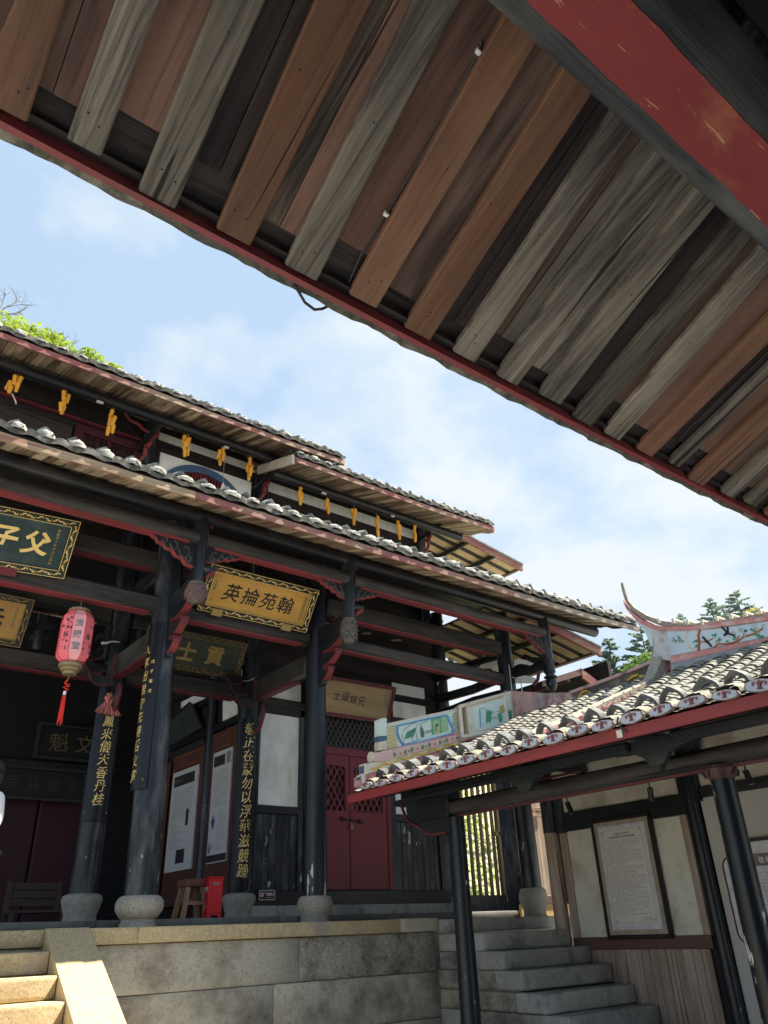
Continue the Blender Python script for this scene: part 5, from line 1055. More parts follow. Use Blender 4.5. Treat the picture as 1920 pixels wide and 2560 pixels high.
# painted drip faces, mortar lumps and dark arched tiles at the eave
def heart(s=1.0):
    h = [(-.125, .0), (-.118, -.035), (-.08, -.058), (-.03, -.068), (0, -.072), (.03, -.068), (.08, -.058), (.118, -.035), (.125, .0), (.11, .045), (.07, .068), (.03, .075), (0, .082), (-.03, .075), (-.07, .068), (-.11, .045)]
    return [(a*s*1.06, b*s*.66-.006) for a, b in h]
def face_mesh(name, poly, x0_, x1_, m): mb = MB(); mb.prism([(x0_, a, b) for a, b in poly], (x1_-x0_, 0, 0)); return mb.mesh(name, m)
DR0 = face_mesh('drip_tile', heart(.92), 0, .028, 'drip_rim'); DR1 = face_mesh('painted_face', heart(.81), -.006, 0.004, 'drip_white')
mb = MB()
for s_ in (1, -1):
    mb.tube([(-.009, s_*.0, -.045), (-.009, s_*.006, .005), (-.009, s_*.03, .035), (-.009, s_*.062, .025), (-.009, s_*.060, -.002), (-.009, s_*.042, .004)], [.014, .013, .010, .009, .008, .005], 5)
mb.prism([(-.011, 0, .072), (-.011, -.016, .04), (-.011, 0, .0), (-.011, .016, .04)], (.008, 0, 0)); mb.prism([(-.011, -.03, -.056), (-.011, .03, -.056), (-.011, .012, -.02), (-.011, -.012, -.02)], (.008, 0, 0))
DR2 = mb.mesh('painted_motif', 'drip_red', smooth=60)
LUMP2 = []
for q in range(4):
    random.seed(70+q); mb = MB(); n, m_ = 12, 4; vs = []
    for j in range(m_+1):
        x = .02+.20*j/m_; rr = (1.0, 1.02, .98, .9, .7)[j]
        for i in range(n+1):
            a = math.pi*(-.08+1.16*i/n); u_ = rr*(1+random.uniform(-.07, .07)); vs.append((x, -.105*u_*math.cos(a), .060*u_*math.sin(a)+.30*x))
    mb.add(vs, [(j*(n+1)+i, j*(n+1)+i+1, (j+1)*(n+1)+i+1, (j+1)*(n+1)+i) for j in range(m_) for i in range(n)]); LUMP2.append(mb.mesh('mortar_lump', 'cream_mortar', smooth=60))
mb = MB(); n = 12; vs = []; r, t = .098, .026
for x in (0, .07):
    for rad in (r, r-t):
        for i in range(n+1):
            a = math.pi*i/n; pk = .022*max(0, 1-abs(i-n/2)/2.2) if rad == r else 0; z = (rad*1.0+pk)*math.sin(a); vs.append((x-.30*z*(x == 0), -rad*1.12*math.cos(a), z+.3*x))
k1 = n+1; fs = []
for i in range(n): fs += [(i, i+1, 2*k1+i+1, 2*k1+i), (k1+i, 3*k1+i, 3*k1+i+1, k1+i+1), (i, k1+i, k1+i+1, i+1), (2*k1+i, 2*k1+i+1, 3*k1+i+1, 3*k1+i)]
mb.add(vs, fs); ARCH2 = mb.mesh('arch_tile', 'arch_dark', smooth=50); random.seed(12)
for y in rowsY:
    if y < 1.0: continue
    j = random.uniform(-.012, .012); d = inst('drip_tile', DR0, (RX0-.035, y+j, 2.992+random.uniform(-.010, .010)), SC, (random.uniform(-.13, .13), random.uniform(-.08, .16), random.uniform(-.12, .12)), (1, random.uniform(.9, 1.06), random.uniform(.85, 1.1)))
    f_ = inst('painted_face', DR1, WL[d], d); f_.location = (-.004, 0, 0); g_ = inst('painted_motif', DR2, WL[d], d, None, (1, .82, .56)); g_.location = (-.004, 0, 0)
    inst('mortar_lump', random.choice(LUMP2), (RX0-.02, y+j, 2.995), SC, (0, 0, random.uniform(-.08, .08)), (1, random.uniform(.92, 1.05), random.uniform(.85, 1.1)))
    inst('arch_tile', ARCH2, (RX0+.20, y+j+random.uniform(-.02, .02), rz(RX0+.2)+.055), SC, (random.uniform(-.1, .1), random.uniform(-.1, .1), random.uniform(-.15, .15)), (1, random.uniform(.9, 1.05), random.uniform(.8, 1.05)))
# end ridge down the slope, with painted panels facing the courtyard (Y = 7.9)
c39 = crop(900, 1750, 3.687); VY = 7.90
def band(name, pts, y0_, y1_, m, parent=None):    # outline in photo-survey points on the plane of the end ridge
    P_ = [c39(a, b, Y=VY) for a, b in pts]; P_ = [Vector((p.x, y0_, p.z)) for p in P_]; return sc(name, MB().prism(P_, (0, y1_-y0_, 0)), m, parent)
VR = band('verge_ridge', [(-30, 712), (-35, 800), (10, 820), (900, 560), (1700, 200), (1360, 300), (930, 378), (200, 640)], 7.80, 7.95, 'pink')
band('ridge_course', [(5, 605), (10, 695), (140, 660), (900, 400), (930, 368), (905, 372)], 7.775, 7.92, 'cream', VR)
band('ridge_course', [(75, 505), (72, 580), (130, 585), (925, 372), (925, 320), (150, 490)], 7.76, 7.90, 'pink_pale', VR)
def endcap(x, y, r, m='print_grey'):
    p = c39(x, y, Y=VY); return sc('round_end', MB().tube([(p.x-.055, 7.83, p.z), (p.x+.05, 7.83, p.z)], r, 14), 'cream', VR, smooth=40)
endcap(95, 540, .065)
for (x, y, s_) in ((-10, 755, .075), (18, 650, .07)):
    p = c39(x, y, Y=VY); o = sc('square_end', MB().box(p.x-.03, p.x+.03, 7.79, 7.93, p.z-s_, p.z+s_, .012), 'cream', VR); sc('square_recess', MB().box(p.x-.036, p.x-.028, 7.815, 7.905, p.z-s_*.6, p.z+s_*.6), 'arch_blue', o)
PN = band('painted_panel', [(125, 195), (125, 480), (200, 480), (915, 308), (895, 82), (200, 232), (190, 185)], 7.80, 7.88, 'cream', VR)
band('panel_field', [(205, 252), (212, 470), (908, 295), (890, 104)], 7.792, 7.81, 'aqua', PN)
band('panel_end_block', [(118, 205), (118, 350), (190, 345), (192, 185), (150, 185)], 7.775, 7.865, 'aqua', PN); band('panel_end_block', [(112, 352), (118, 400), (195, 385), (195, 350)], 7.78, 7.865, 'arch_blue', PN); band('panel_end_block', [(122, 405), (125, 478), (190, 478), (192, 390)], 7.782, 7.862, 'cream', PN)
sc('panel_rail', MB().tube([c39(200, 484, Y=7.79), c39(920, 312, Y=7.79)], .020, 6), 'pink', PN, smooth=60); sc('panel_post', MB().tube([c39(905, 55, Y=7.78), c39(925, 345, Y=7.78)], .022, 6), 'pink', PN, smooth=60)
BX = band('painted_box', [(905, 60), (940, 352), (1385, 262), (1325, -60)], 7.74, 7.99, 'cream', VR)
band('box_recess', [(960, 95), (985, 315), (1345, 235), (1310, -18)], 7.733, 7.742, 'aqua', BX)
for a, b in (((915, 62), (1328, -52)), ((945, 345), (1380, 258)), ((920, 70), (945, 345)), ((1325, -50), (1372, 255))): sc('box_moulding', MB().tube([c39(*a, Y=7.73), c39(*b, Y=7.73)], .026, 6), 'cream', BX, smooth=60)
sc('panel_rail', MB().tube([c39(930, 372, Y=7.74), c39(1390, 272, Y=7.74)], .022, 6), 'pink', BX, smooth=60)
# pictures painted on the panels: lattice borders, blue bands, bamboo, small robed figures, a pavilion
def stroke(mb, pts, w, y):
    P_ = [c39(a, b, Y=VY) for a, b in pts]; mb.tube([Vector((p.x, y, p.z)) for p in P_], w, 4)
pb, pg, py_, pk, pl = MB(), MB(), MB(), MB(), MB()
for off in (0, 6, 12): stroke(pb, [(292+off, 250+off), (285+off, 310), (300+off, 360), (318+off, 400), (345+off, 430+off*.3)], .010, 7.789)
for off in (0, 7, 14): stroke(pb, [(742+off, 150), (758+off, 200), (780+off, 240), (800+off, 280), (795+off, 318)], .010, 7.789)
for off in (0, 6): stroke(pb, [(292, 252+off), (420, 222+off), (600, 182+off), (745, 152+off)], .008, 7.789)
stroke(pb, [(345, 436), (560, 385), (795, 322)], .012, 7.789); stroke(pb, [(1028, 118), (1034, 272)], .012, 7.731); stroke(pb, [(1022, 112), (1075, 95)], .008, 7.731)
for i in range(9):
    for j in range(11):
        x, y = 212+i*9.2, 262+j*19-i*1.9
        if x < 290+j*3: stroke(py_, [(x, y), (x+4, y+8), (x+8, y)], .0045, 7.789)
for i in range(5):
    for j in range(7):
        x, y = 806+i*19, 140+j*26-i*4.5; stroke(pl if (i+j) % 2 else py_, [(x, y), (x+10, y-2), (x+10, y+13), (x, y+15), (x, y)], .0045, 7.789)
for i in range(14): stroke(pg, [(365+i*6, 375-i*2), (372+i*7, 350-i*5-(i % 3)*9), (380+i*7.5, 325-i*3-(i % 2)*16)], .006, 7.789)
for i in range(12): stroke(pg, [(1085+i*4, 240-(i % 4)*8), (1088+i*4.2, 180-(i % 3)*14), (1090+i*4.4, 110+(i % 4)*10)], .0045, 7.731)
for i in range(16): stroke(pg, [(1080+i*4, 120+(i*37) % 90), (1090+i*4, 112+(i*37) % 90)], .006, 7.731)
for i in range(9): stroke(pg, [(1320-i*2, 195), (1300-i*5+(i % 2)*30, 165-i*6), (1285-i*2+(i % 3)*25, 130-i*2)], .006, 7.731)
def flat(mb, pts, y, t=.004): P_ = [c39(a, b, Y=VY) for a, b in pts]; mb.prism([Vector((p.x, y, p.z)) for p in P_], (0, t, 0))
flat(pg, [(1190, 160), (1205, 140), (1225, 150), (1240, 190), (1228, 225), (1208, 225)], 7.729); flat(pk, [(505, 285), (515, 262), (528, 275), (538, 300), (545, 355), (515, 362), (508, 320)], 7.787); flat(pk, [(508, 258), (514, 248), (522, 256), (516, 266)], 7.786)
flat(pk, [(1190, 130), (1198, 122), (1206, 130), (1198, 138)], 7.728); flat(pk, [(1152, 142), (1158, 136), (1164, 142), (1158, 150)], 7.728)
for q in ([(430, 390), (440, 320), (455, 290), (470, 330), (478, 385)], [(430, 390), (445, 400), (500, 375)], [(440, 300), (448, 285), (462, 292)], [(470, 250), (560, 215), (605, 180)], [(350, 300), (420, 240), (470, 225)], [(340, 330), (360, 420), (430, 405)]): stroke(pk, q, .003, 7.789)
for i in range(5): stroke(pk, [(540+i*16, 330-i*4), (556+i*16, 300-i*4), (572+i*16, 322-i*4)], .0025, 7.789)
LGp = MB(); flat(LGp, [(605, 195), (700, 172), (738, 158), (760, 210), (768, 300), (625, 338)], 7.7895); sc('pavilion', LGp, 'lightgreen', PN)
stroke(pg, [(612, 200), (620, 335)], .008, 7.787); stroke(pg, [(612, 200), (690, 182)], .008, 7.787); stroke(pg, [(690, 182), (695, 318)], .006, 7.787); flat(pk, [(645, 240), (672, 230), (676, 290), (650, 298)], 7.787); flat(py_, [(655, 262), (672, 255), (674, 300), (660, 306)], 7.785)
flat(py_, [(1212, 85), (1245, 72), (1252, 135), (1218, 148)], 7.729); stroke(pk, [(1230, 78), (1236, 140)], .003, 7.727); stroke(pk, [(1212, 85), (1245, 72), (1252, 135), (1218, 148), (1212, 85)], .003, 7.727)
for i in range(6): stroke(pk, [(1048+(i % 2)*9, 135+i*22), (1050+(i % 2)*9, 142+i*22)], .003, 7.731)
stroke(pk, [(1150, 200), (1160, 170), (1172, 195)], .003, 7.73); stroke(pk, [(1175, 195), (1178, 180), (1186, 195)], .003, 7.73)
for nm, mb_, m_ in (('blue_painting', pb, 'blue'), ('green_painting', pg, 'green'), ('yellow_painting', py_, 'yellow'), ('ink_painting', pk, 'ink_line'), ('green_grid', pl, 'green')): sc(nm, mb_, m_, PN, kind='stuff')
dg = MB(); lf = MB(); fl = MB()
for (X0d, Y0d, X1d, Y1d) in ((50, 648, 850, 410),):   # yellow scrolling dragon band
    n = 46; pts = []
    for i in range(n+1):
        t = i/n; pts.append((X0d+(X1d-X0d)*t, Y0d+(Y1d-Y0d)*t+13*math.sin(t*34)))
    for i in range(n): stroke(dg, pts[i:i+2], .017-.008*abs(math.sin(i*.9)), 7.772)
    for i in range(0, n, 2): stroke(dg, [pts[i], (pts[i][0]+12, pts[i][1]-16*(1 if i % 4 else -1))], .008, 7.771)
for t in range(8):
    x, y = 265+t*80, 520-t*22
    for k in range(5):
        a = -1.2+k*.6; stroke(lf, [(x, y), (x+24*math.cos(a)*(1 if t % 2 else -1), y+24*math.sin(a))], .006, 7.757)
    stroke(fl, [(x+38, y-12), (x+46, y-8), (x+40, y-4)], .010, 7.757)
sc('dragon_scroll', dg, 'yellow', VR); sc('leaf_painting', lf, 'green', VR, kind='stuff'); sc('flower_painting', fl, 'flower_red', VR, kind='stuff')
# ridges
cB = crop(1350, 1400, 2.911)
def ridge_poly(name, pts, x0_, x1_, m, parent=None, Xs=RXR):
    P_ = [cB(a, b, X=Xs) for a, b in pts]; return sc(name, MB().prism([Vector((x0_, p.y, p.z)) for p in P_], (x1_-x0_, 0, 0)), m, parent)
LR = ridge_poly('lower_ridge', [(-300, 965), (250, 968), (250, 1040), (840, 740), (840, 900), (250, 1150), (-260, 1260)], 8.62, 8.80, 'pink_stain') if False else None
LR = ridge_poly('lower_ridge', [(-245, 955), (-100, 962), (60, 972), (260, 968), (262, 1085), (0, 1180), (-215, 1250)], 8.60, 8.80, 'pink_stain')
ridge_poly('lower_ridge', [(250, 968), (430, 905), (640, 830), (860, 735), (860, 860), (640, 930), (430, 985), (262, 1040)], 8.62, 8.78, 'ridge_dark')
ridge_poly('ridge_cap', [(235, 962), (430, 893), (640, 815), (862, 722), (862, 748), (640, 838), (430, 915), (240, 980)], 8.58, 8.82, 'pink_stain')
for q in ([(300, 1010), (330, 965), (365, 955), (380, 985), (350, 1000)], [(380, 965), (400, 985), (360, 1010), (320, 1005)], [(660, 880), (700, 850), (735, 840), (745, 870), (710, 880)], [(745, 850), (770, 850), (790, 855)]):
    sc('yellow_scroll', MB().tube([Vector((8.605, cB(a, b, X=RXR).y, cB(a, b, X=RXR).z)) for a, b in q], .018, 6), 'yellow', smooth=60)
HR = ridge_poly('main_ridge', [(835, 500), (855, 600), (850, 720), (985, 742), (1659, 592), (2300, 450), (2300, 330), (1659, 452), (1300, 500), (1100, 515)], 8.58, 8.80, 'ridge_white')
ridge_poly('red_base_band', [(985, 712), (985, 760), (1659, 610), (2300, 468), (2300, 430), (1659, 582)], 8.555, 8.82, 'pink', HR)
ridge_poly('pebble_course', [(985, 757), (985, 835), (1200, 760), (1659, 650), (2300, 500), (2300, 466), (1659, 608)], 8.56, 8.81, 'pebble', HR)
def ridge_sweep(name, tops, bots, hw, m):
    mb = MB(); vs = []
    for (a, b), (c_, d), w in zip(tops, bots, hw):
        P_, Q_ = cB(a, b, X=RXR), cB(c_, d, X=RXR); vs += [(8.69-w, P_.y, P_.z), (8.69+w, P_.y, P_.z), (8.69+w, Q_.y, Q_.z), (8.69-w, Q_.y, Q_.z)]
    k = len(tops); mb.add(vs, [(i*4+j_, i*4+(j_+1) % 4, (i+1)*4+(j_+1) % 4, (i+1)*4+j_) for i in range(k-1) for j_ in range(4)]+[(0, 1, 2, 3), tuple(k*4-4+q for q in range(4))[::-1]]); return sc(name, mb, m, HR, smooth=40)
ridge_sweep('swallowtail', [(588, 156), (597, 170), (606, 204), (620, 248), (642, 298), (690, 348), (790, 408), (900, 447), (1000, 462), (1150, 470), (1300, 450), (1500, 418), (1659, 388), (2300, 250)], [(580, 172), (583, 182), (590, 216), (604, 262), (622, 306), (660, 356), (760, 432), (890, 482), (1000, 492), (1150, 494), (1300, 476), (1500, 446), (1659, 418), (2300, 285)], [.008, .010, .012, .016, .026, .045, .07, .085, .09, .09, .09, .09, .09, .09], 'tail_top')
ridge_sweep('red_swallow_band', [(602, 286), (612, 308), (640, 350), (700, 400), (760, 440), (840, 475), (920, 494), (1100, 496), (1300, 474), (1659, 422), (2300, 285)], [(600, 292), (607, 315), (632, 360), (690, 420), (750, 466), (835, 505), (920, 524), (1100, 524), (1300, 506), (1659, 456), (2300, 335)], [.010, .02, .04, .07, .10, .12, .13, .135, .135, .135, .135], 'pink')
ridge_poly('pale_gable_fill', [(700, 440), (835, 500), (845, 620), (830, 640), (790, 545), (740, 480)], 8.60, 8.78, 'paleblue', HR)
for i in range(11):                        # small lime ties over the ridge tiles
    x, y = 890+i*105, 447+(18 if 1 < i < 4 else 8) - max(0, i-3)*17; p = cB(x, y, X=RXR); sc('ridge_tie', MB().tube([(8.59, p.y, p.z-.03), (8.60, p.y+.01, p.z+.03), (8.78, p.y+.01, p.z+.035), (8.79, p.y, p.z-.03)], .02, 6), 'cream', HR, smooth=60)
PNL = ridge_poly('painted_field', [(955, 525), (985, 705), (1659, 572), (2300, 425), (2300, 345), (1659, 460), (1300, 512)], 8.57, 8.59, 'paleblue', HR)
def rstroke(mb, pts, w, X=8.568): mb.tube([Vector((X, cB(a, b, X=RXR).y, cB(a, b, X=RXR).z)) for a, b in pts], w, 5)
br_, gl_, wf_, bd_, fr_ = MB(), MB(), MB(), MB(), MB()
rstroke(br_, [(1185, 670), (1192, 600), (1182, 560), (1195, 520)], .016); rstroke(br_, [(1192, 605), (1240, 605), (1290, 580)], .008); rstroke(br_, [(1290, 650), (1330, 620), (1400, 622), (1470, 600), (1510, 570), (1590, 545), (1650, 510)], .012); rstroke(br_, [(1450, 610), (1480, 560)], .008)
random.seed(31)
for (x, y) in ((1010, 590), (1040, 575), (1065, 595), (1160, 600), (1170, 630), (1300, 560), (1330, 590), (1380, 630), (1400, 610), (1450, 580), (1520, 530), (1580, 520), (1610, 560), (1640, 570)):
    for k in range(5):
        a = random.random()*6; rstroke(gl_, [(x, y), (x+20*math.cos(a), y+16*math.sin(a))], .009)
for (x, y) in ((1025, 600), (1050, 600), (1320, 605), (1440, 540), (1490, 520), (1520, 555), (1600, 510), (1620, 535), (1655, 490)):
    for k in range(5): rstroke(wf_, [(x+9*math.cos(k*1.26), y+9*math.sin(k*1.26)), (x+13*math.cos(k*1.26), y+13*math.sin(k*1.26))], .012, 8.565)
for q in ([(1215, 570), (1230, 585), (1255, 610), (1280, 640)], [(1222, 575), (1240, 600), (1250, 612)], [(1352, 495), (1375, 520), (1400, 545), (1450, 560)], [(1380, 548), (1400, 530), (1395, 500)], [(1370, 560), (1395, 545)]): rstroke(bd_, q, .013, 8.562)
rstroke(fr_, [(1160, 518), (1100, 530), (1095, 560), (1115, 640), (1150, 655), (1160, 680)], .010)
for nm, mb_, m_ in (('branch_painting', br_, 'flower_red'), ('leaf_painting', gl_, 'green'), ('blossom_painting', wf_, 'cream'), ('bird_painting', bd_, 'ink'), ('field_border', fr_, 'cream')): sc(nm, mb_, m_, HR, kind='stuff')
# descending ridge between the two roof heights (Y = 5.2)
def dr(a, b, y, Y=5.2): p = cB(a, b, Y=Y); return Vector((p.x, y, p.z))
up_ = [(842, 500), (856, 600), (845, 720), (800, 850), (700, 915), (560, 975), (400, 1050), (250, 1118), (0, 1215), (-80, 1250)]
lo_ = [(935, 520), (985, 690), (975, 800), (905, 880), (800, 955), (650, 1020), (480, 1090), (250, 1185), (0, 1270), (-80, 1300)]
mb = MB(); vs = []
for a, b in zip(up_, lo_):
    A_, B_ = dr(*a, 5.28), dr(*b, 5.13); vs += [A_, Vector((A_.x, 5.13, (A_.z*.6+B_.z*.4))), B_, Vector((B_.x, 5.28, B_.z-.1))]
mb.add(vs, [(i*4+j, i*4+(j+1) % 4, (i+1)*4+(j+1) % 4, (i+1)*4+j) for i in range(len(up_)-1) for j in range(4)]+[(0, 1, 2, 3), tuple(len(vs)-4+k for k in range(4))[::-1]])
DRG = sc('descending_ridge', mb, 'tail_top')
mb = MB(); vs = []
for a, b in zip(up_, lo_):
    A_, B_ = dr(*a, 5.12), dr(*b, 5.12); M_ = A_.lerp(B_, .50); vs += [M_, B_, B_+Vector((0, .03, -.01)), M_+Vector((0, .03, 0))]
mb.add(vs, [(i*4+j, i*4+(j+1) % 4, (i+1)*4+(j+1) % 4, (i+1)*4+j) for i in range(len(up_)-1) for j in range(4)]); sc('pink_border', mb, 'pink', DRG)
for i, (a, b) in enumerate([(700, 915), (640, 945), (575, 985), (510, 1020), (430, 1055), (350, 1095), (275, 1125), (200, 1155), (120, 1185), (40, 1215)]):
    p = dr(a, b+10, 5.11); sc('ridge_tie', MB().tube([p+Vector((-.04, 0, .02)), p+Vector((0, -.012, 0)), p+Vector((.05, 0, -.06))], .015, 5), 'cream', DRG, smooth=60)
cl = at(1550, 1834, X=5.64); obj('cable_tie', MB().box(cl.x-.012, cl.x, cl.y-.03, cl.y+.03, cl.z-.035, cl.z+.03, .004), 'cream', SC)
cE = crop(1500, 1650, 3.95); obj('eave_cable', MB().tube([cE(178, 560, X=5.60), cE(172, 620, X=5.60), cE(215, 670, X=5.62), cE(262, 712, X=5.63)], .008, 6), 'cable', SC, smooth=60)
# ================================================================== PLAQUES, COUPLETS, SIGNS
def scrolls(mb, O, u, v, n, L, amp, step, r, seed):    # running curls along a border strip
    random.seed(seed); O = Vector(O); x = step*.5; k = 0
    while x < L-step*.3:
        s_ = 1 if k % 2 else -1; pts = []
        for i in range(7):
            a = i/6*4.4; q = amp*(1-.13*i); pts.append(O+u*(x+q*math.cos(a)*1.2)+v*(s_*q*math.sin(a))+n*.004)
        mb.tube(pts, r, 4)
        mb.tube([O+u*(x-step*.45)-v*(s_*amp*.5)+n*.004, O+u*(x-step*.1)+v*(s_*amp*.2)+n*.004, O+u*(x+step*.35)+v*(s_*amp*.7)+n*.004], [r*1.5, r, r*.5], 4)
        if k % 4 == 1: mb.tube([O+u*(x+step*.5-amp*.5)+n*.005, O+u*(x+step*.5)+n*.009, O+u*(x+step*.5+amp*.5)+n*.005], [r*.6, r*2.6, r*.6], 6)
        x += step; k += 1
def plaque(name, BL, BR, TR, board, frame, orn, label, group=None, fw=.075, th=.05):
    BL, BR, TR = Vector(BL), Vector(BR), Vector(TR); u = (BR-BL).normalized(); v = (TR-BR); H = v.length; v = v.normalized(); n = u.cross(v); L = (BR-BL).length
    if n.y > 0: n = -n
    root = thing(name, (BL+BR)/2, label, 'plaque', group)
    def slab(a0, a1, b0, b1, d0, d1): 
        q = [BL+u*a+v*b+n*d for d in (d0, d1) for (a, b) in ((a0, b0), (a1, b0), (a1, b1), (a0, b1))]; return q
    obj('board', MB().hexa(slab(fw*.9, L-fw*.9, fw*.9, H-fw*.9, -th, .0)), board, root)
    mb = MB(); mb.hexa(slab(0, L, 0, fw, -th, .018)); mb.hexa(slab(0, L, H-fw, H, -th, .018)); mb.hexa(slab(0, fw, fw, H-fw, -th, .018)); mb.hexa(slab(L-fw, L, fw, H-fw, -th, .018)); f_ = obj('frame', mb, frame, root)
    mb = MB(); e = .006
    for (a0, a1, b0, b1) in ((0, L, 0, e), (0, L, H-e, H), (0, e, 0, H), (L-e, L, 0, H), (fw, L-fw, fw-e, fw), (fw, L-fw, H-fw, H-fw+e), (fw-e, fw, fw, H-fw), (L-fw, L-fw+e, fw, H-fw)): mb.hexa(slab(a0, a1, b0, b1, .012, .022))
    obj('frame_edge', mb, orn, f_)
    mb = MB(); nn = n*.018; st = fw*1.05
    scrolls(mb, BL+v*fw/2+nn, u, v, n, L, fw*.30, st, fw*.055, 1); scrolls(mb, BL+v*(H-fw/2)+nn, u, v, n, L, fw*.30, st, fw*.055, 2)
    scrolls(mb, BL+u*fw/2+nn+v*fw, v, u, n, H-2*fw, fw*.30, st, fw*.055, 3); scrolls(mb, BL+u*(L-fw/2)+nn+v*fw, v, u, n, H-2*fw, fw*.30, st, fw*.055, 4)
    o = obj('carved_scrolls', mb, orn, f_); o['kind'] = 'stuff'
    return root, BL, u, v, n, L, H
def writing(root, m, fn, name='lettering'):
    mb = MB(); fn(mb); return obj(name, mb, m, root)
random.seed(40)
PQ = plaque('name_plaque', (3.864, 8.70, 5.222), (5.522, 8.70, 5.228), (5.522, 8.36, 5.748), 'gold_board', 'frame_black', 'gold', 'golden lacquer plaque with four large black characters over the right bay', fw=.088)
r_, BL, u, v, n, L, H = PQ
for i, ch in enumerate('英掄苑翰'): writing(r_, 'ink', lambda mb: letter(mb, ch, BL+u*(L*(.245+.165*i))+v*(H*(.50))+n*.004, u, v, .25, bold=.008, jit=.07, shear=.14), 'character')
writing(r_, 'ink_line', lambda mb: (text_v(mb, '嘉庆癸酉科乡试中式立', BL+u*(L-.155)+v*(H*.76)+n*.004, u, v, .036, .036), text_v(mb, '主考官', BL+u*.145+v*(H*.66)+n*.004, u, v, .04, .05), text_v(mb, '立', BL+u*.145+v*(H*.28)+n*.004, u, v, .04, .05)), 'small_lettering')
for a in (.16, .80): 
    q = BL+u*(L*a)+v*.035-n*.01; obj('peg', MB().hexa([q-u*.07-v*.06, q+u*.07-v*.06, q+u*.07-v*.06+n*.06, q-u*.07-v*.06+n*.06, q-u*.07+v*.03, q+u*.07+v*.03, q+u*.07+v*.03+n*.06, q-u*.07+v*.03+n*.06]), 'gold_dim', r_)
random.seed(41)
r_, BL, u, v, n, L, H = plaque('name_plaque', (.35, 8.70, 5.11), (2.172, 8.70, 5.235), (2.172, 8.395, 5.855), 'green_board', 'frame_dark_green', 'gold', 'dark green plaque with gold characters and gilded flower border over the central bay', fw=.085)
for i, ch in enumerate('登子父'): writing(r_, 'gold', lambda mb: letter(mb, ch, BL+u*(L-.40-.345*(2-i))+v*(H*.52)+n*.006, u, v, .29, bold=.028, jit=.10, shear=.08), 'character')
writing(r_, 'gold_dim', lambda mb: (text_v(mb, '乾隆四十年岁次乙未科', BL+u*(L-.20)+v*(H*.78)+n*.004, u, v, .038, .043)), 'small_lettering')
q = BL+u*(L-.62)-n*.02; obj('peg', MB().hexa([q-u*.1-v*.06, q+u*.1-v*.06, q+u*.1-v*.06+n*.06, q-u*.1-v*.06+n*.06, q-u*.1+v*.03, q+u*.1+v*.03, q+u*.1+v*.03+n*.06, q-u*.1+v*.03+n*.06]), 'maroon', r_)
random.seed(42)
r_, BL, u, v, n, L, H = plaque('name_plaque', (.75, 10.52, 4.93), (2.237, 10.52, 4.933), (2.237, 10.21, 5.50), 'gold_board_dim', 'frame_black', 'gold_dim', 'dull golden plaque with black writing half hidden at the left edge behind the lantern', fw=.085)
for i, ch in enumerate('魁元'): writing(r_, 'ink', lambda mb: letter(mb, ch, BL+u*(L-.44-.42*(1-i))+v*(H*.5)+n*.004, u, v, .29, bold=.03, jit=.16), 'character')
writing(r_, 'ink_line', lambda mb: text_v(mb, '光绪戊子科乡试', BL+u*(L-.17)+v*(H*.76)+n*.004, u, v, .034, .042), 'small_lettering')
random.seed(43)
r_, BL, u, v, n, L, H = plaque('name_plaque', (3.84, 10.52, 5.0), (5.441, 10.52, 5.009), (5.441, 10.23, 5.496), 'olive_board', 'frame_dark_green', 'gold_dim', 'dark olive plaque with raised gold characters behind the tall couplet column', fw=.07)
for i, ch in enumerate('進士貢'): writing(r_, 'gold_dim', lambda mb: letter(mb, ch, BL+u*(L-.47-.46*(2-i))+v*(H*.5)+n*.006, u, v, .30, bold=.03, jit=.06), 'character')
writing(r_, 'ink_line', lambda mb: text_v(mb, '道光壬辰', BL+u*(L-.14)+v*(H*.72)+n*.004, u, v, .035, .06), 'small_lettering')
random.seed(44)
r_, BL, u, v, n, L, H = plaque('name_plaque', (6.80, 10.56, 4.66), (8.465, 10.56, 4.682), (8.465, 10.31, 5.271), 'beige_board', 'maroon', 'maroon', 'beige plaque with maroon frame and black characters above the red door', fw=.062)
for i, ch in enumerate('士碩妹兄'): writing(r_, 'ink', lambda mb: letter(mb, ch, BL+u*(.475+.172*i)+v*(H*.54-.012*i)+n*.004, u, v, .172, bold=.008, jit=.05, sx=.88), 'character')
writing(r_, 'ink_line', lambda mb: [text_v(mb, s_, BL+u*(L-.10-.05*k)+v*(H*.80)+n*.004, u, v, .036, .044) for k, s_ in enumerate(('美国康奈尔大学', '兄妹双双获硕士', '学位公元二〇'))], 'small_lettering')
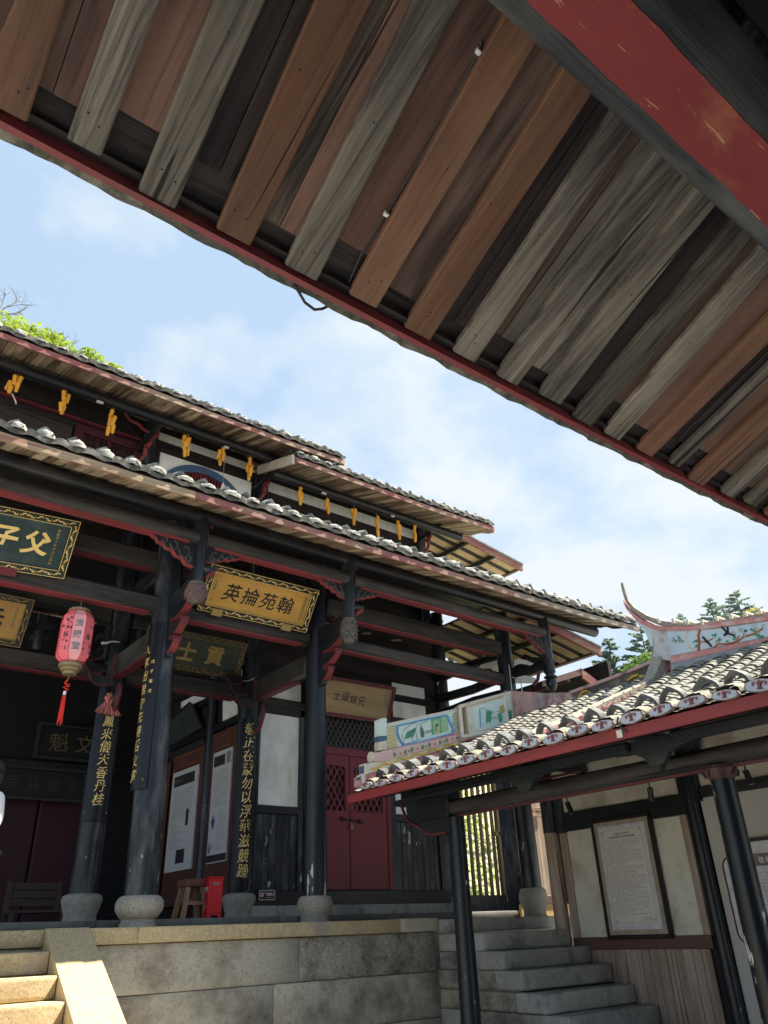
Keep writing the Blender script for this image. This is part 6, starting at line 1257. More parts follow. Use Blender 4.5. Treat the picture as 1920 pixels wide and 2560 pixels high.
# couplet boards on the columns
def couplet(x, y, r, z0_, z1_, chars, zc0, pitch, size, label, a0=-.95, a1=.95, phi=-math.pi/2, gm='gold', sub=None, jit=.09):
    root = thing('couplet_board', (x, y, z0_), label, 'couplet', None); mb = MB(); n_ = 16; R0, R1 = r+.012, r+.034; vs = []
    for i in range(n_+1):
        a = phi+a0+(a1-a0)*i/n_; c, s_ = math.cos(a), math.sin(a)
        vs += [(x+R0*c, y+R0*s_, z0_), (x+R1*c, y+R1*s_, z0_), (x+R1*c, y+R1*s_, z1_), (x+R0*c, y+R0*s_, z1_)]
    mb.add(vs, [(i*4+j, i*4+(j+1) % 4, (i+1)*4+(j+1) % 4, (i+1)*4+j) for i in range(n_) for j in range(4)]+[(0, 1, 2, 3), (n_*4+3, n_*4+2, n_*4+1, n_*4)])
    obj('board', mb, 'couplet_black', root, smooth=40)
    lb = MB()
    for i, ch in enumerate(chars):
        t = MB(); letter(t, ch, (0, 0, 0), (1, 0, 0), (0, 1, 0), size*1.12, bold=.002, jit=jit, sx=.84, shear=.12)
        out = []
        for p in t.v:
            a = phi+(p[0])/R1; out.append((x+(R1+.004)*math.cos(a), y+(R1+.004)*math.sin(a), zc0-pitch*i+p[1]))
        lb.add(out, t.f)
    obj('lettering', lb, gm, root)
    if sub:
        lb = MB()
        for i, ch in enumerate(sub[0]):
            t = MB(); letter(t, ch, (0, 0, 0), (1, 0, 0), (0, 1, 0), .05, bold=.01, jit=.1)
            lb.add([(x+(R1+.004)*math.cos(phi+sub[1]+p[0]/R1), y+(R1+.004)*math.sin(phi+sub[1]+p[0]/R1), sub[2]-.12*i+p[1]) for p in t.v], t.f)
        obj('small_lettering', lb, gm, root)
    for z in (z0_+.10,):
        for da in (a0*.75, a1*.75): a = phi+da; obj('nail', MB().blob((x+(R1+.002)*math.cos(a), y+(R1+.002)*math.sin(a), z), (.012, .012, .012), 8, 5), 'brass', root, smooth=60)
    return root
random.seed(50)
cam_phi = lambda x, y: math.atan2(-y, -x)
couplet(3.60, 10.75, .170, 2.86, 4.62, '龍鳳来儀天香丹桂', 4.30, .168, .15, 'curved black couplet board with gold characters tied under a pink cloth bow', phi=cam_phi(3.6, 10.75)+.12)
couplet(5.80, 10.75, .160, 2.06, 4.44, '養正在蒙勿以浮華滋競躁', 4.28, .198, .175, 'curved black couplet board with gold characters beside the white wall panel', phi=cam_phi(5.8, 10.75)+.18)
couplet(3.55, 8.85, .172, 2.98, 4.95, '入孝出弟守先待后文章', 4.62, .165, .13, 'black couplet board with faded gold script wrapped on the tallest front column', phi=cam_phi(3.55, 8.85)-1.15, a0=-.55, a1=1.0, sub=('戊子菊月', .55, 4.45))
# dim pieces deep inside the hall
random.seed(51)
def inner_plaque(cx_, cz_, w, hgt, chars, size, label, y=14.55, m='inner_board', gm='faint_gold', pitch=None):
    root = thing('hall_plaque', (cx_, y, cz_-hgt/2), label, 'plaque'); obj('board', MB().box(cx_-w/2, cx_+w/2, y, y+.05, cz_-hgt/2, cz_+hgt/2, .012), m, root)
    mb = MB(); mb.box(cx_-w/2-.05, cx_+w/2+.05, y-.02, y+.05, cz_-hgt/2-.05, cz_-hgt/2).box(cx_-w/2-.05, cx_+w/2+.05, y-.02, y+.05, cz_+hgt/2, cz_+hgt/2+.05).box(cx_-w/2-.05, cx_-w/2, y-.02, y+.05, cz_-hgt/2, cz_+hgt/2).box(cx_+w/2, cx_+w/2+.05, y-.02, y+.05, cz_-hgt/2, cz_+hgt/2); obj('frame', mb, 'frame_inner', root)
    pt = pitch or w/len(chars)
    for i, ch in enumerate(chars): writing(root, gm, lambda mb: letter(mb, ch, (cx_-pt*(len(chars)-1)/2+pt*i, y-.006, cz_), (1, 0, 0), (0, 0, 1), size, bold=.0, jit=.12), 'character')
inner_plaque(4.30, 4.66, 1.15, .52, '魁文', .36, 'dark inner plaque with gold characters high on the back wall', pitch=.46)
inner_plaque(3.92, 3.93, 1.35, .45, '受益德崇', .24, gm='shade_gold', label='nearly black inner plaque with four faint characters above the back doors')
r_ = thing('hall_couplet', (3.05, 14.5, 2.2), 'narrow unlit couplet board with faint characters on the back wall at the left', 'couplet'); obj('board', MB().box(2.90, 3.20, 14.6, 14.66, 2.3, 4.3, .01), 'inner_board', r_)
writing(r_, 'print_grey', lambda mb: text_v(mb, '蘭水源流', (3.05, 14.595, 4.05), (1, 0, 0), (0, 0, 1), .26, .34, jit=.1))
# carved dark plaque on the side wall above the posters
r_ = thing('hall_plaque', (5.86, 13.2, 4.6), 'dark tilted plaque with carved rim on the side wall above the grey posters', 'plaque')
q = [(5.80, 13.95, 5.08), (5.74, 12.83, 5.20), (5.88, 12.52, 4.72), (5.88, 13.92, 4.64)]; obj('board', MB().prism(q, (.04, 0, 0)), 'inner_board2', r_)
obj('carved_rim', MB().tube([Vector(p)+Vector((-.01, 0, 0)) for p in q+[q[0]]], .022, 6), 'frame_inner', r_)
obj('carved_rail', MB().box(5.84, 5.90, 12.4, 14.0, 4.40, 4.5, .01), 'frame_inner', r_)
# posters on the side wall (X = 5.85)
def poster(y0_, y1_, z0_, z1_, label, seed):
    random.seed(seed); root = thing('exhibition_poster', (5.86, (y0_+y1_)/2, z0_), label, 'poster', None); w = y1_-y0_; X = 5.845
    obj('backing', MB().box(5.875, 5.90, y0_-.22, y1_+.20, 1.95, z1_+.34, .006), 'poster_back', root); obj('fretwork', MB().box(5.86, 5.88, y0_+.05, y1_-.05, z1_+.05, z1_+.09).box(5.86, 5.88, y0_+.08, y0_+.12, z1_+.02, z1_+.3).box(5.86, 5.88, y1_-.16, y1_-.12, z1_+.02, z1_+.3).box(5.86, 5.88, y0_+.05, y1_-.05, z1_+.24, z1_+.27), 'fret_wood', root)
    obj('sheet', MB().box(X, 5.875, y0_, y1_, z0_, z1_, .003), 'paper', root)
    O = lambda fy, fz: Vector((X-.002, y1_-w*fy, z1_-(z1_-z0_)*fz)); uu, vv = Vector((0, -1, 0)), Vector((0, 0, 1))
    def rect(f0, g0, f1, g1, m, name, d=0): obj(name, MB().prism([O(f0, g0)-Vector((d, 0, 0)), O(f1, g0)-Vector((d, 0, 0)), O(f1, g1)-Vector((d, 0, 0)), O(f0, g1)-Vector((d, 0, 0))], (.002, 0, 0)), m, root)
    return root, O, uu, vv, w, z1_-z0_, rect
r_, O, uu, vv, w, H, rect = poster(12.50, 13.52, 2.47, 4.09, 'wide grey exhibition poster on the side wall behind the wooden stool', 60)
rect(.08, .05, .88, .16, 'print_dark', 'heading_block'); mb = MB(); small_lines(mb, O(.08, .20), uu, vv, w*.82, H*.30, 11); small_lines(mb, O(.08, .53), uu, vv, w*.55, H*.26, 9); obj('printed_text', mb, 'print_text', r_)['kind'] = 'stuff'
rect(.40, .80, .72, .93, 'print_dark', 'photo'); rect(.66, .42, .76, .58, 'print_dark', 'picture'); mb = MB(); text_h(mb, '古村文化', O(.15, .105)-Vector((.003, 0, 0)), uu, vv, .06, .07); obj('heading', mb, 'print_grey', r_)
r_, O, uu, vv, w, H, rect = poster(11.32, 11.96, 2.49, 4.165, 'narrow grey exhibition poster with a blue drawing beside the couplet column', 61)
rect(.06, .04, .66, .14, 'print_dark', 'heading_block'); rect(.74, .03, .96, .14, 'print_grey', 'photo'); rect(.0, .93, 1.0, .99, 'print_dark', 'foot_band')
mb = MB(); small_lines(mb, O(.07, .18), uu, vv, w*.86, H*.34, 14); small_lines(mb, O(.45, .56), uu, vv, w*.45, H*.34, 13); obj('printed_text', mb, 'print_text', r_)['kind'] = 'stuff'
mb = MB(); p = O(.22, .64); mb.prism([p+uu*(.09*a)+vv*(.12*b) for a, b in ((-.8, .1), (-.3, .35), (0, 1), (.3, .35), (.8, .1), (.5, -.4), (.1, -1), (-.1, -1), (-.5, -.4))], (.002, 0, 0)); obj('blue_drawing', mb, 'blue_print', r_)
mb = MB(); p = O(.12, .92)
for k in range(7): a = .5+k*.35; mb.tube([p, p+uu*(.07*math.cos(a))+vv*(.10*math.sin(a)+.03), p+uu*(.15*math.cos(a))+vv*(.15*math.sin(a)+.02)], .004, 4)
obj('plant_drawing', mb, 'print_grey', r_)
r_, O, uu, vv, w, H, rect = poster(13.85, 14.6, 2.0, 4.0, 'unlit exhibition poster farthest back along the side wall', 62); rect(.08, .06, .9, .14, 'print_dark', 'heading_block'); mb = MB(); small_lines(mb, O(.08, .2), uu, vv, w*.84, H*.6, 18); obj('printed_text', mb, 'print_text', r_)['kind'] = 'stuff'
# no-smoking signs
def nosmoke(cx_, y, cz_, w, hgt, board, label, mtxt='white'):
    root = thing('warning_sign', (cx_, y, cz_-hgt/2), label, 'sign'); obj('board', MB().box(cx_-w/2, cx_+w/2, y, y+.012, cz_-hgt/2, cz_+hgt/2, .003), board, root)
    e = .006; obj('border', MB().box(cx_-w/2+e, cx_+w/2-e, y-.002, y+.001, cz_+hgt/2-2*e, cz_+hgt/2-e).box(cx_-w/2+e, cx_+w/2-e, y-.002, y+.001, cz_-hgt/2+e, cz_-hgt/2+2*e).box(cx_-w/2+e, cx_-w/2+2*e, y-.002, y+.001, cz_-hgt/2+e, cz_+hgt/2-e).box(cx_+w/2-2*e, cx_+w/2-e, y-.002, y+.001, cz_-hgt/2+e, cz_+hgt/2-e), mtxt, root)
    px, pz = cx_-w*.30, cz_+.005; ro = hgt*.27
    obj('round_symbol', MB().prism([(px+ro*math.cos(k*.3927), y-.003, pz+ro*math.sin(k*.3927)) for k in range(16)], (0, .002, 0)), 'white', root)
    mb = MB(); mb.tube([(px+ro*.85*math.cos(k*.3927), y-.004, pz+ro*.85*math.sin(k*.3927)) for k in range(17)], ro*.13, 5).tube([(px-ro*.55, y-.005, pz+ro*.55), (px+ro*.55, y-.005, pz-ro*.55)], ro*.11, 5); obj('red_ring', mb, 'box_red', root)
    obj('cigarette', MB().box(px-ro*.5, px+ro*.4, y-.0042, y-.003, pz-.08*ro, pz+.12*ro).tube([(px+ro*.35, y-.004, pz+ro*.15), (px+ro*.45, y-.004, pz+ro*.4)], ro*.05, 4), 'ink', root)
    writing(root, mtxt, lambda mb: text_h(mb, '严禁烟火', (cx_-w*.09, y-.003, cz_+hgt*.08), (1, 0, 0), (0, 0, 1), hgt*.33, w*.145, bold=.02)); writing(root, mtxt, lambda mb: text_h(mb, 'NOSMOKING', (cx_-w*.06, y-.003, cz_-hgt*.24), (1, 0, 0), (0, 0, 1), hgt*.10, w*.052), 'small_lettering')
nosmoke(6.175, 10.62, 1.995, .275, .135, 'sign_brown', 'small dark no smoking sign with red ring below the black wainscot'); nosmoke(10.02, 8.64, 3.06, .20, .13, 'sign_tan', 'small tan no smoking sign beside the corridor beam', 'print_dark') if False else None
cD = crop(1080, 1950, 3.95)
p0, p1 = cD(957, 345, Y=9.17), cD(1077, 266, Y=9.17); nosmoke((p0.x+p1.x)/2, 9.16, (p0.z+p1.z)/2-.02, .30, .155, 'sign_tan', 'small tan no smoking sign high on the brown boards under the corridor beam', 'print_dark')
# framed public notice on the corridor wall
random.seed(63)
r_ = thing('framed_notice', (9.03, 6.42, 1.30), 'tall dark framed public notice in Chinese print hung on the corridor wall', 'notice board')
c7 = crop(1400, 1900, 3.19); NXp = 9.03
TL, TR, BR, BL = c7(235, 492, X=NXp), c7(703, 405, X=NXp), c7(905, 1425, X=NXp), c7(388, 1435, X=NXp)
y0_, y1_ = (TR.y+BR.y)/2, (TL.y+BL.y)/2; z0_, z1_ = (BL.z+BR.z)/2+.005, (TL.z+TR.z)/2
def ny(y0q, y1q, za, zb, x0q, x1q): return MB().box(x0q, x1q, y0q, y1q, za, zb, .004)
fwd = .045
mb = MB(); mb.box(NXp-.02, NXp+.05, y0_, y1_, z0_, z0_+fwd, .012).box(NXp-.02, NXp+.05, y0_, y1_, z1_-fwd, z1_, .012).box(NXp-.02, NXp+.05, y0_, y0_+fwd, z0_+fwd, z1_-fwd, .012).box(NXp-.02, NXp+.05, y1_-fwd, y1_, z0_+fwd, z1_-fwd, .012); obj('frame', mb, 'coffee', r_, smooth=30)
obj('mat_board', ny(y0_+fwd, y1_-fwd, z0_+fwd, z1_-fwd, NXp, NXp+.02), 'notice_tan', r_)
a, b, cz0, cz1 = y0_+.105, y1_-.105, z0_+.10, z1_-.10
obj('sheet', ny(a, b, cz0, cz1, NXp-.006, NXp), 'notice_white', r_); a2, b2, d0, d1 = a+.045, b-.045, cz0+.06, cz1-.045
obj('printed_field', ny(a2, b2, d0, d1, NXp-.009, NXp-.006), 'notice_cream', r_)
uu, vv = Vector((0, -1, 0)), Vector((0, 0, 1)); Wn, Hn = b2-a2, d1-d0; Xp = NXp-.0105
mb = MB(); e = .003
for (ya, yb, za, zb) in ((a2+.015, b2-.015, d0+.015, d0+.015+e), (a2+.015, b2-.015, d1-.015-e, d1-.015), (a2+.015, a2+.015+e, d0+.015, d1-.015), (b2-.015-e, b2-.015, d0+.015, d1-.015)): mb.box(Xp, Xp+.001, ya, yb, za, zb)
for sy, yy in ((1, a2+.015), (-1, b2-.015)):
    for sz, zz in ((1, d0+.015), (-1, d1-.015)):
        for k in range(2): o1, s1 = .008+.014*k, .028-.010*k; mb.box(Xp-.0005, Xp+.001, yy+sy*o1, yy+sy*(o1+s1), zz+sz*(o1), zz+sz*(o1+.004)).box(Xp-.0005, Xp+.001, yy+sy*o1, yy+sy*(o1+.004), zz+sz*o1, zz+sz*(o1+s1))
obj('border_line', mb, 'print_text', r_)['kind'] = 'stuff'
mb = MB(); t1_, t2_ = '尤溪县人民政府', '关于加强桂峰中国历史文化名村保护与管理的通告'
text_h(mb, t1_, Vector((Xp, (a2+b2)/2+.034*3, d1-.062)), uu, vv, .031, .034, bold=.012); text_h(mb, t2_, Vector((Xp, (a2+b2)/2+.0185*(len(t2_)-1)/2, d1-.10)), uu, vv, .0215, .0185, bold=.012); obj('heading', mb, 'ink', r_)
mb = MB(); small_lines(mb, Vector((Xp, b2-.035, d1-.13)), uu, vv, Wn-.07, Hn-.225, 33, .93); obj('printed_text', mb, 'print_text', r_)['kind'] = 'stuff'
mb = MB(); text_h(mb, '尤溪县人民政府', Vector((Xp, a2+.19, d0+.065)), uu, vv, .018, .020); text_h(mb, '二〇〇七年六月二十日', Vector((Xp, a2+.22, d0+.042)), uu, vv, .018, .020); obj('signature', mb, 'print_text', r_)
# information panel on the grey boards farther along the corridor
r_ = thing('information_panel', (9.05, 4.8, 1.2), 'white information panel with rounded maroon outline behind the peeling corridor post', 'notice board')
def rrect(y0q, y1q, za, zb, rad, x): 
    P_ = []
    for (cy, cz_, a_) in ((y1q-rad, zb-rad, 0), (y0q+rad, zb-rad, 1), (y0q+rad, za+rad, 2), (y1q-rad, za+rad, 3)):
        for k in range(7): w = math.pi/2*(a_+k/6); P_.append(Vector((x, cy+rad*math.cos(w), cz_+rad*math.sin(w))))
    return P_
rr = rrect(3.2, 5.21, 1.23, 2.11, .12, 9.045); obj('board', MB().prism(rr, (.03, 0, 0)), 'notice_white', r_); obj('outline', MB().tube([p+Vector((-.005, 0, 0)) for p in rr+[rr[0]]], .009, 6), 'maroon', r_)
obj('sheet', MB().box(9.02, 9.04, 3.3, 4.86, 1.3, 2.24, .004), 'notice_white', r_); obj('top_rail', MB().box(9.0, 9.04, 3.25, 4.88, 2.235, 2.27, .006), 'coffee', r_); obj('heading_band', MB().box(9.015, 9.02, 3.3, 4.86, 1.985, 2.11), 'grey_mauve', r_)
mb = MB(); text_h(mb, '桂峰村简介', Vector((9.013, 4.72, 2.045)), uu, vv, .07, .085, bold=.01); obj('heading', mb, 'white', r_)
mb = MB(); small_lines(mb, Vector((9.018, 4.78, 1.93)), uu, vv, 1.2, .55, 16); obj('printed_text', mb, 'print_text', r_)['kind'] = 'stuff'
# ceiling spotlights along the corridor
def spot(px0, px1, label, tilt):
    p = c7(*px0, X=8.3); root = thing('spotlight', p, label, 'spotlight', 'spotlights under the corridor beam'); a = Vector(p); ax = Vector((tilt[0], tilt[1], -1)).normalized()
    obj('can', MB().tube([a-ax*.02, a+ax*.125], .034, 16), 'metal_black', root, smooth=40); obj('stem', MB().tube([a+Vector((0, 0, .20)), a-ax*.01], .008, 6), 'metal_black', root); obj('lens', MB().tube([a+ax*.126, a+ax*.129], .026, 12), 'print_grey', root); obj('ceiling_plate', MB().box(a.x-.03, a.x+.03, a.y-.03, a.y+.03, a.z+.20, a.z+.215), 'metal_black', root)
spot((62, 350), 0, 'black spotlight above the left edge of the framed notice', (.1, -.30)); spot((718, 235), 0, 'black spotlight tilted away above the right top corner of the framed notice', (.30, .25)); spot((1485, 98), 0, 'black spotlight hanging beside the carved capital of the peeling post', (.05, -.18))
# ================================================================== LANTERN, CLOTH BOW, CORN, STOOL, BOX, BENCH
LN = thing('lantern', (2.46, 8.85, 4.1), 'pink eight sided cloth lantern with a red tassel hanging under the front beam', 'lantern')
lx, ly = 2.46, 8.85; nS = 8; base_a = cam_phi(lx, ly)+math.pi/8*.0+.1
prof = [(.075, 4.30), (.130, 4.325), (.178, 4.375), (.184, 4.42), (.184, 4.78), (.176, 4.84), (.13, 4.905), (.105, 4.925)]
for s_ in range(nS):
    a0, a1 = base_a+(s_-.5)*2*math.pi/nS, base_a+(s_+.5)*2*math.pi/nS; mb = MB(); vs = []
    for rr_, zz in prof: vs += [(lx+rr_*math.cos(a0), ly+rr_*math.sin(a0), zz), (lx+rr_*math.cos(a1), ly+rr_*math.sin(a1), zz)]
    mb.add(vs, [(i*2, i*2+1, i*2+3, i*2+2) for i in range(len(prof)-1)]); pnl = obj('cloth_panel', mb, 'lantern_pale' if s_ == 0 else 'lantern', LN)
    am = (a0+a1)/2; t = Vector((-math.sin(am), math.cos(am), 0)); rad = .184*math.cos(math.pi/nS)+.004; ctr = Vector((lx+rad*math.cos(am), ly+rad*math.sin(am), 0))
    if s_ == 0: mb = MB(); text_v(mb, '濟陽堂', ctr+Vector((0, 0, 4.735)), t, (0, 0, 1), .098, .135, bold=.012, jit=.05); obj('lettering', mb, 'print_grey2', pnl)
    elif s_ in (1, 7, 2, 6):
        mb = MB(); random.seed(s_); letter(mb, '福', ctr+t*0+Vector((0, 0, 4.60)), t, (0, 0, 1), .075, bold=.0); 
        for k in range(26): 
            q = ctr+t*random.uniform(-.06, .06)+Vector((0, 0, random.uniform(4.42, 4.82)))
            if abs(q.z-4.60) > .05: letter(mb, random.choice('福'), q, t, (0, 0, 1), random.choice((.014, .02, .03)), bold=.02, jit=.1)
        obj('small_print', mb, 'print_dark', pnl)['kind'] = 'stuff'
    obj('seam', MB().tube([(lx+(rr_+.002)*math.cos(a0), ly+(rr_+.002)*math.sin(a0), zz) for rr_, zz in prof], .004, 5), 'lantern_seam', LN)
obj('top_cap', MB().lathe([(.10, 4.915), (.128, 4.925), (.128, 4.94), (.115, 4.945), (.115, 4.955), (.09, 4.957)], (lx, ly, 0), 24), 'brass', LN, smooth=30)
obj('bottom_cap', MB().lathe([(.06, 4.165), (.078, 4.17), (.078, 4.20), (.09, 4.205), (.105, 4.21), (.105, 4.24), (.118, 4.245), (.132, 4.25), (.132, 4.285), (.11, 4.305)], (lx, ly, 0), 24), 'brass', LN, smooth=30)
obj('cord', MB().tube([(lx, ly, 4.95), (lx+.004, ly, 5.10)], .004, 5).tube([(lx, ly, 4.17), (lx-.004, ly, 4.09)], .004, 5), 'twine', LN)
TS = obj('tassel', MB().lathe([(.014, 3.94), (.016, 3.90), (.021, 3.78), (.024, 3.66), (.02, 3.655)], (lx-.015, ly, 0), 12), 'tassel', LN, smooth=60); obj('tassel_collar', MB().tube([(lx-.014, ly, 3.975), (lx-.015, ly, 3.935)], .017, 10), 'white', TS)
mb = MB()
for k in range(14): w = k*.45; mb.tube([(lx-.015+.017*math.cos(w), ly+.017*math.sin(w), 3.93), (lx-.016+.026*math.cos(w+.1), ly+.026*math.sin(w+.1), 3.64-.02*(k % 3))], .0035, 4)
obj('tassel_threads', mb, 'tassel', TS)['kind'] = 'stuff'
mb = MB(); kn = [(0, .11), (-.022, .07), (.02, .045), (-.03, .02), (.025, 0), (-.012, -.02), (.0, -.03)]
mb.tube([(lx-.008+a, ly, 4.0+b) for a, b in kn], .011, 6); mb.tube([(lx+.01+.017*math.cos(w*.7), ly, 4.05+.017*math.sin(w*.7)) for w in range(10)], .004, 5); obj('knot', mb, 'tassel', TS, smooth=60)
# cloth bow
cN = crop(0, 1500, 5.53); bp = cN(1535, 1375, Y=10.50)
BW = thing('cloth_bow', bp, 'faded pink cloth rosette with hanging tails tied on the couplet column', 'bow'); mb = MB(); random.seed(70)
for k in range(26):
    w = random.random()*6.28; q = random.random()**.5*.09; c_ = Vector(bp)+Vector((q*math.cos(w), -.05+random.uniform(-.02, .02), q*math.sin(w)*.85)); mb.blob(c_, (.028, .022, .022), 6, 4, .3)
obj('rosette', mb, 'bow', BW, smooth=60)['kind'] = 'stuff'
def cloth_tail(q0, q1, w0, w1, k=5):
    mb = MB(); A_, B_ = cN(*q0, Y=10.47), cN(*q1, Y=10.43); d = (B_-A_); s_ = Vector((1, 0, 0)); n_ = 14; m_ = 6; vs = []
    for j in range(m_+1):
        t = j/m_; wd = w0+(w1-w0)*t
        for i in range(n_+1): f = i/n_-.5; vs.append(A_+d*t+s_*(wd*f)+Vector((0, -.03*t*math.cos(f*2*math.pi*k/2)-.01, .012*t*math.sin(f*25))))
    mb.add(vs, [(j*(n_+1)+i, j*(n_+1)+i+1, (j+1)*(n_+1)+i+1, (j+1)*(n_+1)+i) for j in range(m_) for i in range(n_)]); obj('cloth_tail', mb, 'bow', BW, smooth=70)
cloth_tail((1480, 1400), (1385, 1560), .05, .19); cloth_tail((1520, 1420), (1545, 1590), .06, .13); cloth_tail((1540, 1420), (1610, 1600), .05, .12)
# hanging corn: a cob prototype and bunches under the upper eaves
def cob_mesh(seed):
    random.seed(seed); mb = MB(); rows, n = 12, 12; vs = []
    for j in range(rows+1):
        t = j/rows; rr = .038*(1-.25*t)*(1 if 0 < j < rows else .55)
        for k in range(n): w = 2*math.pi*k/n; b = 1+.07*(1 if (k+j) % 2 else -1); vs.append((rr*b*math.cos(w), rr*b*math.sin(w), -t*.19+random.uniform(-.001, .001)))
    mb.add(vs, [(j*n+k, j*n+(k+1) % n, (j+1)*n+(k+1) % n, (j+1)*n+k) for j in range(rows) for k in range(n)]+[tuple(range(n)), tuple(range(rows*n, rows*n+n))]); return mb.mesh('cob', 'corn', smooth=40)
COB = [cob_mesh(80+i) for i in range(3)]
CP = [((1.363, 8.706), (1.359, 8.288), 'corn bunch nearest the left end of the upper eave, a husk trailing below it', [(-.05, .12), (.06, .12), (-.10, .0), (.03, -.01), (-.09, -.12)]),
      ((2.04, 8.718), (2.068, 8.277), 'corn bunch second from the left end of the upper eave, of five cobs', [(-.06, .11), (.06, .12), (-.02, .03), (-.06, -.08), (.03, -.10)]),
      ((2.765, 8.731), (2.757, 8.194), 'longest corn bunch, left of the red bracket under the upper eave, a single cob lowest', [(-.02, .15), (.05, .04), (-.03, .0), (.05, -.11), (-.04, -.17)]),
      ((4.0, 8.763), (3.993, 8.235), 'corn bunch over the left end of the arched window', [(-.06, .13), (.05, .11), (-.02, .04), (-.06, -.02), (.03, -.08), (-.05, -.16)]),
      ((4.614, 8.71), (4.601, 8.322), 'corn bunch of four cobs beside the thin pull cord above the arched window', [(.02, .10), (-.07, .02), (.04, .0), (-.03, -.07)]),
      ((5.154, 8.742), (5.144, 8.242), 'corn bunch over the right end of the arched window', [(-.04, .10), (-.06, -.02), (.04, .0), (-.01, -.08), (.0, -.16)]),
      ((6.161, 8.492), (6.155, 8.084), 'corn bunch just right of the middle red bracket, touching the roof tiles', [(.0, .08), (-.05, -.02), (.04, -.01), (.0, -.11)]),
      ((6.741, 8.472), (6.733, 8.043), 'corn bunch second right of the middle red bracket, over the white band', [(.02, .08), (-.05, -.02), (.05, -.02), (.0, -.12)]),
      ((7.338, 8.462), (7.322, 8.03), 'corn bunch third right of the middle red bracket, two cobs side by side on top', [(-.04, .06), (.05, .07), (.0, -.04), (-.01, -.13)]),
      ((7.867, 8.462), (7.863, 7.967), 'straggling corn bunch third from the right end of the upper eave', [(.03, .10), (-.05, .0), (.02, -.07), (.02, -.19)]),
      ((8.391, 8.476), (8.4, 8.026), 'corn bunch second from the right end of the upper eave', [(-.03, .10), (.02, .02), (-.02, -.06), (.03, -.14)]),
      ((8.792, 8.489), (8.788, 8.077), 'corn bunch nearest the red bracket at the right end of the upper eave', [(.0, .09), (-.05, -.02), (.05, -.02), (.0, -.11)])]
random.seed(90)
for (t_, b_, lab, offs) in CP:
    x, zt_ = t_; root = thing('corn_bunch', (x, 9.95, b_[1]), lab, 'corn', 'corn bunches hung under the upper eaves'); zm = (zt_+b_[1])/2-.02
    for (dx, dz) in offs: inst('cob', random.choice(COB), (x+dx*.72, 9.95+random.uniform(-.05, .03), zm+dz+.09), root, (random.uniform(-.15, .15), -dx*1.6+random.uniform(-.07, .07), random.random()*6), (.9, .9, random.uniform(.78, .98)))
    obj('string', MB().tube([(x, 9.95, zt_+.10), (x+.004, 9.95, zm+.15), (x, 9.95, zm-.08)], .005, 5), 'twine', root)
    if lab.endswith('below it'): obj('husk', MB().tube([(x-.02, 9.95, zm-.12), (x+.05, 9.94, zm-.24), (x+.06, 9.94, zm-.28)], [.010, .012, .004], 6), 'pale_husk', root)
mb = MB(); p = at(558, 1210, Y=9.75); q = at(562, 1122, Y=9.9); mb.tube([q, p], .004, 5); pc = obj('pull_cord', mb, 'twine', label='thin pull cord with a pale end piece hanging down to the roof tiles', cat='cord', off=p)
obj('cord_end', MB().lathe([(.012, 0), (.035, .01), (.03, .05), (.015, .07), (.012, .1)], (p.x, p.y, p.z-.08), 10), 'conduit', pc, smooth=50)
for (a, b, dx) in ((250, 1005, .05), (566, 1118, .04), (810, 1233, .05), (982, 1290, .04)):
    p = at(a, b, Y=9.9); obj('insulator', MB().box(p.x-dx, p.x+dx, p.y-.02, p.y+.02, p.z-.02, p.z+.012, .004), 'conduit', TH)
# stool, fire extinguisher box, bench
ST = thing('stool', (4.74, 10.0, 1.70), 'worn wooden stool with splayed legs beside the red metal box', 'stool')
obj('seat', MB().box(4.60, 4.90, 9.92, 10.20, 2.065, 2.155, .01), 'stool_seat', ST, smooth=30)
for (sx, sy) in ((-1, -1), (1, -1), (-1, 1), (1, 1)):
    cx_, cy_ = 4.75, 10.06; a = Vector((cx_+sx*.10, cy_+sy*.09, 2.07)); b = Vector((cx_+sx*.16, cy_+sy*.13, 1.695)); e = .026
    obj('leg', MB().hexa([b+Vector(q) for q in ((-e, -e, 0), (e, -e, 0), (e, e, 0), (-e, e, 0))]+[a+Vector(q) for q in ((-e, -e, 0), (e, -e, 0), (e, e, 0), (-e, e, 0))]), 'stool', ST)
obj('stretcher', MB().box(4.625, 4.875, 9.935, 9.955, 1.86, 1.90), 'stool', ST); obj('stretcher', MB().box(4.625, 4.875, 10.165, 10.185, 1.90, 1.94), 'stool', ST)
FB = thing('fire_extinguisher_box', (4.94, 9.8, 1.70), 'glossy red metal fire extinguisher box standing beside the wooden stool', 'metal box')
bx = MB().box(-.155, .155, -.09, .09, .05, .45, .006)
def fbt(p): a = R(38); return (4.965+p[0]*math.cos(a)-p[1]*math.sin(a), 9.86+p[0]*math.sin(a)+p[1]*math.cos(a), 1.70+p[2])
def fobj(name, mb, m): mb.v = [fbt(p) for p in mb.v]; return obj(name, mb, m, FB, smooth=30)
def fbt(p): a = R(-103); return (4.95+p[0]*math.cos(a)-p[1]*math.sin(a), 9.88+p[0]*math.sin(a)+p[1]*math.cos(a), 1.70+p[2])
fobj('body', bx, 'box_red'); fobj('lid', MB().box(-.165, .165, -.10, .10, .45, .468, .004), 'box_red')
fobj('foot', MB().prism([(-.155, -.09, .05), (-.155, -.09, 0), (-.11, -.09, 0), (-.08, -.09, .035), (.08, -.09, .035), (.11, -.09, 0), (.155, -.09, 0), (.155, -.09, .05)], (0, .01, 0)), 'box_red'); fobj('foot', MB().prism([(.155, -.09, .05), (.155, -.09, 0), (.155, -.055, 0), (.155, -.035, .035), (.155, .035, .035), (.155, .055, 0), (.155, .09, 0), (.155, .09, .05)], (-.01, 0, 0)), 'box_red')
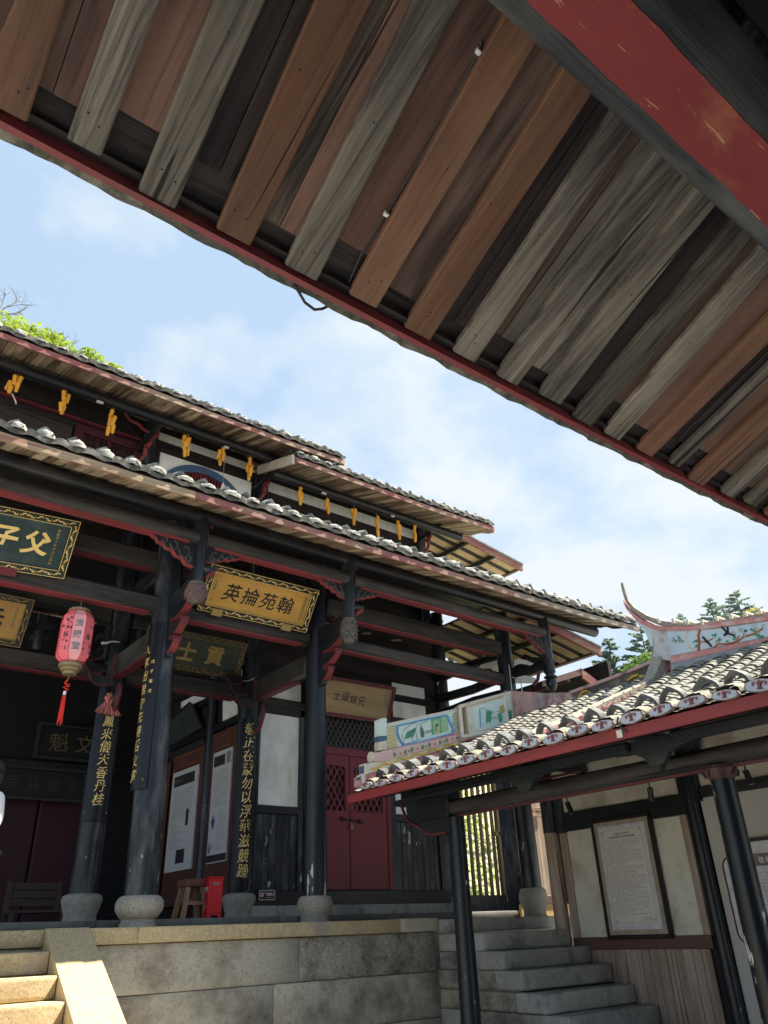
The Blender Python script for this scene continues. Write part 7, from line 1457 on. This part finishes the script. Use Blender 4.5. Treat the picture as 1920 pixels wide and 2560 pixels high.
fobj('handle_slot', MB().box(.154, .157, -.045, .045, .375, .40), 'print_grey'); fobj('seam', MB().box(-.156, .156, -.0915, -.0905, .245, .249), 'print_dark')
t = MB(); text_h(t, '灭火器箱', (-.085, -.092, .33), (1, 0, 0), (0, 0, 1), .058, .058, bold=.015); text_h(t, '火警119', (-.085, -.092, .13), (1, 0, 0), (0, 0, 1), .05, .045, bold=.015); text_h(t, '119', (-.12, -.092, .40), (1, 0, 0), (0, 0, 1), .045, .03, bold=.02); fobj('lettering', t, 'white')
BN = thing('bench', (3.64, 13, 1.70), 'old dark slatted bench standing against the purple red back doors', 'bench')
for k in range(3): obj('back_slat', MB().box(3.28, 4.0, 13.0, 13.03, 1.98+.105*k, 2.075+.105*k, .004), 'bench_wood', BN)
obj('seat', MB().box(3.26, 4.02, 12.62, 13.0, 1.88, 1.92, .006), 'bench_wood', BN)
for x in (3.29, 3.99):
    for y in (12.66, 13.0): obj('leg', MB().box(x-.03, x+.03, y-.03, y+.03, 1.69, 1.9 if y < 12.9 else 2.3), 'bench_wood', BN)
for q in ([(843, 1185), (880, 1187), (930, 1172), (990, 1178)],):
    c8 = crop(0, 1250, 3.318); obj('tube_lamp', MB().tube([c8(a, b, Y=10.3) for a, b in q], [.022, .02, .012, .008], 7), 'conduit', smooth=60, off=c8(880, 1185, Y=10.3), label='short pale tube lamp fixed beside the couplet column head', cat='lamp')
cZ = crop(350, 1600, 4.74); obj('conduit', MB().tube([cZ(1205, 350, Y=10.55), cZ(1203, 490, Y=10.55), cZ(1300, 480, Y=10.55), cZ(1345, 455, Y=10.45)], .011, 6), 'conduit', TH, smooth=60)
# ================================================================== PERSON AT THE LEFT EDGE
def person():
    px, py, pz = 1.715, 8.10, 1.436; root = thing('person', (px, py, pz), 'person in a loose white shirt at the left edge, standing on the front steps', 'person')
    def skin(name, joints, edges, m, sub=2, parent=root):
        me = bpy.data.meshes.new(name); me.from_pydata([(px+a, py+b, pz+c) for (a, b, c), r in joints], edges, []); o = bpy.data.objects.new(name, me); C.objects.link(o)
        md = o.modifiers.new('s', 'SKIN'); md.use_smooth_shade = True
        for i, (_, r) in enumerate(joints): me.skin_vertices[0].data[i].radius = (r, r) if not isinstance(r, tuple) else r
        me.skin_vertices[0].data[0].use_root = True; sb = o.modifiers.new('b', 'SUBSURF'); sb.levels = sub; sb.render_levels = sub
        dg_ = bpy.context.evaluated_depsgraph_get(); nm = bpy.data.meshes.new_from_object(o.evaluated_get(dg_)); bpy.data.objects.remove(o); nm.transform(Matrix.Translation(-Vector(WL[parent])))
        nm.materials.clear(); nm.materials.append(M[m]); nm.polygons.foreach_set('use_smooth', [True]*len(nm.polygons)); q = bpy.data.objects.new(name, nm); C.objects.link(q); q.parent = parent; WL[q] = Vector(WL[parent]); return q
    J = [((0, 0, .84), (.13, .10)), ((0, 0, 1.02), (.12, .09)), ((0, 0, 1.20), (.15, .10)), ((0, -.01, 1.31), (.07, .06)), ((0, -.02, 1.38), .048), ((0, -.03, 1.47), (.072, .088)), ((0, -.03, 1.55), (.055, .07)),
         ((.17, 0, 1.245), .055), ((.235, .01, 1.03), .042), ((.20, -.12, .84), .032), ((.19, -.17, .78), .030), ((-.17, 0, 1.245), .055), ((-.235, .01, 1.03), .042), ((-.20, -.12, .84), .032), ((-.19, -.17, .78), .030),
         ((.085, 0, .76), .082), ((.09, -.01, .44), .058), ((.09, .02, .10), .040), ((.09, .02, .04), .045), ((.09, -.14, .03), .035), ((-.085, 0, .76), .082), ((-.09, -.01, .44), .058), ((-.09, .02, .10), .040), ((-.09, .02, .04), .045), ((-.09, -.14, .03), .035)]
    E_ = [(0, 1), (1, 2), (2, 3), (3, 4), (4, 5), (5, 6), (2, 7), (7, 8), (8, 9), (9, 10), (2, 11), (11, 12), (12, 13), (13, 14), (0, 15), (15, 16), (16, 17), (17, 18), (18, 19), (0, 20), (20, 21), (21, 22), (22, 23), (23, 24)]
    body = skin('body', J, E_, 'skin')
    for sx in (1, -1):                      # five fingers on each hand
        for k in range(5):
            b_ = Vector((sx*.19, -.18, .775)); fx = (-.022, -.008, .006, .018, .03*1)[k]*sx; ln = (.05, .07, .075, .068, .052)[k]
            f0 = b_+Vector((fx, -.005, 0)); mb = MB(); mb.tube([Vector((px, py, pz))+p for p in (f0, f0+Vector((fx*.2, -ln*.5, -ln*.35)), f0+Vector((fx*.2, -ln*.55, -ln*.95)))], [.009, .0085, .006], 7); obj('finger', mb, 'skin', body, smooth=60)
    S_ = [((0, 0, .76), (.165, .125)), ((0, 0, .98), (.16, .12)), ((0, 0, 1.19), (.175, .115)), ((0, -.005, 1.295), (.10, .08)), ((.20, 0, 1.235), .075), ((.262, .012, 1.02), .062), ((.225, -.11, .865), .05), ((-.20, 0, 1.235), .075), ((-.262, .012, 1.02), .062), ((-.225, -.11, .865), .05)]
    skin('shirt', S_, [(0, 1), (1, 2), (2, 3), (2, 4), (4, 5), (5, 6), (2, 7), (7, 8), (8, 9)], 'shirt')
    T_ = [((0, 0, .80), (.15, .12)), ((.09, 0, .72), .105), ((.092, -.01, .42), .078), ((.092, .02, .10), .062), ((-.09, 0, .72), .105), ((-.092, -.01, .42), .078), ((-.092, .02, .10), .062)]
    skin('trousers', T_, [(0, 1), (1, 2), (2, 3), (0, 4), (4, 5), (5, 6)], 'trousers')
    for sx in (1, -1): obj('shoe', MB().blob((px+sx*.09, py-.05, pz+.038), (.048, .125, .042), 12, 8), 'ink', body, smooth=60)
    hr = MB(); hr.blob((px, py+.005, pz+1.525), (.092, .105, .095), 16, 10, .03).blob((px, py+.055, pz+1.43), (.08, .055, .09), 12, 8, .04); obj('hair', hr, 'hair', body, smooth=60)
    mk = MB(); mk.blob((px, py-.098, pz+1.425), (.056, .030, .042), 12, 8); obj('face_mask', mk, 'shirt', body, smooth=60); obj('mask_loop', MB().tube([(px+.055, py-.10, pz+1.46), (px+.082, py-.04, pz+1.475), (px+.085, py-.02, pz+1.45), (px+.055, py-.10, pz+1.43)], .004, 5), 'shirt', body)
    for sx in (1, -1): obj('eye', MB().blob((px+sx*.03, py-.118, pz+1.495), (.011, .006, .006), 8, 5), 'ink', body, smooth=60); obj('ear', MB().blob((px+sx*.078, py-.03, pz+1.475), (.010, .022, .032), 8, 6), 'skin', body, smooth=60)
    obj('nose', MB().blob((px, py-.128, pz+1.475), (.011, .014, .018), 8, 5), 'skin', body, smooth=60)
person()
PR = bpy.data.objects['person']; PR.rotation_euler = (0, 0, R(-80))
# ================================================================== TREES AND SHRUBS
def leaf_cloud(centers, n, size, seed, flat_=.6):
    random.seed(seed); mb = MB()
    for _ in range(n):
        c_, r_ = random.choice(centers); d = Vector((random.gauss(0, 1), random.gauss(0, 1), random.gauss(0, 1))).normalized(); q = Vector(c_)+Vector((d.x*r_[0], d.y*r_[1], d.z*r_[2]))*random.random()**.45
        a = Vector((random.gauss(0, 1), random.gauss(0, 1), random.gauss(0, .6))).normalized(); b = a.cross(Vector((random.gauss(0, .5), random.gauss(0, .5), 1))).normalized(); s_ = size*random.uniform(.6, 1.4)
        mb.add([q-a*s_, q-b*s_*flat_, q+a*s_, q+b*s_*flat_], [(0, 1, 2, 3)])
    return mb
def broad_tree(base, top, centers, n, size, leaf, label, seed, group=None, twigs=0, tr=.25):
    root = thing('broadleaf_tree', base, label, 'tree', group); b, t = Vector(base), Vector(top); mb = MB(); mb.tube([b.lerp(t, i/5)+Vector((.15*math.sin(i*2), 0, 0)) for i in range(6)], [tr*(1-.13*i) for i in range(6)], 8); random.seed(seed)
    for (c_, r_) in centers[:10]: mb.tube([b.lerp(t, random.uniform(.45, .8)), b.lerp(t, .8).lerp(Vector(c_), .5), Vector(c_)], [tr*.4, tr*.25, tr*.08], 5)
    obj('trunk', mb, 'bark', root, smooth=60); obj('crown', leaf_cloud(centers, n, size, seed), leaf, root)
    return root
ctr = []
random.seed(101)
for (a, b, w) in ((-60, 830, 1.5), (0, 838, 1.3), (40, 850, 1.2), (90, 858, 1.1), (125, 872, .95), (60, 890, 1.3), (110, 900, 1.1), (0, 900, 1.4), (215, 905, .75), (190, 920, .8), (275, 935, .62), (295, 948, .45), (150, 925, .8)):
    p = at(a, b, Y=22+random.uniform(-1.5, 1.5)); ctr.append((p, (w*.8, w*.9, w*.42)))
broad_tree((2.2, 22.5, 2.9), (2.2, 22.2, 18.5), ctr, 11000, .07, 'leaf_bright', 'bright yellow green tree crown showing over the upper left roof', 102, tr=.35)
random.seed(103); r_ = thing('bare_tree', (0.6, 24, 3.2), 'leafless grey twigs rising behind the bright crown at the upper left', 'tree'); obj('trunk', MB().tube([(.6, 24, 3.2), (.9, 24, 12), (1.0, 24, 19)], [.3, .2, .08], 7), 'twig', r_)
tw = MB()
def twig(p, d, l, r, k):
    q = p+d*l; tw.tube([p, p.lerp(q, .5)+Vector((random.uniform(-.05, .05)*l, 0, random.uniform(-.05, .05)*l)), q], [r, r*.85, r*.6], 4)
    if k > 0:
        for _ in range(3 if k > 1 else 2): twig(p.lerp(q, random.uniform(.45, 1)), (d+Vector((random.uniform(-.9, .9), random.uniform(-.4, .4), random.uniform(-.3, .6)))).normalized(), l*random.uniform(.45, .7), r*.6, k-1)
for (a, b, a2, b2) in ((-40, 800, 40, 752), (0, 770, 12, 735), (0, 790, 50, 780), (-20, 760, -5, 738)):
    p, q = at(a, b, Y=24), at(a2, b2, Y=24); twig(p, (q-p).normalized(), (q-p).length*.75, .022, 3)
for (a, b, a2, b2) in ((160, 870, 160, 828), (170, 878, 190, 845), (150, 880, 158, 850), (50, 795, 52, 768), (235, 910, 240, 885)):
    p, q = at(a, b, Y=23), at(a2, b2, Y=23); twig(p, (q-p).normalized(), (q-p).length*.7, .015, 2)
obj('twigs', tw, 'twig', r_)['kind'] = 'stuff'
def conifer(px_, ytop, ybase, wpx, Y, label, seed, leaf='leaf_pine', hbase=None, n=7000):
    random.seed(seed); tp, bs = at(px_, ytop, Y=Y), at(px_, ybase, Y=Y); Hh = tp.z-bs.z; Wd = (at(px_+wpx/2, ybase, Y=Y)-at(px_-wpx/2, ybase, Y=Y)).length/2
    gz = bs.z-Hh*.6 if hbase is None else hbase; root = thing('conifer_tree', (tp.x, tp.y, gz), label, 'tree', 'conifers beyond the corridor roof')
    obj('trunk', MB().tube([(tp.x, tp.y, gz), (tp.x, tp.y, bs.z+Hh*.5), (tp.x, tp.y, tp.z-.1)], [Hh*.03, Hh*.016, .02], 7), 'bark', root)
    mb = MB(); nb = 60; tot = Hh*1.25
    for i in range(nb):
        t = (i/nb)**.9; z = tp.z-t*tot; Lb = Wd*(.14+1.1*t**.8)*random.uniform(.7, 1.15)*(1.0 if t < .75 else 1.05); w = random.random()*6.28; d = Vector((math.cos(w), math.sin(w), random.uniform(-.05, .28)))
        k = max(6, int(n/nb*(.3+t)))
        for _ in range(k):
            s_ = random.random()**.6; p = Vector((tp.x, tp.y, z))+d*(Lb*s_)+Vector((random.gauss(0, .07), random.gauss(0, .07), random.gauss(0, .045)))*Hh*.30*(.4+.6*s_)
            a = (d+Vector((random.gauss(0, .8), random.gauss(0, .8), random.gauss(0, .5)))).normalized(); b = a.cross(Vector((0, .3, 1))).normalized(); e = Hh*.034*random.uniform(.6, 1.5)
            mb.add([p-a*e, p-b*e*.45, p+a*e, p+b*e*.45], [(0, 1, 2, 3)])
    obj('crown', mb, leaf, root)
conifer(1519, 1598, 1705, 78, 34, 'conifer between the hall eave end and the swallowtail, the left and thinner one', 111)
conifer(1601, 1570, 1690, 86, 32, 'conifer tucked close behind the swallowtail ridge, bushier and nearer than its neighbour', 112)
conifer(1772, 1498, 1560, 44, 34, 'conifer left of the pair with the tallest tip above the painted ridge', 113)
conifer(1838, 1480, 1565, 62, 34, 'tallest conifer of the three above the painted ridge', 114)
conifer(1805, 1515, 1570, 60, 35, 'low rounded conifer filling the gap between its two taller neighbours', 115)
conifer(1699, 1535, 1570, 26, 34, 'small conifer tip alone above the curve of the painted ridge', 116)
ctr = [(at(a, b, Y=30), (w, w, w*.6)) for a, b, w in ((1610, 1668, 1.5), (1640, 1655, 1.3), (1590, 1690, 1.2), (1640, 1690, 1.6), (1655, 1640, .9))]
broad_tree((41, 30, 6), (43, 30, 12), ctr, 2600, .17, 'leaf_mid', 'light green bush low behind the swallowtail ridge', 118)
ctr = [(at(a, b, Y=34), (w, w, w*.6)) for a, b, w in ((1870, 1545, 1.4), (1885, 1535, 1.0), (1860, 1555, 1.2))]
broad_tree((60, 34, 14), (62, 34, 20), ctr, 1400, .17, 'leaf_yellow', 'yellowing bush peeping over the painted ridge', 119)
# shrubs on the bank outside the barred window
random.seed(121)
for k, (x, y, z, w) in enumerate(((14.6, 15.0, 2.2, 1.1), (15.8, 15.8, 3.4, 1.3), (13.9, 14.8, 3.9, 1.0), (15.4, 16.6, 5.0, 1.5), (13.2, 14.2, 5.2, .9))):
    lab = ('low bright shrub seen at the foot of the barred window', 'middle shrub on the bank behind the barred window', 'leafy shrub higher on the bank behind the window bars', 'upper shrub on the bank seen between the window bars', 'topmost leaves behind the bars next to the black post')[k]
    root = thing('shrub', (x, y, z-w), lab, 'shrub', 'shrubs behind the barred window'); obj('stem', MB().tube([(x, y, z-w*1.6), (x, y, z)], .04, 6), 'bark', root); obj('leaves', leaf_cloud([((x, y, z), (w, w*.7, w*.8))], 620, .055, 130+k), 'leaf_sun' if k % 2 == 0 else 'leaf_mid2', root)
obj('bank', MB().hexa([(11.3, 13.6, 0), (19, 13.6, 0), (19, 19, 0), (11.3, 19, 0), (11.3, 14.6, 1.7), (19, 14.6, 1.7), (19, 19, 7.5), (11.3, 19, 7.5)]), 'bank', kind='structure')
obj('boardwalk_rail', MB().tube([(11.4, 12.6, 2.1), (12.0, 12.4, 1.95)], .03, 6), 'granite', TH) if False else None
